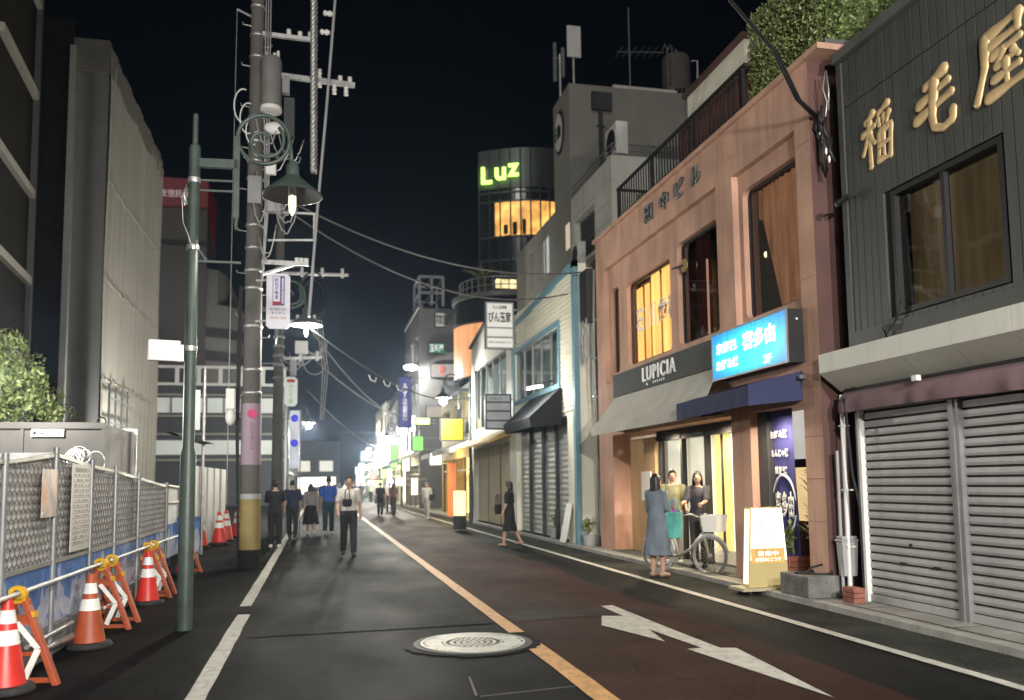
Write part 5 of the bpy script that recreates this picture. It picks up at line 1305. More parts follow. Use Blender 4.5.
# low grey building with white railings across the end of the site
cp = thing('railed_building', 'low dark building with pale horizontal bands and railings behind the poles', 'building', (-7, 70, 0))
MB().box(-16, 70.3, 0, -2.6, 78, 9.4).build('wall', mat('blue_grey_wall', (.06, .065, .075), .7, var=.1), cp)
wm = emit('glowing_pale_band', (.9, 1, .92), .2, var=.3, scale=.5, base=(.5, .52, .5))  # lamp light falling on the bands put in as a faint glow
for z0, z1 in ((7.25, 8.4), (4.0, 5.1)): MB().box(-14, 70.2, z0, -2.7, 70.3, z1).build('pale_band', wm, cp)
for z in (8.55, 6.9, 5.5, 3.5): MB().box(-16, 70.0, z, -2.5, 70.35, z + .16).build('ledge', ledge, cp)
mb = MB()
for z in (10.8, 9.45): mb.bar((-16, 70.1, z), (-2.5, 70.1, z), .2)
for k in range(9): mb.bar((-15.5 + k * 1.6, 70.1, 9.4), (-15.5 + k * 1.6, 70.1, 10.8), .28, up=(0, 1, 0))
mb.build('roof_rail', M_['white_plastic'], cp)
mb = MB()
for k in range(10): mb.bar((-15 + k * 1.3, 70.15, 7.25), (-15 + k * 1.3, 70.15, 8.4), .09, up=(0, 1, 0))
mb.build('mullion', M_['dark_wall'], cp)
bk = thing('bank_building', 'tall dark building with a red sign band behind the wrapped building', 'building', (-13, 95, 0))
dk = mat('bank_wall', (.09, .085, .085), .6, var=.12, scale=.3)
MB().box(-26, 90, 0, -11.2, 97, 32.4).build('wall', dk, bk)
mb = MB(); mb.rings([[(-11.2, 90.5, z), (-9.2, 91.5, z), (-7.9, 93.5, z), (-7.6, 110, z), (-11.2, 110, z)] for z in (0, 20)]); mb.rings([[(-11.2, 90.5, z), (-10.2, 91, z), (-9.6, 93, z), (-9.4, 110, z), (-11.2, 110, z)] for z in (20, 23.6)]); mb.build('rounded_wing', mat('bank_wing', (.16, .155, .14), .7, var=.1), bk)
mb = MB()
for z in (14.2, 16.6): mb.rings([[(-11.3, 90.4, z2), (-9.15, 91.4, z2), (-7.8, 93.5, z2), (-7.5, 110, z2), (-11.2, 110, z2)] for z2 in (z, z + 1)])
mb.build('window_band', M_['dark_wall'], bk)
for z in (25.8,): MB().box(-26, 89.9, z, -11.1, 90, z + .5).build('band', M_['black'], bk)
rs = MB().box(-26, 89.7, 29.7, -11.15, 90, 32.6).build('red_sign_band', emit('red_lit_band', (.8, .02, .05), .045, base=(.1, .006, .012)), bk)
MB().poly([(-11.19, 90, 29.7), (-11.19, 97, 26.0), (-11.19, 97, 32.5), (-11.19, 90, 32.5)]).build('red_side_band', emit('red_lit_side', (.8, .02, .05), .03, base=(.06, .004, .008)), bk)
lettering('lettering', '三井住友信託銀行', (-15.0, 89.7, 31.0), 5.6, .8, emit('pale_lit_lettering', (1, .85, .85), .3), rs, facing='south', depth=.1)

# ------------------------------------------------------------------ trees behind the cabin
def tree(label, base, h, blobs, n, size):
    t = thing('site_tree', label, 'tree', base); bx, by, bz = base
    tr = MB(); tr.tube([(bx, by, bz), (bx + .05, by, h * .5), (bx - .03, by + .05, h * .8)], [.09, .07, .04], 8)
    tr.build('trunk', M_['bark'], t)
    br = MB(); P = []
    for c, r in blobs:
        c = Vector(c); br.tube([(bx, by, h * .45), Vector((bx, by, h * .55)).lerp(c, .6), c], [.03, .02, .008], 6)
        for k in range(int(n * r * r)):
            q = Vector((RND.gauss(0, 1), RND.gauss(0, 1), RND.gauss(0, 1))).normalized() * r * RND.random() ** .4
            if math.sin(q.x * 11 + c.x * 3) + math.sin(q.z * 13) + math.sin(q.y * 12) < -.6: continue
            P.append(c + q)
    br.build('branch', M_['bark'], t)
    leaves(MB(), P, size, .7).build('crown', M_['leafs'], t)
    return t
tree('leafy pale green tree rising above the left end of the site cabin', (-5.5, 16.2, 0), 4.2, [((-5.5, 16.2, 3.6), .55), ((-5.0, 16.0, 3.3), .5), ((-6.0, 16.4, 3.9), .6), ((-5.2, 16.3, 3.0), .5), ((-5.9, 16, 3.1), .6), ((-5.4, 16.6, 4.05), .35), ((-4.75, 16.2, 2.85), .4)], 6800, .048)
tree('darker sparse tree behind the middle of the site cabin', (-5.4, 17.6, 0), 4.0, [((-5.5, 17.6, 3.5), .5), ((-5.1, 17.7, 3.2), .45), ((-5.8, 17.5, 3.05), .45), ((-5.35, 17.7, 3.9), .3), ((-4.8, 17.8, 2.9), .3), ((-5.3, 17.4, 2.8), .4)], 2600, .04)
# ------------------------------------------------------------------ green lamp post (local frame: foot at the origin, arm towards +X)
def lamp_post(label, loc, rz, lit, src=[None, None]):
    t = thing('street_lamp', label, 'street lamp', (0, 0, 0), 'green street lamps')
    g = M_['green_paint']
    def put(mb, name, m, p=None, **k):
        o = mb.build(name, m, None, **k); o.parent = p or t; return o
    put(MB().lathe([(.085, 0), (.085, 1.9), (.065, 1.98), (.062, 5.38), (.055, 5.42), (.032, 5.44), (.03, 5.78), (.015, 5.8)], n=20), 'pole', g, smooth=True, auto=35)
    for z in (3.05, 4.2, 4.98): put(MB().lathe([(.07, z), (.072, z + .01), (.072, z + .05), (.07, z + .06)], n=20), 'band', M_['galv'], smooth=True, auto=35)
    mb = MB(); mb.bar((.05, 0, 5.22), (.47, 0, 5.23), .06, .1); mb.bar((.05, 0, 5.02), (.46, 0, 5.03), .022); mb.bar((.05, 0, 4.9), (.46, 0, 4.91), .022)
    mb.bar((.46, 0, 4.6), (.46, 0, 5.56), .06, .06, up=(0, 1, 0)); mb.tube([(.46, 0, 4.62), (.455, 0, 4.5), (.46, 0, 4.46)], [.03, .02, .01], 8)
    mb.bar((.06, 0, 4.08), (.52, 0, 4.08), .025); mb.bar((.06, 0, 4.22), (.16, 0, 4.08), .022)
    arm = put(mb, 'arm', g)
    R_ = .29; C = (.75, 5.55)
    mb = MB(); mb.tube([(C[0] + R_ * math.cos(a), 0, C[1] + R_ * math.sin(a)) for a in [PI - 2 * PI * k / 40 for k in range(41)]], .026, 8)
    mb.tube([(C[0] + (.05 + .028 * a) * math.cos(a), 0, C[1] - .02 + (.05 + .028 * a) * math.sin(a)) for a in [.2 + k * .3 for k in range(24)]], .022, 8)
    mb.tube([(C[0] + .1 + .055 * math.cos(a), 0, C[1] - .22 + .055 * math.sin(a)) for a in [k * .3 for k in range(19)]], .016, 6)
    mb.tube([(C[0] + R_, 0, C[1] + .05), (1.06, 0, 5.4), (1.07, 0, 5.25)], .026, 8); mb.tube([(1.08, 0, 5.32), (1.15, 0, 5.3), (1.17, 0, 5.36), (1.13, 0, 5.39)], .012, 6)
    put(mb, 'scroll', g, smooth=True)
    sh_ = put(MB().lathe([(.04, 5.3), (.07, 5.26), (.08, 5.14), (.12, 5.1), (.24, 5.0), (.34, 4.915), (.348, 4.9), (.335, 4.898), (.23, 4.985), (.11, 5.06), (.02, 5.07)], (1.08, 0, 0), 32, False), 'lamp_shade', [M_['lamp_green']], smooth=True, auto=40)
    put(MB().lathe([(.333, 4.9), (.228, 4.98), (.1, 5.055)], (1.08, 0, 0), 32, False), 'reflector', mat('shade_inside', (.22, .22, .23), .4), sh_, smooth=True)
    mb = MB(); mb.cyl((1.08, 0, 5.06), (1.08, 0, 4.9), .045, n=14)
    put(mb, 'lamp_socket', M_['white_plastic'], sh_)
    if lit: put(MB().ell((1.08, 0, 4.76), .15, .15, .13), 'flare_globe', emit('lit_flare_globe', (1, .97, .88), 26.), sh_, smooth=True)  # extra globe added to widen the glow of the lamp
    mb = MB()
    for k in range(4): mb.tube([(1.08 + .03 * math.cos(k * PI / 2), .03 * math.sin(k * PI / 2), 4.92), (1.08 + .033 * math.cos(k * PI / 2), .033 * math.sin(k * PI / 2), 4.8), (1.08 + .02 * math.cos(k * PI / 2), .02 * math.sin(k * PI / 2), 4.7)], .014, 8)
    mb.ell((1.08, 0, 4.69), .02, .02, .03)
    put(mb, 'bulb', emit('bulb_lit' if lit else 'bulb_dim', (1, .96, .82), 260. if lit else .6, base=(.8, .78, .6)), sh_, smooth=True)
    t.location = loc; t.rotation_euler[2] = rz
    return t
lp = lamp_post('green lamp post with a dark bell shade standing alone by the cones', (-1.4, 10.05, 0), 0, False)
# small wires taped on the near post
mb = MB(); mb.tube([(-1.47, 10.0, 4.95), (-1.52, 9.98, 4.8), (-1.5, 9.98, 4.5), (-1.44, 9.98, 4.35), (-1.4, 9.97, 4.2)], .006, 5); mb.tube([(-1.47, 10, 4.9), (-1.5, 9.98, 4.82), (-1.47, 9.97, 4.7)], .02, 6)
tag(mb.build('service_wire', M_['galv'], smooth=True), 'loose pale wire taped to the top of the near green lamp post', 'wire')
clone(lp, (-1.35, 18.4, 0), 'green lamp post hidden behind the first utility pole')
lit = lamp_post('green lamp post with a lit lamp in front of the yellow shop sign', (5.85, 33.4, 0), PI, True)
clone(lit, (5.75, 61, 0), 'far lit lamp post next to the blue bank sign')
clone(lit, (5.75, 82, 0), 'farthest lit lamp post at the end of the shops')
clone(lit, (-1.6, 48, 0), 'lit lamp post among the far walkers', 0)
bx = thing('sign_box', 'white box sign seen from behind on the green lamp post', 'sign', (-1.65, 10, 3))
MB().obox((-1.66, 9.96, 3.04), (1, .25, 0), (-.25, 1, 0), (0, 0, 1), .165, .03, .115).build('box', M_['white_plastic'], bx, bevel=.01)
MB().obox((-1.49, 10.03, 3.02), (1, .25, 0), (-.25, 1, 0), (0, 0, 1), .015, .05, .09).build('bracket', M_['galv'], bx)
nb2 = thing('notice_post', 'white rectangular board on a thin post behind the green lamp post', 'sign', (-2.55, 21, 0))
MB().cyl((-2.6, 21, 0), (-2.6, 21, 4.3), .035).build('post', M_['galv'], nb2); MB().box(-3.02, 20.95, 2.85, -2.68, 20.98, 3.78).build('board', M_['white_plastic'], nb2)
MB().bar((-2.95, 20.97, 2.6), (-2.6, 20.97, 2.6), .05).build('bracket', M_['black'], nb2)

# ------------------------------------------------------------------ first utility pole with its hardware
px_, py_ = -1.26, 17.2
up = thing('utility_pole', 'thick concrete utility pole with a pink poster and yellow guard, crowded with cables', 'utility pole', (px_, py_, 0))
prof = lambda z: .192 - .0055 * z
MB().lathe([(prof(0), 0), (prof(6), 6), (prof(14), 14)], (px_, py_, 0), 24).build('pole', M_['pole_conc'], up, smooth=True, auto=40)
MB().lathe([(prof(1.6) + .006, 1.42), (prof(1.95) + .006, 1.95)], (px_, py_, 0), 28, False).build('grey_guard', M_['pole_conc'], up, smooth=True)
MB().lathe([(prof(1.95) + .008, 1.95), (prof(3.12) + .008, 3.12)], (px_, py_, 0), 28, False).build('pink_poster', mat('pink_poster', (.27, .205, .255), .6, var=.06), up, smooth=True)
lettering('lettering', 'いらすと', (px_ + .03, py_ - .21, 2.5), .07, .5, mat('purple_print', (.2, .03, .12), .6), up, facing='south', vertical=True, depth=.004)
mb = MB(); mb.poly([(px_ + .03 + .085 * math.cos(a), py_ - .232, 2.92 + .085 * math.sin(a)) for a in [2 * PI * k / 24 for k in range(24)]]); mb.build('red_dot', mat('magenta_print', (.5, .04, .14), .6), up)
MB().lathe([(prof(.3) + .012, .35), (prof(1.3) + .012, 1.3)], (px_, py_, 0), 28, False).build('yellow_guard', mat('yellow_guard', (.22, .17, .06), .6, var=.12, dirt=.3, dscale=3), up, smooth=True)
MB().lathe([(prof(0) + .006, 0), (prof(0) + .006, .35)], (px_, py_, 0), 28, False).build('dark_base', M_['asphalt_grey'], up, smooth=True)
MB().lathe([(prof(1.3) + .01, 1.3), (prof(1.5) + .01, 1.4)], (px_, py_, 0), 28, False).build('white_guard', M_['grey_plastic'], up, smooth=True)
for z in (3.3, 3.75, 4.6, 5.35, 5.7, 6.15, 6.6, 7.55, 7.9, 8.3, 8.8, 10.05, 10.5, 11.1):
    r = prof(z); MB().lathe([(r + .003, z), (r + .014, z + .005), (r + .014, z + .05), (r + .003, z + .055)], (px_, py_, 0), 20, False).build('band', M_['galv'], up, smooth=True)
for k, z in enumerate([4.4 + .42 * j for j in range(16)]):
    s = -1 if k % 2 else 1; mb = MB(); r = prof(z)
    mb.tube([(px_ + s * r * .9, py_ - .06, z), (px_ + s * (r + .14), py_ - .08, z + .01), (px_ + s * (r + .15), py_ - .08, z + .06)], .011, 6); mb.build('step_bolt', M_['galv'], up)
tb = MB().lathe([(.0, 8.98), (.19, 9.0), (.2, 9.06), (.2, 9.93), (.17, 10.02), (.0, 10.05)], (-.97, 17.05, 0), 20).build('transformer', mat('transformer_grey', (.16, .155, .15), .5, var=.1), up, smooth=True, auto=40)
mb = MB()
for a in (0, 1.2, 2.4): mb.cyl((-.97 + .12 * math.cos(a), 17.05 + .1 * math.sin(a), 10.02), (-.97 + .12 * math.cos(a), 17.05 + .1 * math.sin(a), 10.18), .03)
mb.build('bushing', M_['white_plastic'], tb)
MB().lathe([(.21, 8.92), (.21, 9.0)], (-.97, 17.05, 0), 20).build('base_ring', M_['white_plastic'], tb)
MB().box(-.72, 16.95, 8.5, -.52, 17.2, 9.2).build('fuse_box', M_['dark_wall'], up); MB().box(-.76, 16.95, 9.3, -.62, 17.1, 9.65).build('fuse_box', M_['grey_metal'], up)
def crossarm(a, b, ins, name='crossarm', w=.075):
    o = MB().bar(a, b, w, w).build(name, M_['galv'], up)
    A, B = Vector(a), Vector(b)
    for s, hgt in ins:
        p = A.lerp(B, s); m = MB()
        zz = 1 if hgt > 0 else -1; h = abs(hgt)
        m.v = []; m.lathe([(.02, 0), (.05, h * .25), (.03, h * .4), (.055, h * .6), (.035, h * .75), (.05, h)], (p.x, p.y, 0), 12)
        m.v = [(q[0], q[1], p.z + zz * (.03 + q[2])) for q in m.v]; m.build('insulator', M_['white_plastic'], o, smooth=True)
crossarm((-1.15, 17.1, 10.54), (-.15, 17.0, 10.46), [(.5, .12), (.72, .1), (.92, .12)])
crossarm((-.8, 17.05, 9.68), (.66, 17.0, 9.59), [(.52, .2), (.52, -.1), (.72, -.2), (.8, .12), (.88, -.2), (.93, .12)], w=.09)
crossarm((-1.1, 17.1, 5.9), (-.22, 17.0, 5.86), [(.75, .08), (.85, .08), (.95, .08)])
MB().bar((-1.08, 17.1, 5.65), (-.5, 17.0, 5.84), .05).build('brace', M_['galv'], up)
mb = MB(); mb.bar((-1.1, 17.1, 6.9), (-.05, 17.0, 6.88), .04); mb.bar((-.12, 17, 6.35), (-.12, 17.0, 6.9), .035, up=(0, 1, 0)); mb.bar((-1, 17.1, 6.33), (-.12, 17.0, 6.35), .035); mb.build('brace', M_['galv'], up)
mb = MB(); mb.box(-1.38, 16.9, 7.0, -1.12, 17.02, 7.55); mb.build('junction_box', M_['grey_metal'], up, bevel=.01)
mb = MB(); mb.box(-1.02, 16.88, 6.85, -.75, 17.05, 7.2); mb.build('junction_box', M_['grey_plastic'], up, bevel=.01)
MB().box(-1.05, 16.9, 7.6, -.85, 17.0, 7.85).build('splice_case', M_['white_plastic'], up, bevel=.02)
MB().ell((-.9, 16.95, 8.55), .2, .1, .12).build('splice_case', M_['white_plastic'], up, smooth=True)
for k in range(12):
    a0 = RND.uniform(0, 6); c = Vector((-1.05 + RND.uniform(-.05, .5), 16.9 + RND.uniform(-.1, .1), RND.uniform(6.0, 8.6))); mb = MB()
    p0 = c + Vector((-.22, .1, .35)); p3 = c + Vector((RND.uniform(.0, .4), 0, RND.uniform(.1, .6)))
    mb.tube([p0.lerp(p3, s) + Vector((0, -.08, -RND.uniform(.5, .6) * 4 * s * (1 - s))) for s in [j / 14 for j in range(15)]], .012, 6); mb.build('cable', M_['galv'] if k % 3 == 0 else M_['grey_plastic'], up, smooth=True)
for k in range(4):
    mb = MB(); r = .34 - .03 * k
    mb.tube([(-1.5 + .1 * k + r * .5 * math.cos(a), 17.05, 9.0 - .25 * k + r * math.sin(a)) for a in [PI * .4 + PI * 1.2 * j / 16 for j in range(17)]], .014, 6); mb.build('cable', M_['white_plastic'], up, smooth=True)
for k in range(3):
    mb = MB(); mb.tube([(-1.08 + .04 * k, 17.02, 12.5), (-1.1 + .05 * k, 17.0, 9), (-1.05 + .03 * k, 17.0, 7), (-1.08, 17.0, 5.5)], .014, 6); mb.build('cable', M_['grey_plastic'], up, smooth=True)
mb = MB()
for k in range(3): mb.tube([(-1.46 - .02 * k, 17.1, 5.4), (-1.47 - .03 * k, 17.1, 4.2), (-1.49 - .02 * k, 17.1, 2.6), (-1.46, 17.1, .2)], .016, 6)
mb.build('riser', M_['black'], up); MB().box(-1.72, 17.0, 3.0, -1.55, 17.15, 3.4).build('meter_box', M_['white_plastic'], up, bevel=.02); MB().ell((-1.63, 17.05, 2.85), .1, .1, .16).build('meter', M_['white_plastic'], up, smooth=True)
MB().bar((-1.66, 17.2, 11.05), (-1.2, 17.2, 10.85), .03).build('bracket', M_['galv'], up)
# thin guy wire and twisted service drop
tag(MB().tube([(-1.66, 17.2, 11.05), (-1.68, 17.2, 7.5), (-1.69, 17.2, 1.2)], .009, 6).build('guy_wire', M_['galv']), 'thin straight guy wire left of the crowded utility pole', 'wire')
mb = MB()
for s in range(4):
    mb.tube([(-.16 + .045 * math.cos(z * 16 + s * PI / 2) + .018 * (11.5 - z) * .4, 16.9 + .045 * math.sin(z * 16 + s * PI / 2), z) for z in [13.5 - .06 * j for j in range(98)]], .034, 6)
tag(mb.build('twisted_cable', M_['galv'], smooth=True), 'thick twisted cable hanging beside the crowded utility pole', 'cable')
tag(MB().tube([(.38, 16.9, 13.2), (.26, 16.9, 11.4), (.1, 16.9, 9.0), (-.06, 16.9, 6.9), (-.2, 16.9, 4.8)], .028, 8).build('service_cable', M_['grey_plastic'], smooth=True), 'slanting single cable right of the twisted cable', 'cable')
for k, (x, z) in enumerate(((.16, 11.4), (.12, 11.0), (.06, 10.6))):
    m = MB(); m.lathe([(.03, -.1), (.06, -.06), (.035, -.02), (.06, .03), (.03, .1)], (0, 0, 0), 12); m.v = [(x + q[2], 16.9 + q[0], z + q[1]) for q in m.v]
    tag(m.build('insulator', M_['white_plastic'], smooth=True), ['white insulator at the very top of the slanting cable', 'white insulator second from the top of the slanting cable', 'white insulator lowest on the slanting cable'][k], 'insulator', 'insulators on the slanting cable')
# advertisement plate on the pole
ap = thing('pole_sign', 'white plate with purple print bracketed to the crowded utility pole', 'sign', (-.79, 16.9, 4.6))
def octa(x0, x1, z0, z1, c, y): return [(x0 + c, y, z0), (x1 - c, y, z0), (x1, y, z0 + c), (x1, y, z1 - c), (x1 - c, y, z1), (x0 + c, y, z1), (x0, y, z1 - c), (x0, y, z0 + c)]
MB().prism(octa(-1.0, -.56, 4.55, 5.63, .06, 16.9), (0, .05, 0)).build('plate', mat('sign_plate', (.62, .6, .66), .45, var=.04), ap)
prp = mat('violet_print', (.1, .07, .25), .6); bl_ = mat('blue_print', (.1, .12, .35), .6)
mb = MB(); frame_y(mb, 16.895, -.885, -.735, 5.0, 5.58, .012, .005); mb.box(-.735, 16.895, 5.0, -.66, 16.9, 5.58); mb.build('print_panel', prp, ap)
lettering('lettering', '新柏不動産', (-.81, 16.9, 5.33), .075, .42, bl_, ap, facing='south', vertical=True, depth=.004, off=.01)
lettering('lettering', '賃貸売買管理', (-.697, 16.895, 5.29), .045, .5, M_['text_white'], ap, facing='south', vertical=True, depth=.004, off=.01)
MB().box(-.88, 16.894, 5.005, -.74, 16.9, 5.08).build('red_block', mat('red_print', (.3, .03, .03), .6), ap)
lettering('lettering', '先の信号 左折', (-.78, 16.9, 4.93), .3, .05, prp, ap, facing='south', depth=.004)
lettering('lettering', 'すぐそこ', (-.78, 16.9, 4.85), .26, .05, M_['text_black'], ap, facing='south', depth=.004)
lettering('lettering', '045-851-2200', (-.78, 16.9, 4.76), .3, .05, mat('rust_print', (.35, .12, .06), .6), ap, facing='south', depth=.004)
for z in (4.7, 5.5): MB().bar((-1.2, 17.0, z), (-1.0, 16.93, z), .03).build('bracket', M_['galv'], ap)

# ------------------------------------------------------------------ second utility pole
u2 = thing('utility_pole', 'slimmer utility pole behind the first with a small green and white plate', 'utility pole', (-1.25, 28, 0))
MB().lathe([(.19, 0), (.15, 6), (.125, 11)], (-1.25, 28, 0), 20).build('pole', M_['pole_conc'], u2, smooth=True, auto=40)
for z in (4.9, 5.3, 5.6, 5.9, 6.2, 6.9, 7.4): MB().lathe([(.17, z), (.19, z + .02), (.17, z + .08)], (-1.25, 28, 0), 16, False).build('band', M_['galv'], u2)
def arm2(a, b, n):
    o = MB().bar(a, b, .08).build('crossarm', M_['galv'], u2)
    for k in range(n):
        p = Vector(a).lerp(Vector(b), (k + 1) / (n + .3)); MB().cyl(p + Vector((0, 0, -.1)), p + Vector((0, 0, .2)), .05).build('insulator', M_['white_plastic'], o)
arm2((-1.2, 27.9, 8.3), (.9, 27.8, 8.3), 3); arm2((-1.2, 27.9, 6.75), (.0, 27.8, 6.75), 2); arm2((-1.1, 27.9, 5.55), (.1, 27.8, 5.6), 2)
for k in range(7):
    mb = MB(); c = Vector((-.7 + RND.uniform(-.2, .6), 27.8, RND.uniform(5.5, 6.6))); mb.tube([c + Vector((.35 * math.cos(a), 0, .4 * math.sin(a) - .3)) for a in [PI + PI * j / 12 for j in range(13)]], .018, 6); mb.build('cable', M_['grey_plastic'], u2, smooth=True)
mb = MB(); mb.tube([(-.2 + .45 * math.cos(a), 27.8, 7.6 + .75 * math.sin(a)) for a in [2 * PI * j / 24 for j in range(25)]], .03, 6); mb.tube([(-.2 + .36 * math.cos(a), 27.8, 7.5 + .6 * math.sin(a)) for a in [2 * PI * j / 24 for j in range(25)]], .03, 6); mb.build('cable_coil', M_['black'], u2)
MB().box(-.75, 27.7, 5.7, -.35, 27.9, 6.1).build('junction_box', M_['white_plastic'], u2, bevel=.02); MB().box(-.9, 27.7, 5.0, -.7, 27.9, 5.5).build('junction_box', M_['grey_plastic'], u2, bevel=.02)
mb = MB()
for k in range(3): mb.tube([(-.1 + .08 * k, 27.8, 6.8), (.12 + .08 * k, 27.8, 5.2), (.05 + .05 * k, 27.8, 3.6)], .02, 6)
mb.build('riser', M_['galv'], u2)
p2s = thing('pole_sign', 'small green and white rounded plate on the slimmer utility pole', 'sign', (-.86, 27.8, 4))
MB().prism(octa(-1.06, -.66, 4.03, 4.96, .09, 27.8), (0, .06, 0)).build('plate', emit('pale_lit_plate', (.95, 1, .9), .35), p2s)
lettering('lettering', 'みどり薬', (-.86, 27.8, 4.42), .13, .62, mat('green_print', (.06, .35, .1), .6), p2s, facing='south', vertical=True, depth=.005)
MB().box(-.98, 27.79, 4.78, -.74, 27.8, 4.88).build('red_print', mat('red_plate_print', (.5, .05, .03), .6), p2s)
for z in (4.2, 4.8): MB().bar((-1.1, 27.9, z), (-1.05, 27.84, z), .03).build('bracket', M_['galv'], p2s)
ls = thing('lit_banner', 'glowing white and blue vertical sign below the green plate', 'sign', (-.75, 28.6, 1.2))
MB().box(-.9, 28.5, 2.1, -.6, 28.6, 3.95).build('face', emit('lit_white_banner', (.85, .88, 1), .4, var=.3), ls)
for z in (3.7, 2.9): MB().ell((-.75, 28.48, z), .12, .03, .12).build('blue_mark', emit('lit_blue_mark', (.06, .06, 1), .5), ls, smooth=True)
for x in (-.97, -.57): MB().cyl((x, 28.56, 0), (x, 28.56, 3.97), .02).build('stand', M_['grey_metal'], ls)

# ------------------------------------------------------------------ overhead cables
def wire(label, p0, p1, s, r, m='cable', name='overhead_cable'):
    return tag(MB().tube(sag(p0, p1, s), r, 6).build(name, M_[m], smooth=True), label, 'cable', 'overhead cables')
wire('upper of the two cables crossing to the narrow dark building', (-.7, 17.1, 7.2), (6.2, 19.3, 6.55), .55, .02)
wire('lower of the two cables crossing to the clapboard building', (-.7, 17.1, 7.0), (6.0, 20.2, 6.2), .75, .02)
wire('cable sagging from the bell shade to the lit lamp post', (-.3, 18.4, 4.95), (5.8, 33.4, 4.9), .6, .02)
wire('thin cable running on past the second pole to the blue sign', (-.2, 28, 5.6), (5.4, 50, 5.4), .5, .02)
wire('thin upper cable over the far street', (-.4, 28, 6.7), (6.0, 60, 6.4), .9, .02)
wire('thin lower cable over the far street', (-.4, 28, 4.6), (6.0, 70, 4.6), .8, .02)
mb = MB()
for k in range(3): mb.tube([(1.25 + .45 * k, 22.2 + 1.1 * k, 4.35) , (1.3 + .45 * k, 22.2 + 1.1 * k, 4.22), (1.42 + .45 * k, 22.4 + 1.1 * k, 4.2), (1.46 + .45 * k, 22.5 + 1.1 * k, 4.32)], .02, 6)
tag(mb.build('cable_hanger', M_['white_plastic'], smooth=True), 'pale hanger loops on the cable sagging to the lit lamp post', 'cable')
pts = [(3.2, 6.7, 8.05), (4.5, 8.49, 6.96), (5.0, 8.85, 6.86), (5.4, 9.06, 6.71), (6.0, 9.57, 6.4), (6.36, 9.74, 6.28)]
tag(MB().tube(pts, .024, 8).build('thick_cable', M_['black'], smooth=True), 'thick black cable coming down from the sky to the dark shop house', 'cable', 'overhead cables')
tag(MB().tube([(p[0] - .05, p[1], p[2] + .07 * (1 - i / 5)) for i, p in enumerate(pts)], .018, 8).build('thick_cable', M_['black'], smooth=True), 'second black cable following the thick one from the sky', 'cable', 'overhead cables')
cj = thing('cable_junction', 'black cable splices and white clips hanging at the corner of the dark shop house', 'cable junction', (6.38, 9.66, 6.1))
for k in range(6):
    x, y, z = 6.36 + RND.uniform(-.02, .05), 9.55 + RND.uniform(-.05, .22), 5.75 + k * .1
    MB().tube([(x, y, z + .16), (x - .03, y + .02, z), (x + .02, y - .02, z - .16)], [.014, .03, .014], 8).build('splice', M_['black'], cj, smooth=True)
for k in range(4): MB().ell((6.34, 9.5 + .06 * k, 5.62 + .13 * k), .016, .016, .05).build('clip', M_['white_plastic'], cj, smooth=True)
mb = MB(); mb.tube([(6.38, 9.56, 6.82), (6.36, 9.6, 6.6), (6.38, 9.55, 6.4), (6.36, 9.6, 6.1)], .01, 6); mb.tube([(6.38, 9.54, 6.82), (6.38, 9.5, 6.55), (6.4, 9.55, 6.3)], .01, 6); mb.build('thin_cable', M_['galv'], cj, smooth=True)
mb = MB(); mb.tube([(6.36, 9.74, 6.3), (6.34, 9.68, 6.0), (6.36, 9.72, 5.7), (6.38, 9.66, 5.45), (6.36, 9.6, 5.7), (6.38, 9.56, 6.0)], .018, 8); mb.build('cable_loop', M_['black'], cj, smooth=True)
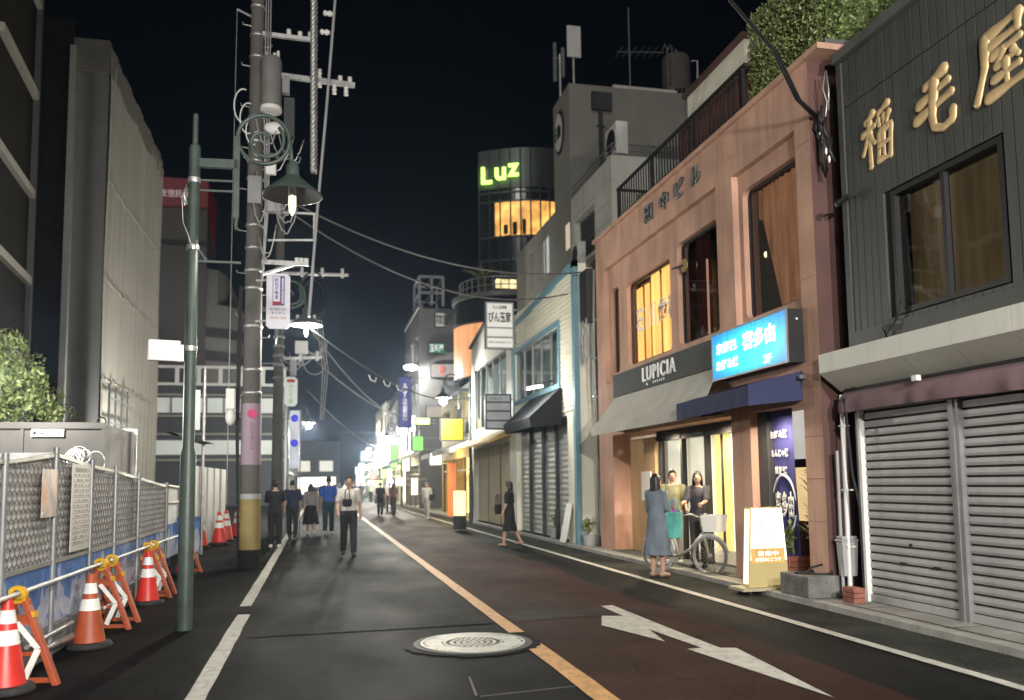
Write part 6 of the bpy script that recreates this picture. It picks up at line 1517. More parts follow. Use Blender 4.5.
# ------------------------------------------------------------------ shops along the far part of the street
def shop(label, y0, y1, x, h, wall, glow, gs, side=1, winglow=None, nwin=3, awn=None, depth=8, name='shop_building', strips=True):
    """side +1: shop stands at +X and faces the street towards -X"""
    t = thing(name, label, 'building', (x, (y0 + y1) / 2, 0)); S = side
    xf = x; xb = x + S * depth
    mb = MB(); zs = 2.9
    hol = [(y0 + .25, y1 - .25, .1, zs - .2)]
    ww = (y1 - y0) / nwin
    for f in range(int((h - 3.6) // 2.6) + (1 if h > 4.8 else 0)):
        z0 = 3.7 + 2.7 * f
        if z0 + 1.5 > h - .3: break
        for k in range(nwin): hol.append((y0 + ww * k + ww * .18, y0 + ww * (k + 1) - ww * .18, z0, z0 + 1.45))
    wall_holes(mb, 'x', xf, y0, y1, 0, h, hol, S * .2)
    for yy in (y0, y1): mb.poly([(xf, yy, 0), (xb, yy, 0), (xb, yy, h), (xf, yy, h)])
    mb.poly([(xf, y0, h), (xb, y0, h), (xb, y1, h), (xf, y1, h)]); mb.build('wall', wall, t)
    mb = MB(); mb.box(xf - S * .08, y0 - .02, h, xf + S * .25, y1 + .02, h + .22); mb.build('parapet', M_['coping'], t)
    MB().poly([(xf + S * 1.2, y0 + .1, .05), (xf + S * 1.2, y1 - .1, .05), (xf + S * 1.2, y1 - .1, zs), (xf + S * 1.2, y0 + .1, zs)]).build('shop_glow', emit('shop_interior', glow, gs, var=.6, scale=.9, stretch=(1, 1, 1.4)), t)
    mb = MB(); n = max(3, int((y1 - y0) / 3.2))
    for k in range(n + 1):
        yy = y0 + .25 + (y1 - y0 - .5) * k / n; mb.box(xf + S * .05, yy - .04, .1, xf + S * .13, yy + .04, zs - .2)
    mb.box(xf + S * .05, y0 + .25, 2.1, xf + S * .13, y1 - .25, 2.18); mb.build('shop_frame', M_['dark_wall'], t)
    for hh in hol[1:]:
        f = frame_x(MB(), xf + (S * .1 if S > 0 else -.16), hh[0], hh[1], hh[2], hh[3], .06, .06).build('window', M_['grey_metal'], t)
        lit = RND.random() < .45
        MB().poly([(xf + S * .18, hh[0], hh[2]), (xf + S * .18, hh[1], hh[2]), (xf + S * .18, hh[1], hh[3]), (xf + S * .18, hh[0], hh[3])]).build('pane', emit('lit_window', winglow, 1.1, var=.3) if (winglow and lit) else M_['win_dark'], f)
    if awn:
        m_, pr, za = awn
        a = MB().prism([(xf, y0 + .1, za), (xf - S * pr, y0 + .1, za - .42), (xf - S * pr, y0 + .1, za - .62), (xf, y0 + .1, za - .2)], (0, y1 - y0 - .2, 0)).build('awning', m_, t)
    return t
can_w = mat('white_canvas', (.5, .48, .42), .8); can_g = mat('green_canvas', (.05, .2, .1), .8); can_y = mat('yellow_awning', (.55, .36, .06), .8)
shop('low shop glowing yellow beside the gabled building', 34.4, 44.6, 6.3, 5.6, mat('yellow_wall', (.42, .32, .14), .7), (1, .72, .26), 1.9, winglow=(1, .85, .5), awn=(can_w, 1.1, 3.4))
fb = shop('tall dark building with a steel frame on its roof and stacked shop signs', 51.5, 60, 5.9, 12.2, mat('charcoal_wall', (.1, .098, .095), .7), (1, .8, .5), 2.4, winglow=(1, .85, .6), awn=(can_w, 1.2, 3.5))
mb = MB()
for x in (5.95, 7.4):
    for y in (51.7, 54.5): mb.bar((x, y, 12.4), (x, y, 14.2), .16, up=(0, 1, 0))
for z in (13.2, 14.2):
    for y in (51.7, 54.5): mb.bar((5.95, y, z), (7.4, y, z), .14)
    for x in (5.95, 6.7, 7.4): mb.bar((x, 51.7, z), (x, 54.5, z), .12)
mb.bar((6.7, 51.7, 12.4), (6.7, 51.7, 14.2), .14, up=(0, 1, 0)); mb.build('roof_frame', M_['grey_metal'], fb)
MB().prism([(5.85, 60.2, 8.4), (5.85, 60.2, 9.2), (5.85, 75, 8.0), (5.85, 75, 7.3)], (1.5, 0, 0)).build('canopy', M_['coping'], fb)
shop('mid height shop with a warm lit front behind the blue bank sign', 60.2, 75, 6.0, 8.4, mat('tan_wall', (.25, .22, .18), .7), (1, .86, .6), 3.2, winglow=(1, .9, .7), nwin=4, awn=(can_g, 1.0, 3.3))
shop('cream building topped by a pale box beyond the blue bank sign', 75.3, 90, 5.8, 8.6, mat('cream_wall', (.42, .38, .3), .7), (1, .95, .8), 3.6, winglow=(1, .95, .8), nwin=4, awn=(can_w, 1.0, 3.2))
shop('small brightly lit shop far down the street', 90.3, 108, 5.9, 6.4, mat('grey_far_wall', (.25, .25, .24), .7), (.85, 1, .85), 4, winglow=(1, 1, .9), nwin=4, awn=(can_g, 1.0, 3.2))
shop('farthest shop on the right with a white lit front', 108.3, 132, 6.2, 5.6, mat('white_far_wall', (.35, .35, .34), .7), (1, 1, .95), 4, winglow=(1, 1, .9), nwin=5)
shop('white lit shop on the left beyond the railed building', 80, 98, -3.3, 6.2, mat('pale_left_wall', (.36, .36, .34), .7), (.95, 1, .95), 3.5, side=-1, winglow=(1, 1, .95), nwin=4, awn=(can_w, .8, 3.2))
shop('dim grey shop on the left far down the street', 98.3, 118, -2.6, 7.2, mat('dim_left_wall', (.2, .2, .2), .7), (1, .9, .7), 1.2, side=-1, nwin=4)
# end of the street: buildings facing the camera where the road bends away
eb = thing('corner_building', 'dim building with lit windows closing the end of the street', 'building', (-1, 134, 0))
mb = MB(); wall_holes(mb, 'y', 134, -4, 3.2, 0, 8.2, [(-3.4, 2.6, .2, 2.7), (-3.2, -1.2, 3.6, 5.2), (.2, 2.2, 3.6, 5.2)], .3); mb.poly([(3.2, 134, 0), (3.2, 150, 0), (3.2, 150, 8.2), (3.2, 134, 8.2)]); mb.poly([(-4, 134, 8.2), (3.2, 134, 8.2), (3.2, 150, 8.2), (-4, 150, 8.2)]); mb.build('wall', mat('end_wall', (.16, .155, .15), .7), eb)
MB().poly([(-3.6, 134.6, .1), (2.8, 134.6, .1), (2.8, 134.6, 2.8), (-3.6, 134.6, 2.8)]).build('shop_glow', emit('far_shop_glow', (1, .93, .75), 3.0, var=.5, scale=.5), eb)
for a, b in ((-3.2, -1.2), (.2, 2.2)): MB().poly([(a, 134.25, 3.6), (b, 134.25, 3.6), (b, 134.25, 5.2), (a, 134.25, 5.2)]).build('lit_window', emit('far_lit_window', (1, .95, .8), .8), eb)
t = thing('corner_building', 'dark block standing behind the end of the street', 'building', (4, 165, 0))
MB().box(3.5, 160, 0, 12, 180, 11).build('wall', M_['dark_wall'], t); MB().box(3.45, 159.9, 10.9, 12.05, 180, 11.2).build('parapet', M_['coping'], t)

# ------------------------------------------------------------------ signs down the street
def sgn(name, label, x0, x1, y, z0, z1, col, st, text=None, tcol=None, vertical=False, tw=.8, th=.7, hang=6.0, d=.25, base=None):
    t = thing(name, label, 'sign', ((x0 + x1) / 2, y, z0))
    MB().box(x0, y, z0, x1, y + d, z1).build('case', M_['black'], t)
    MB().box(x0 + .04, y - .02, z0 + .04, x1 - .04, y, z1 - .04).build('face', emit(name + '_face', col, st, var=.08, base=base or tuple(.06 * c for c in col)), t)
    if text: lettering('lettering', text, ((x0 + x1) / 2, y - .02, (z0 + z1) / 2), (x1 - x0) * tw, (z1 - z0) * th, tcol, t, facing='south', vertical=vertical, depth=.02, off=.02)
    for z in (z0 + .1, z1 - .1): MB().bar((x1, y + d / 2, z), (hang, y + d / 2, z), .05).build('bracket', M_['grey_metal'], t)
    return t
tw_ = emit('white_lit_print', (1, 1, 1), .7); tb_ = M_['text_black']
sgn('bank_sign', 'tall navy vertical bank sign with white characters over the far street', 4.5, 5.3, 50, 4.8, 7.8, (.035, .045, .3), .28, 'みずほ銀行', tw_, True, .34, .72, base=(.03, .03, .15))
sgn('hanging_sign', 'glowing yellow square sign above the shop next to the lamp post', 5.02, 6.0, 36, 3.35, 4.3, (1, .85, .0), 1.25, hang=6.3)
sgn('hanging_sign', 'small white sign below the steel roof frame', 6.85, 7.45, 51.2, 11.0, 11.9, (1, .98, .9), .32, '写真館', tb_, hang=7.6)
sgn('hanging_sign', 'green sign with white characters under the white one', 6.4, 7.45, 51.2, 9.35, 10.05, (.01, .16, .09), .3, '玉城屋', tw_, hang=7.6, base=(.02, .15, .08))
sgn('hanging_sign', 'wide pale sign with a red emblem above the lit lamp', 6.55, 8.0, 51.1, 7.9, 8.75, (1, .92, .85), .3, '味', mat('red_emblem', (.5, .06, .03), .6), tw=.25, hang=8.2)
sgn('hanging_sign', 'beige shop sign low on the tall dark building', 6.0, 7.4, 49, 5.3, 6.0, (1, .85, .65), .4, hang=7.6)
sgn('hanging_sign', 'pink lit sign beside the beige one', 6.7, 7.6, 47, 5.0, 5.6, (1, .45, .4), .45, hang=7.8)
sgn('hanging_sign', 'bright green lit square sign near the farther lamps', 4.9, 5.5, 46, 3.3, 4.1, (.25, 1, .12), 1.4, hang=6.3)
sgn('hanging_sign', 'tall green lit sign further down the shops', 4.7, 5.2, 58, 2.6, 4.2, (.35, 1, .2), 1.2)
sgn('hanging_sign', 'teal lit sign far down the street', 4.2, 5.0, 88, 3.9, 4.9, (.1, .9, .95), 1.3, hang=5.9)
sgn('hanging_sign', 'white lit vertical sign at the far end of the shops', 4.1, 4.7, 92, 1.6, 3.8, (1, 1, .95), 2.0, hang=5.9)
sgn('hanging_sign', 'lime lit low sign among the far shops', 4.9, 5.4, 70, 2.0, 2.9, (.7, 1, .2), 1.2)
for k, (x0, x1, y, z0, z1, c, st, l) in enumerate((
    (5.0, 5.5, 53, 2.3, 3.3, (1, .95, .8), 1.6, 'white lit square sign under the navy bank sign'),
    (4.9, 5.35, 64, 3.0, 4.6, (1, 1, .9), 1.8, 'white lit upright sign beyond the green ones'),
    (4.7, 5.3, 73, 3.6, 4.2, (1, .9, .3), 1.6, 'yellow lit strip sign far down the street'),
    (4.6, 5.2, 79, 2.0, 3.0, (1, .4, .3), 1.3, 'small red lit sign far down the street'),
    (4.5, 5.1, 97, 2.6, 4.0, (.5, 1, .5), 1.6, 'pale green lit sign at the last bright shops'),
    (4.4, 5.2, 104, 1.4, 2.6, (1, 1, 1), 2.4, 'white lit low sign at the last bright shops'),
    (4.6, 5.3, 112, 2.8, 3.8, (1, .95, .7), 2.2, 'warm lit sign past the last lamp post'))):
    sgn('hanging_sign', l, x0, x1, y, z0, z1, c, st)
for k in range(22):  # scattered lit boxes added to brighten the far fronts
    y = 41 + k * 3.4 + RND.uniform(-1, 1); w_ = RND.uniform(.35, .8); x1 = 5.75 - RND.uniform(0, .5); z0 = RND.choice((.9, 1.4, 2.4, 3.0, 3.8, 4.6)); hh_ = RND.choice((.4, .6, 1.0))
    kind = RND.choice(('white', 'white', 'warm', 'yellow'))
    c = {'white': (1, 1, .94), 'warm': (1, .84, .55), 'yellow': (.9, 1, .35)}[kind]
    s_ = sgn('added_light_box', f'small {kind} lit box sign added among the far shop fronts', x1 - w_, x1, y, z0, z0 + hh_, c, 2.6); s_['group'] = f'far {kind} lit box signs'
t = thing('shop_banner', 'tall orange lit banner standing by the yellow shop', 'banner', (5.45, 35.6, .1))
MB().box(5.25, 35.6, .2, 5.62, 35.64, 2.4).build('cloth', emit('orange_lit_banner', (1, .28, .06), .75, var=.15), t); MB().cyl((5.64, 35.62, .07), (5.64, 35.62, 2.5), .02).build('stand', M_['grey_metal'], t)
t = thing('stand_sign', 'low yellow glowing stand sign at the foot of the lamp post', 'sign', (4.6, 28, 0))
MB().box(4.36, 28, .5, 4.72, 28.2, 1.3).build('lit_face', emit('lit_yellow_stand', (1, .86, .3), 2.2, var=.2), t); MB().box(4.34, 27.98, .05, 4.74, 28.22, .5).build('base', M_['black'], t)
t = thing('sandwich_board', 'slanting white board leaning on the kerb by the clapboard building', 'sign', (5.9, 20.4, 0))
MB().prism([(5.82, 20.2, .09), (6.02, 20.2, 1.02), (6.05, 20.2, 1.02), (5.85, 20.2, .09)], (0, .45, 0)).build('board', M_['white_plastic'], t); MB().prism([(6.2, 20.22, .09), (6.03, 20.22, 1.0), (6.05, 20.22, 1.0), (6.22, 20.22, .09)], (0, .4, 0)).build('leg', M_['wood'], t)
plant('potted_shrub', 'low dark shrub in a pot before the clapboard building', (6.2, 22.3, .3), .6, 9, spread=.3)['category'] = 'plant'
plant('potted_shrub', 'low dark shrub in a pot next to the narrow dark building', (6.15, 19.3, .3), .5, 8, spread=.28)
for y, l in ((22.3, 'grey plant pot before the clapboard building'), (19.3, 'grey plant pot next to the narrow dark building')):
    tag(MB().lathe([(.14, .07), (.19, .32), (.17, .32), (.16, .28)], (6.18, y, 0), 16, True).build('plant_pot', M_['grey_plastic'], smooth=True, auto=40), l, 'plant pot')
sl = thing('flood_lamp', 'bright white flood lamp over the black awning', 'lamp', (5.47, 21.6, 4))
MB().bar((6.0, 21.6, 4.2), (5.5, 21.6, 4.08), .04).build('arm', M_['black'], sl); MB().obox((5.47, 21.55, 4.03), (1, 0, .2), (0, 1, 0), (-.2, 0, 1), .2, .1, .03).build('housing', M_['grey_metal'], sl)
MB().obox((5.465, 21.5, 4.0), (1, 0, .2), (0, 1, 0), (-.2, 0, 1), .19, .09, .018).build('lens', emit('flood_lens', (.95, 1, .9), 60), sl)
sl = thing('flood_lamp', 'bright round flood lamp high on the tall dark building', 'lamp', (5.3, 50.5, 8.4))
MB().bar((5.9, 51.6, 8.6), (5.35, 50.6, 8.45), .08).build('arm', M_['black'], sl); MB().ell((5.3, 50.5, 8.4), .42, .25, .16).build('lens', emit('flood_lens_far', (1, 1, .92), 40), sl, smooth=True)
# ------------------------------------------------------------------ people: one continuous skin each, clothes and hair as parts
skin = mat('skin', (.42, .26, .19), .55, var=.06, scale=8)
EYE = mat('eye', (.02, .015, .012), .3)
LIP = mat('lips', (.3, .12, .1), .5)
HAIR = mat('black_hair', (.012, .011, .011), .45, var=.3, scale=30, stretch=(6, 6, 1))
def cloth_m(name, col, v=.15): return mat(name, col, .9, var=max(v, .3), scale=7, bump=1., bscale=13, stretch=(1, 1, .45))
def person(label, loc, face, h=1.68, top=None, bottom=None, shoes=None, style='trousers', hair='short', female=False,
           legs=((0, 0), (0, 0)), arms=((0, .15, .1), (0, .15, .1)), head=(0, 0), sleeve=.5, lean=0., long_top=0., group=None):
    """legs: (thigh forward angle, knee bend) for left/right; arms: (shoulder forward, elbow bend, outward); angles in radians; faces +Y before turning"""
    t = thing('person', label, 'person', (0, 0, 0), group)
    k = h / 1.70; w = .92 if female else 1.
    V3 = lambda x, y, z: Vector((x * k, y * k, z * k))
    hipz, shz = .90, 1.395
    drop = 0
    def leg(s, a, b):
        hip = Vector((s * .088 * w, 0, hipz)); kn = hip + Vector((s * .008, math.sin(a) * .43, -math.cos(a) * .43))
        c = a - b; an = kn + Vector((0, math.sin(c) * .40, -math.cos(c) * .40)); return hip, kn, an, c
    L = [leg(-1, *legs[0]), leg(1, *legs[1])]
    low = min(q[2].z for q in L); dz = .075 - low
    def arm(s, a, b, o):
        sh = Vector((s * .175 * w, lean * .08, shz)); d = Vector((s * math.sin(o), math.sin(a) * math.cos(o), -math.cos(a) * math.cos(o))); el = sh + d * .285
        e = Vector((s * math.sin(o) * .4 - s * .25 * math.sin(b) * .5, math.sin(a + b), -math.cos(a + b))).normalized(); wr = el + e * .245; return sh, el, wr, e
    A = [arm(-1, *arms[0]), arm(1, *arms[1])]
    D = Vector((0, 0, dz))
    S = lambda p: (p + D) * k
    def ring(c, rx, ry, n=16): return [S(Vector((c[0] + rx * math.cos(2 * PI * j / n), c[1] + ry * math.sin(2 * PI * j / n), c[2]))) for j in range(n)]
    TOR = [(.80, .11, .085, 0), (.88, .165, .112, -.005), (.96, .158, .108, 0), (1.06, .132 * w, .095, .0), (1.16, .14 * w, .1, .005), (1.27, .165 * w, .11, .005), (1.35, .172 * w, .1, .0), (1.405, .14 * w, .08, -.005), (1.44, .075, .062, -.005)]
    ly = lambda z: lean * max(0, z - .9) * .5
    body = MB()
    body.rings([ring((0, y + ly(z), z), rx, ry) for z, rx, ry, y in TOR])
    for s, (hip, kn, an, c) in zip((-1, 1), L):
        body.tube([S(hip + Vector((0, 0, .06))), S(hip), S(hip.lerp(kn, .5)), S(kn), S(kn.lerp(an, .3)), S(an.lerp(kn, .15)), S(an)], [.08 * k, .085 * k, .072 * k, .052 * k, .056 * k, .037 * k, .036 * k], 12)
        heel = an + Vector((0, -.045, -.045)); toe = an + Vector((s * .015, .15, -.05)); body.tube([S(heel), S(an + Vector((0, .03, -.035))), S(toe)], [.034 * k, .036 * k, .024 * k], 10)
    for s, (sh, el, wr, e) in zip((-1, 1), A):
        body.tube([S(sh + Vector((-s * .05, 0, .0))), S(sh), S(sh.lerp(el, .5)), S(el), S(el.lerp(wr, .3)), S(wr)], [.05 * k, .052 * k, .043 * k, .036 * k, .038 * k, .025 * k], 10)
        body.tube([S(wr), S(wr + e * .04), S(wr + e * .085)], [.024 * k, .034 * k, .026 * k], 10)
    hc = Vector((0, ly(1.58) + .012, 1.585)); hr = Matrix.Rotation(head[0], 3, 'Z') @ Matrix.Rotation(-head[1], 3, 'X')
    body.tube([S(Vector((0, ly(1.4) - .005, 1.40))), S(Vector((0, ly(1.5), 1.5)))], [.056 * k * w, .05 * k * w], 12)
    def hp(x, y, z): return S(hc + hr @ Vector((x, y, z)))
    body.ell(S(hc), .074 * k, .093 * k, .113 * k, 18, 12, hr)
    body.tube([hp(0, .03, -.05), hp(0, .058, -.088)], [.055 * k, .034 * k], 10)
    body.tube([hp(0, .085, .012), hp(0, .112, -.026)], [.009 * k, .016 * k], 8)
    for s in (-1, 1): body.tube([hp(s * .07, -.005, .025), hp(s * .082, -.012, .0), hp(s * .073, -.0, -.03)], [.012 * k, .016 * k, .01 * k], 6)
    ex = MB()
    ex.cur = 1
    for s in (-1, 1): ex.ell(hp(s * .031, .084, .012), .012 * k, .008 * k, .0075 * k, 8, 6)
    ex.cur = 2; ex.tube([hp(-.022, .09, -.055), hp(0, .097, -.055), hp(.022, .09, -.055)], [.003 * k, .0065 * k, .003 * k], 6)
    ex.cur = 0
    for s, (sh, el, wr, e) in zip((-1, 1), A):
        side = e.cross(Vector((1, 0, 0))).normalized(); palm = wr + e * .085
        for j, ln in enumerate((.062, .072, .068, .052)):
            o = side * (.026 - .0175 * j); cur = Vector((-s * .022, 0, 0))
            ex.tube([S(palm - e * .02 + o), S(palm + e * ln * .5 + o + cur * .3), S(palm + e * ln * .95 + o + cur)], [.0088 * k, .008 * k, .006 * k], 6)
        ex.tube([S(wr + e * .03 + side * .025), S(wr + e * .065 + side * .048), S(wr + e * .09 + side * .05 + Vector((-s * .012, 0, 0)))], [.011 * k, .009 * k, .007 * k], 6)
    b = remeshed('body', body, [skin, EYE, LIP], t, .013 * k, 3, ex)
    # clothes
    top_mb = MB(); zlo = .90 - long_top
    tr = [q for q in TOR if q[0] > max(zlo, .9) - .01]
    rr = [ring((0, y + ly(z), z), rx + .02, ry + .022) for z, rx, ry, y in tr[:-1]]
    if long_top:
        rr = [ring((0, -.005, zlo), .2 + .12 * long_top, .15 + .1 * long_top)] + [ring((0, -.005, (zlo + .95) / 2), .19 + .04 * long_top, .14)] + rr
    rr.append(ring((0, ly(1.43), 1.425), .085, .072)); top_mb.rings(rr)
    for s, (sh, el, wr, e) in zip((-1, 1), A):
        end = sh.lerp(el, min(1, sleeve * 2)) if sleeve <= .5 else el.lerp(wr, (sleeve - .5) * 2)
        P = [S(sh + Vector((-s * .06, 0, .0))), S(sh + Vector((0, 0, .003)))] + ([S(el)] if sleeve > .5 else []) + [S(end)]
        R_ = [.065 * k, .07 * k] + ([.052 * k] if sleeve > .5 else []) + [(.062 if sleeve <= .5 else .044) * k]
        top_mb.tube(P, R_, 12)
    remeshed('dress' if style == 'dress' else 'shirt', top_mb, top, t, .014 * k, 2)
    if style == 'trousers':
        bt = MB(); bt.rings([ring((0, y, z), rx + .016, ry + .018) for z, rx, ry, y in TOR[:4]])
        for s, (hip, kn, an, c) in zip((-1, 1), L):
            bt.tube([S(hip + Vector((0, 0, .06))), S(hip), S(hip.lerp(kn, .5)), S(kn), S(kn.lerp(an, .5)), S(an + Vector((0, -.005, .01)))], [.095 * k, .1 * k, .09 * k, .075 * k, .072 * k, .066 * k], 14)
        remeshed('trousers', bt, bottom, t, .014 * k, 2)
    elif style == 'skirt':
        bt = MB(); n = 40
        def rg(z, rx, ry, am): return [S(Vector(((rx + am * math.cos(9 * a)) * math.cos(a), (ry + am * math.cos(9 * a)) * math.sin(a), z))) for a in [2 * PI * j / n for j in range(n)]]
        bt.rings([rg(1.02, .15, .115, 0), rg(.9, .19, .145, .004), rg(.65, .235, .19, .012), rg(.34, .27, .225, .02)], True, False); bt.build('skirt', bottom, None, smooth=True).parent = t
    # hair
    hm = MB()
    hm.ell(S(hc + hr @ Vector((0, -.014, .024))), .081 * k, .096 * k, .108 * k, 18, 12, hr)
    hair_o = None
    hb = MB(); n, m = 24, 12
    for j in range(m + 1):
        pass
    def cap(u, v):
        a = 2 * PI * u; lowf = -.35 if hair == 'short' else -.75
        front = max(0, math.sin(a)); tmax = PI / 2; tmin = lowf + front * (.52 - lowf) * (1 if hair != 'bob' else .9)
        tt = tmin + (tmax - tmin) * v; x, y, z = .083 * math.cos(tt) * math.cos(a), .101 * math.cos(tt) * math.sin(a) - .006, .122 * math.sin(tt) + .006
        if v < .05: x *= .94; y *= .94
        return hp(x, y, z)
    hb.grid(cap, 28, 10)
    if hair in ('bob', 'long'):
        zz = -.15 if hair == 'bob' else -.3
        hb.rings([[hp((.086 + .012 * (1 if s else 0)) * math.cos(a), .1 * math.sin(a) * .9 - .02, zc) for a in [PI * .92 + PI * 1.16 * j / 18 for j in range(19)]] for s, zc in ((0, .05), (1, -.05), (1, zz * .8), (0, zz))], False, False)
    hb.build('hair', HAIR, None, smooth=True).parent = t
    # shoes
    for s, (hip, kn, an, c) in zip((-1, 1), L):
        sm = MB(); q = MB()
        q.tube([S(an + Vector((0, -.065, -.04))), S(an + Vector((0, -.02, -.03))), S(an + Vector((s * .008, .06, -.04))), S(an + Vector((s * .015, .16, -.05)))], [.036 * k, .046 * k, .044 * k, .028 * k], 12)
        zmin = min(v.z for v in [Vector(p) for p in q.v]); q.v = [(p[0], p[1], max(p[2], S(an).z - .072 * k)) for p in q.v]
        q.build('shoe', shoes or M_['white_plastic'], None, smooth=True).parent = t
    t.location = loc; t.rotation_euler[2] = face
    return t
blk = cloth_m('black_clothes', (.014, .014, .016)); nvy = cloth_m('navy_clothes', (.02, .025, .05)); gry = cloth_m('grey_shirt_cloth', (.22, .22, .22)); blu = cloth_m('blue_shirt_cloth', (.03, .09, .36))
wht = cloth_m('white_shirt_cloth', (.5, .48, .45)); drk = cloth_m('dark_trousers_cloth', (.025, .026, .028)); sbl = cloth_m('slate_dress_cloth', (.12, .15, .19)); olv = cloth_m('olive_pattern_cloth', (.16, .16, .09), .5)
teal_t = cloth_m('dark_teal_trousers', (.02, .045, .05)); tan_s = cloth_m('tan_shoe', (.3, .2, .15)); 
PI_ = PI
G = 'people walking in the street'
person('person in black standing beside the yellow pole guard with white shoes', (-1.05, 22.6, 0), rad(10), 1.68, blk, blk, M_['white_plastic'], arms=((.5, 1.5, .1), (.6, 1.6, .1)), head=(0, -.3), sleeve=.5, legs=((.05, .05), (-.06, .02)))
person('person in dark navy walking away on the white edge line', (-.72, 26.2, 0), rad(-4), 1.72, nvy, drk, M_['black'], legs=((.28, .1), (-.25, .3)), arms=((-.2, .2, .12), (.25, .3, .12)), group=G)
person('person in grey shirt and wide black skirt walking away', (-.22, 28.2, 0), rad(4), 1.6, gry, blk, M_['white_plastic'], style='skirt', hair='bob', female=True, legs=((.2, .1), (-.2, .3)), arms=((.15, .2, .15), (-.15, .2, .15)), group=G)
person('tall person in blue shirt and dark trousers walking away', (.33, 28.0, 0), rad(0), 1.82, blu, teal_t, M_['white_plastic'], legs=((-.2, .25), (.2, .08)), arms=((.2, .2, .13), (-.2, .15, .13)), group=G)
person('person in white shirt and dark trousers walking towards the camera', (.66, 19.2, 0), rad(182), 1.74, wht, drk, M_['black'], legs=((.16, .1), (-.16, .22)), arms=((-.12, .25, .2), (.2, .5, .2)), sleeve=.45)
person('person in a black dress with curly dark hair on the shop side line', (4.62, 20.9, 0), rad(62), 1.6, blk, blk, tan_s, style='dress', hair='bob', female=True, long_top=.5, legs=((.22, .1), (-.2, .3)), arms=((.1, .3, .12), (-.1, .4, .2)))
person('person in a slate blue long dress facing the shop friends', (5.42, 13.35, 0), rad(-60), 1.66, sbl, blk, tan_s, style='dress', hair='long', female=True, long_top=.55, sleeve=.8, legs=((.0, .02), (.03, .02)), arms=((.1, .4, .12), (.15, .7, .1)), head=(-.2, 0))
person('person in an olive patterned shirt standing behind the bicycle', (6.25, 14.6, .078), rad(165), 1.66, olv, cloth_m('pale_trousers', (.3, .28, .25)), M_['white_plastic'], hair='short', legs=((.02, .02), (-.03, .02)), arms=((.3, .7, .12), (.2, .6, .12)))
person('person in dark clothes holding the bicycle with the white basket', (6.35, 13.75, .078), rad(140), 1.62, cloth_m('charcoal_shirt', (.035, .033, .042)), cloth_m('charcoal_wide_trousers', (.05, .048, .045)), M_['black'], hair='bob', female=True, style='trousers', sleeve=.5, arms=((.7, .7, .1), (.6, .9, .1)), head=(.2, -.2))
person('person in black walking away far down beside the bright shops', (3.0, 43.0, 0), rad(-10), 1.66, blk, blk, M_['black'], legs=((.2, .1), (-.2, .25)), group=G)
person('person in a brown top walking beside the far black figure', (3.6, 42.6, 0), rad(8), 1.62, cloth_m('brown_top', (.1, .06, .06)), drk, M_['black'], hair='long', female=True, legs=((-.2, .25), (.2, .1)), group=G)
person('person in a white top with a dark shoulder bag on the far shop side', (4.7, 38.2, 0), rad(150), 1.62, wht, cloth_m('cream_trousers', (.35, .34, .3)), M_['white_plastic'], hair='short', legs=((.2, .1), (-.2, .25)), group=G)
person('person in pale clothes far behind near the white lit sign', (4.4, 58, 0), rad(170), 1.65, cloth_m('pale_top', (.4, .4, .42)), drk, M_['black'], legs=((.15, .1), (-.2, .2)), group=G)
p_white = person('person in a white top walking away beyond the orange banner', (4.0, 50, 0), rad(12), 1.64, wht, drk, M_['black'], legs=((.22, .1), (-.2, .3)), group=G)
p_dark = person('person in dark clothes among the far shop lights', (2.2, 56, 0), rad(185), 1.7, nvy, drk, M_['black'], legs=((.2, .1), (-.22, .3)), group=G)
for src, x, y, a, l in ((p_white, 1.2, 66, 185, 'white topped figure far down the middle of the street'), (p_dark, 3.4, 72, 5, 'dark figure far down by the last lit lamp post'), (p_dark, -.2, 62, -6, 'dark figure far away on the left half of the street'), (p_white, 4.6, 78, 170, 'pale figure far off at the bright far shops'), (p_dark, 2.9, 86, 10, 'farthest dark figure in the middle of the lane'), (p_white, .6, 92, 180, 'farthest pale figure in the street')):
    clone(src, (x, y, 0), l, rad(a))
for k, (x, y, a) in enumerate(((1.8, 76, 3), (4.2, 84, 175), (.2, 80, 8), (3.6, 98, 0), (1.4, 104, 182), (2.6, 112, 5), (-.6, 74, -5))):
    c = clone(p_dark, (x, y, 0), 'tiny dark clothed figure in the far crowd', rad(a)); c['group'] = 'far crowd in dark clothes'
for k, (x, y, a) in enumerate(((2.4, 82, 178), (3.2, 92, 2), (4.8, 100, 170), (.9, 110, 0), (4.4, 66, 185))):
    c = clone(p_white, (x, y, 0), 'tiny pale topped figure in the far crowd', rad(a)); c['group'] = 'far crowd in pale tops'
# bags
def bag(name, label, c, sx, sy, sz, m, strap=.25, rz=0):
    t = thing(name, label, 'bag', (0, 0, 0))
    q = MB(); q.rings([[(x * sx * f, y * sy * f, z) for x, y in ((-.5, -.5), (.5, -.5), (.5, .5), (-.5, .5))] for f, z in ((.86, 0), (1, sz * .4), (.96, sz))]); q.build('body', m, None, bevel=.012).parent = t
    for s in (-1, 1):
        q = MB(); q.tube([(-sx * .25, s * sy * .4, sz), (-sx * .2, s * sy * .3, sz + strap * .8), (0, s * sy * .2, sz + strap), (sx * .2, s * sy * .3, sz + strap * .8), (sx * .25, s * sy * .4, sz)], .009, 6); q.build('strap', m, None, smooth=True).parent = t
    t.location = c; t.rotation_euler[2] = rz; return t
bag('shoulder_bag', 'small black bag worn across the chest of the white shirted walker', (.62, 19.02, 1.08), .2, .09, .16, blk, .25)
bag('shoulder_bag', 'black bag held at the side of the black dressed walker', (4.32, 20.85, .78), .28, .1, .24, blk, .25, rad(60))
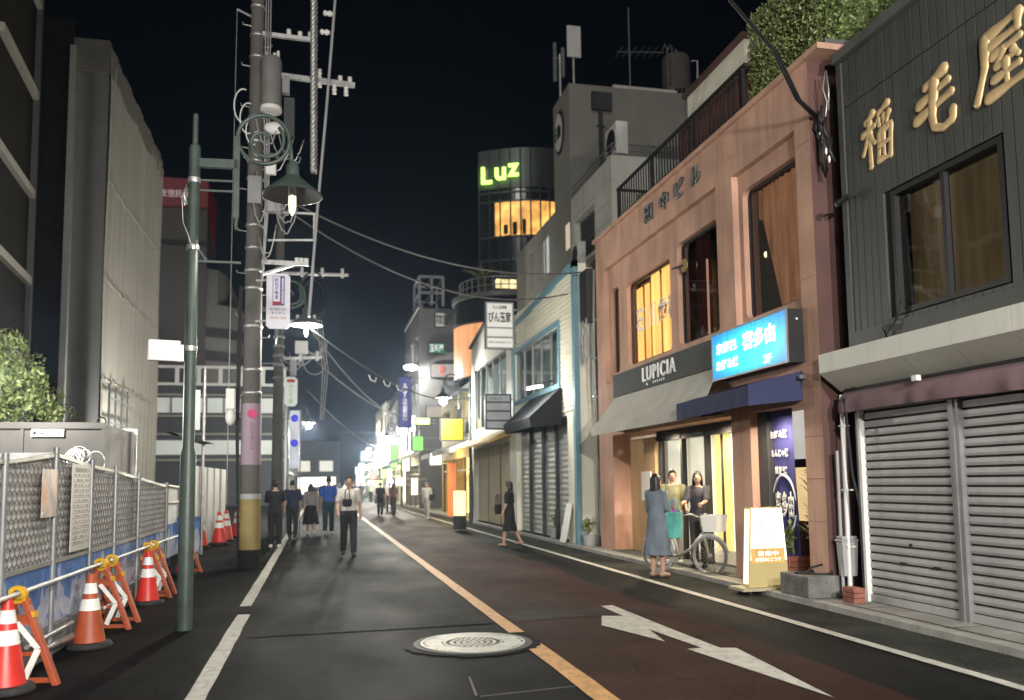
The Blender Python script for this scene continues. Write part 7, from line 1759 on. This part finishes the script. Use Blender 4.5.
bag('cloth_bag', 'teal cloth bag hanging from the arm of the slate dress', (5.66, 13.2, .62), .26, .14, .42, cloth_m('teal_cloth', (.08, .3, .27), .4), .22, rad(-30))
bag('cloth_bag', 'small purple bag between the talking friends', (5.95, 13.9, .85), .24, .1, .2, cloth_m('purple_cloth', (.12, .03, .2)), .2, rad(20))
bag('shoulder_bag', 'dark shoulder bag of the far white topped walker', (4.92, 38.05, .8), .28, .12, .28, blk, .3)
# bicycle
bc = thing('bicycle', 'pale city bicycle with a white front basket beside the talking friends', 'bicycle', (0, 0, 0))
bm_ = mat('bike_frame_paint', (.45, .43, .38), .35, metal=.3)
def bput(mb, name, m, p=None, **kw):
    o = mb.build(name, m, None, **kw); o.parent = p or bc; return o
def wheel(y):
    r = .31
    q = MB(); q.tube([(0, y + r * math.cos(a), r + .02 + r * math.sin(a)) for a in [2 * PI * j / 40 for j in range(41)]], .019, 8); o = bput(q, 'wheel', M_['grey_plastic'], smooth=True)
    q = MB(); q.tube([(0, y + (r - .03) * math.cos(a), r + .02 + (r - .03) * math.sin(a)) for a in [2 * PI * j / 40 for j in range(41)]], .011, 6); bput(q, 'rim', M_['galv'], o, smooth=True)
    q = MB()
    for j in range(18):
        a = 2 * PI * j / 18; q.bar((0, y, r + .02), (0, y + (r - .03) * math.cos(a), r + .02 + (r - .03) * math.sin(a)), .004, up=(1, 0, 0))
    q.cyl((-.04, y, r + .02), (.04, y, r + .02), .025); bput(q, 'spokes', M_['galv'], o)
    q = MB(); q.tube([(0, y + (r + .035) * math.cos(a), r + .02 + (r + .035) * math.sin(a)) for a in [PI * .05 + PI * .75 * j / 14 for j in range(15)]], .018, 6); bput(q, 'mudguard', M_['white_plastic'], o, smooth=True)
wheel(.52); wheel(-.5)
q = MB(); q.tube([(0, .5, .33), (0, .40, .72), (0, .36, .92)], .02, 8); q.tube([(0, .40, .70), (0, .15, .42), (0, -.08, .3)], .022, 8); q.tube([(0, -.08, .3), (0, -.2, .72)], .02, 8); q.tube([(0, -.08, .3), (0, -.5, .33)], .015, 8); q.tube([(0, -.17, .62), (0, -.5, .33)], .012, 8); bput(q, 'frame', bm_, smooth=True)
q = MB(); q.tube([(-.26, .2, .98), (-.22, .33, 1.0), (0, .37, .93), (.22, .33, 1.0), (.26, .2, .98)], .013, 8); bput(q, 'handlebar', M_['galv'], smooth=True)
q = MB(); q.ell((0, -.22, .78), .085, .14, .04); bput(q, 'saddle', M_['black'], smooth=True)
q = MB(); q.rings([[(x * .17 * f, .62 + y * .15 * f, z) for x, y in ((-1, -1), (1, -1), (1, 1), (-1, 1))] for f, z in ((.8, .72), (1, .99))], True, False); q.poly([(x * .137, .62 + y * .12, .725) for x, y in ((-1, -1), (1, -1), (1, 1), (-1, 1))]); bput(q, 'basket', M_['white_plastic'])
q = MB(); q.cyl((-.1, -.08, .3), (.1, -.08, .3), .012); q.box(.08, -.2, .29, .16, -.13, .31); q.box(-.16, .03, .29, -.08, .1, .31); bput(q, 'pedal', M_['black'])
q = MB(); q.bar((-.02, -.45, .35), (-.12, -.5, .02), .015); q.bar((.02, -.45, .35), (.12, -.5, .02), .015); bput(q, 'kickstand', M_['galv'])
bc.location = (5.95, 13.55, .0); bc.rotation_euler[2] = rad(-148)
# ------------------------------------------------------------------ thin night haze round the lamps
def haze_air(d):
    m, nt, out = _nt('haze_air'); v = nt.nodes.new('ShaderNodeVolumePrincipled')
    v.inputs['Density'].default_value = d; v.inputs['Color'].default_value = (.55, .72, 1., 1); v.inputs['Anisotropy'].default_value = .84
    nt.links.new(v.outputs[0], out.inputs['Volume']); return m
tag(MB().box(-605, -85, -1, 605, 1505, 36).build('haze', haze_air(.00048)), 'thin bluish night haze over the street', 'haze', None, 'stuff')
W = (1, .955, .88)
point('unseen_street_light', (4.6, -3.6, 5.2), 5900, W, .15)  # unseen lamps behind the camera, placed for light on the near fronts
point('unseen_street_light', (1.4, -5.0, 5.0), 6500, W, .15)
# lit lamps in view; the site floodlights stay out of sight
LC = (1, .97, .88)
DN = (0, 0, -1)
point('lamp_light', (-.32, 10.05, 4.68), 300, (1, .93, .8), .05, 'SPOT', DN, 150, .5)
point('lamp_light', (-.27, 18.4, 4.6), 700, (1, .95, .84), .05)
point('lamp_light', (4.77, 33.3, 4.5), 1100, LC, .1)
point('lamp_light', (4.67, 60.9, 4.5), 5200, LC, .1)
point('lamp_light', (4.67, 81.9, 4.5), 7500, LC, .1)
point('lamp_light', (-.52, 48, 4.5), 2000, LC, .1)
point('flood_light', (4.9, 21.4, 3.75), 160, (.95, 1, .92), .06)
point('flood_light', (5.2, 50.2, 8.1), 1300, (1, 1, .92), .1)
point('site_floodlight', (-4.2, 25.6, 1.4), 2900, (1, .97, .88), .3, 'SPOT', (-.42, .5, .55), 120, .9)
point('site_floodlight', (-4.6, 13.6, 3.2), 620, (1, .97, .88), .2)
# ceiling lamps inside the lit shop and one set out front to light the banner
for x, y, e in ((6.5, 15.6, 330), (6.5, 13.4, 330), (6.2, 11.05, 110)):
    point('shop_light', (x, y, 2.46), e, (1, .8, .55), .08, 'SPOT', DN, 165, .8)
# light spilling out of the far shop fronts
for y, e, c in ((39, 260, (1, .76, .35)), (47, 240, (1, .8, .5)), (55, 420, (1, .84, .5)), (67, 520, (1, .95, .6)), (74, 500, (.85, 1, .6)), (93, 700, (.9, 1, .75)), (103, 800, (1, .98, .85))):
    point('shop_light', (5.3, y, 2.5), e, c, .15)
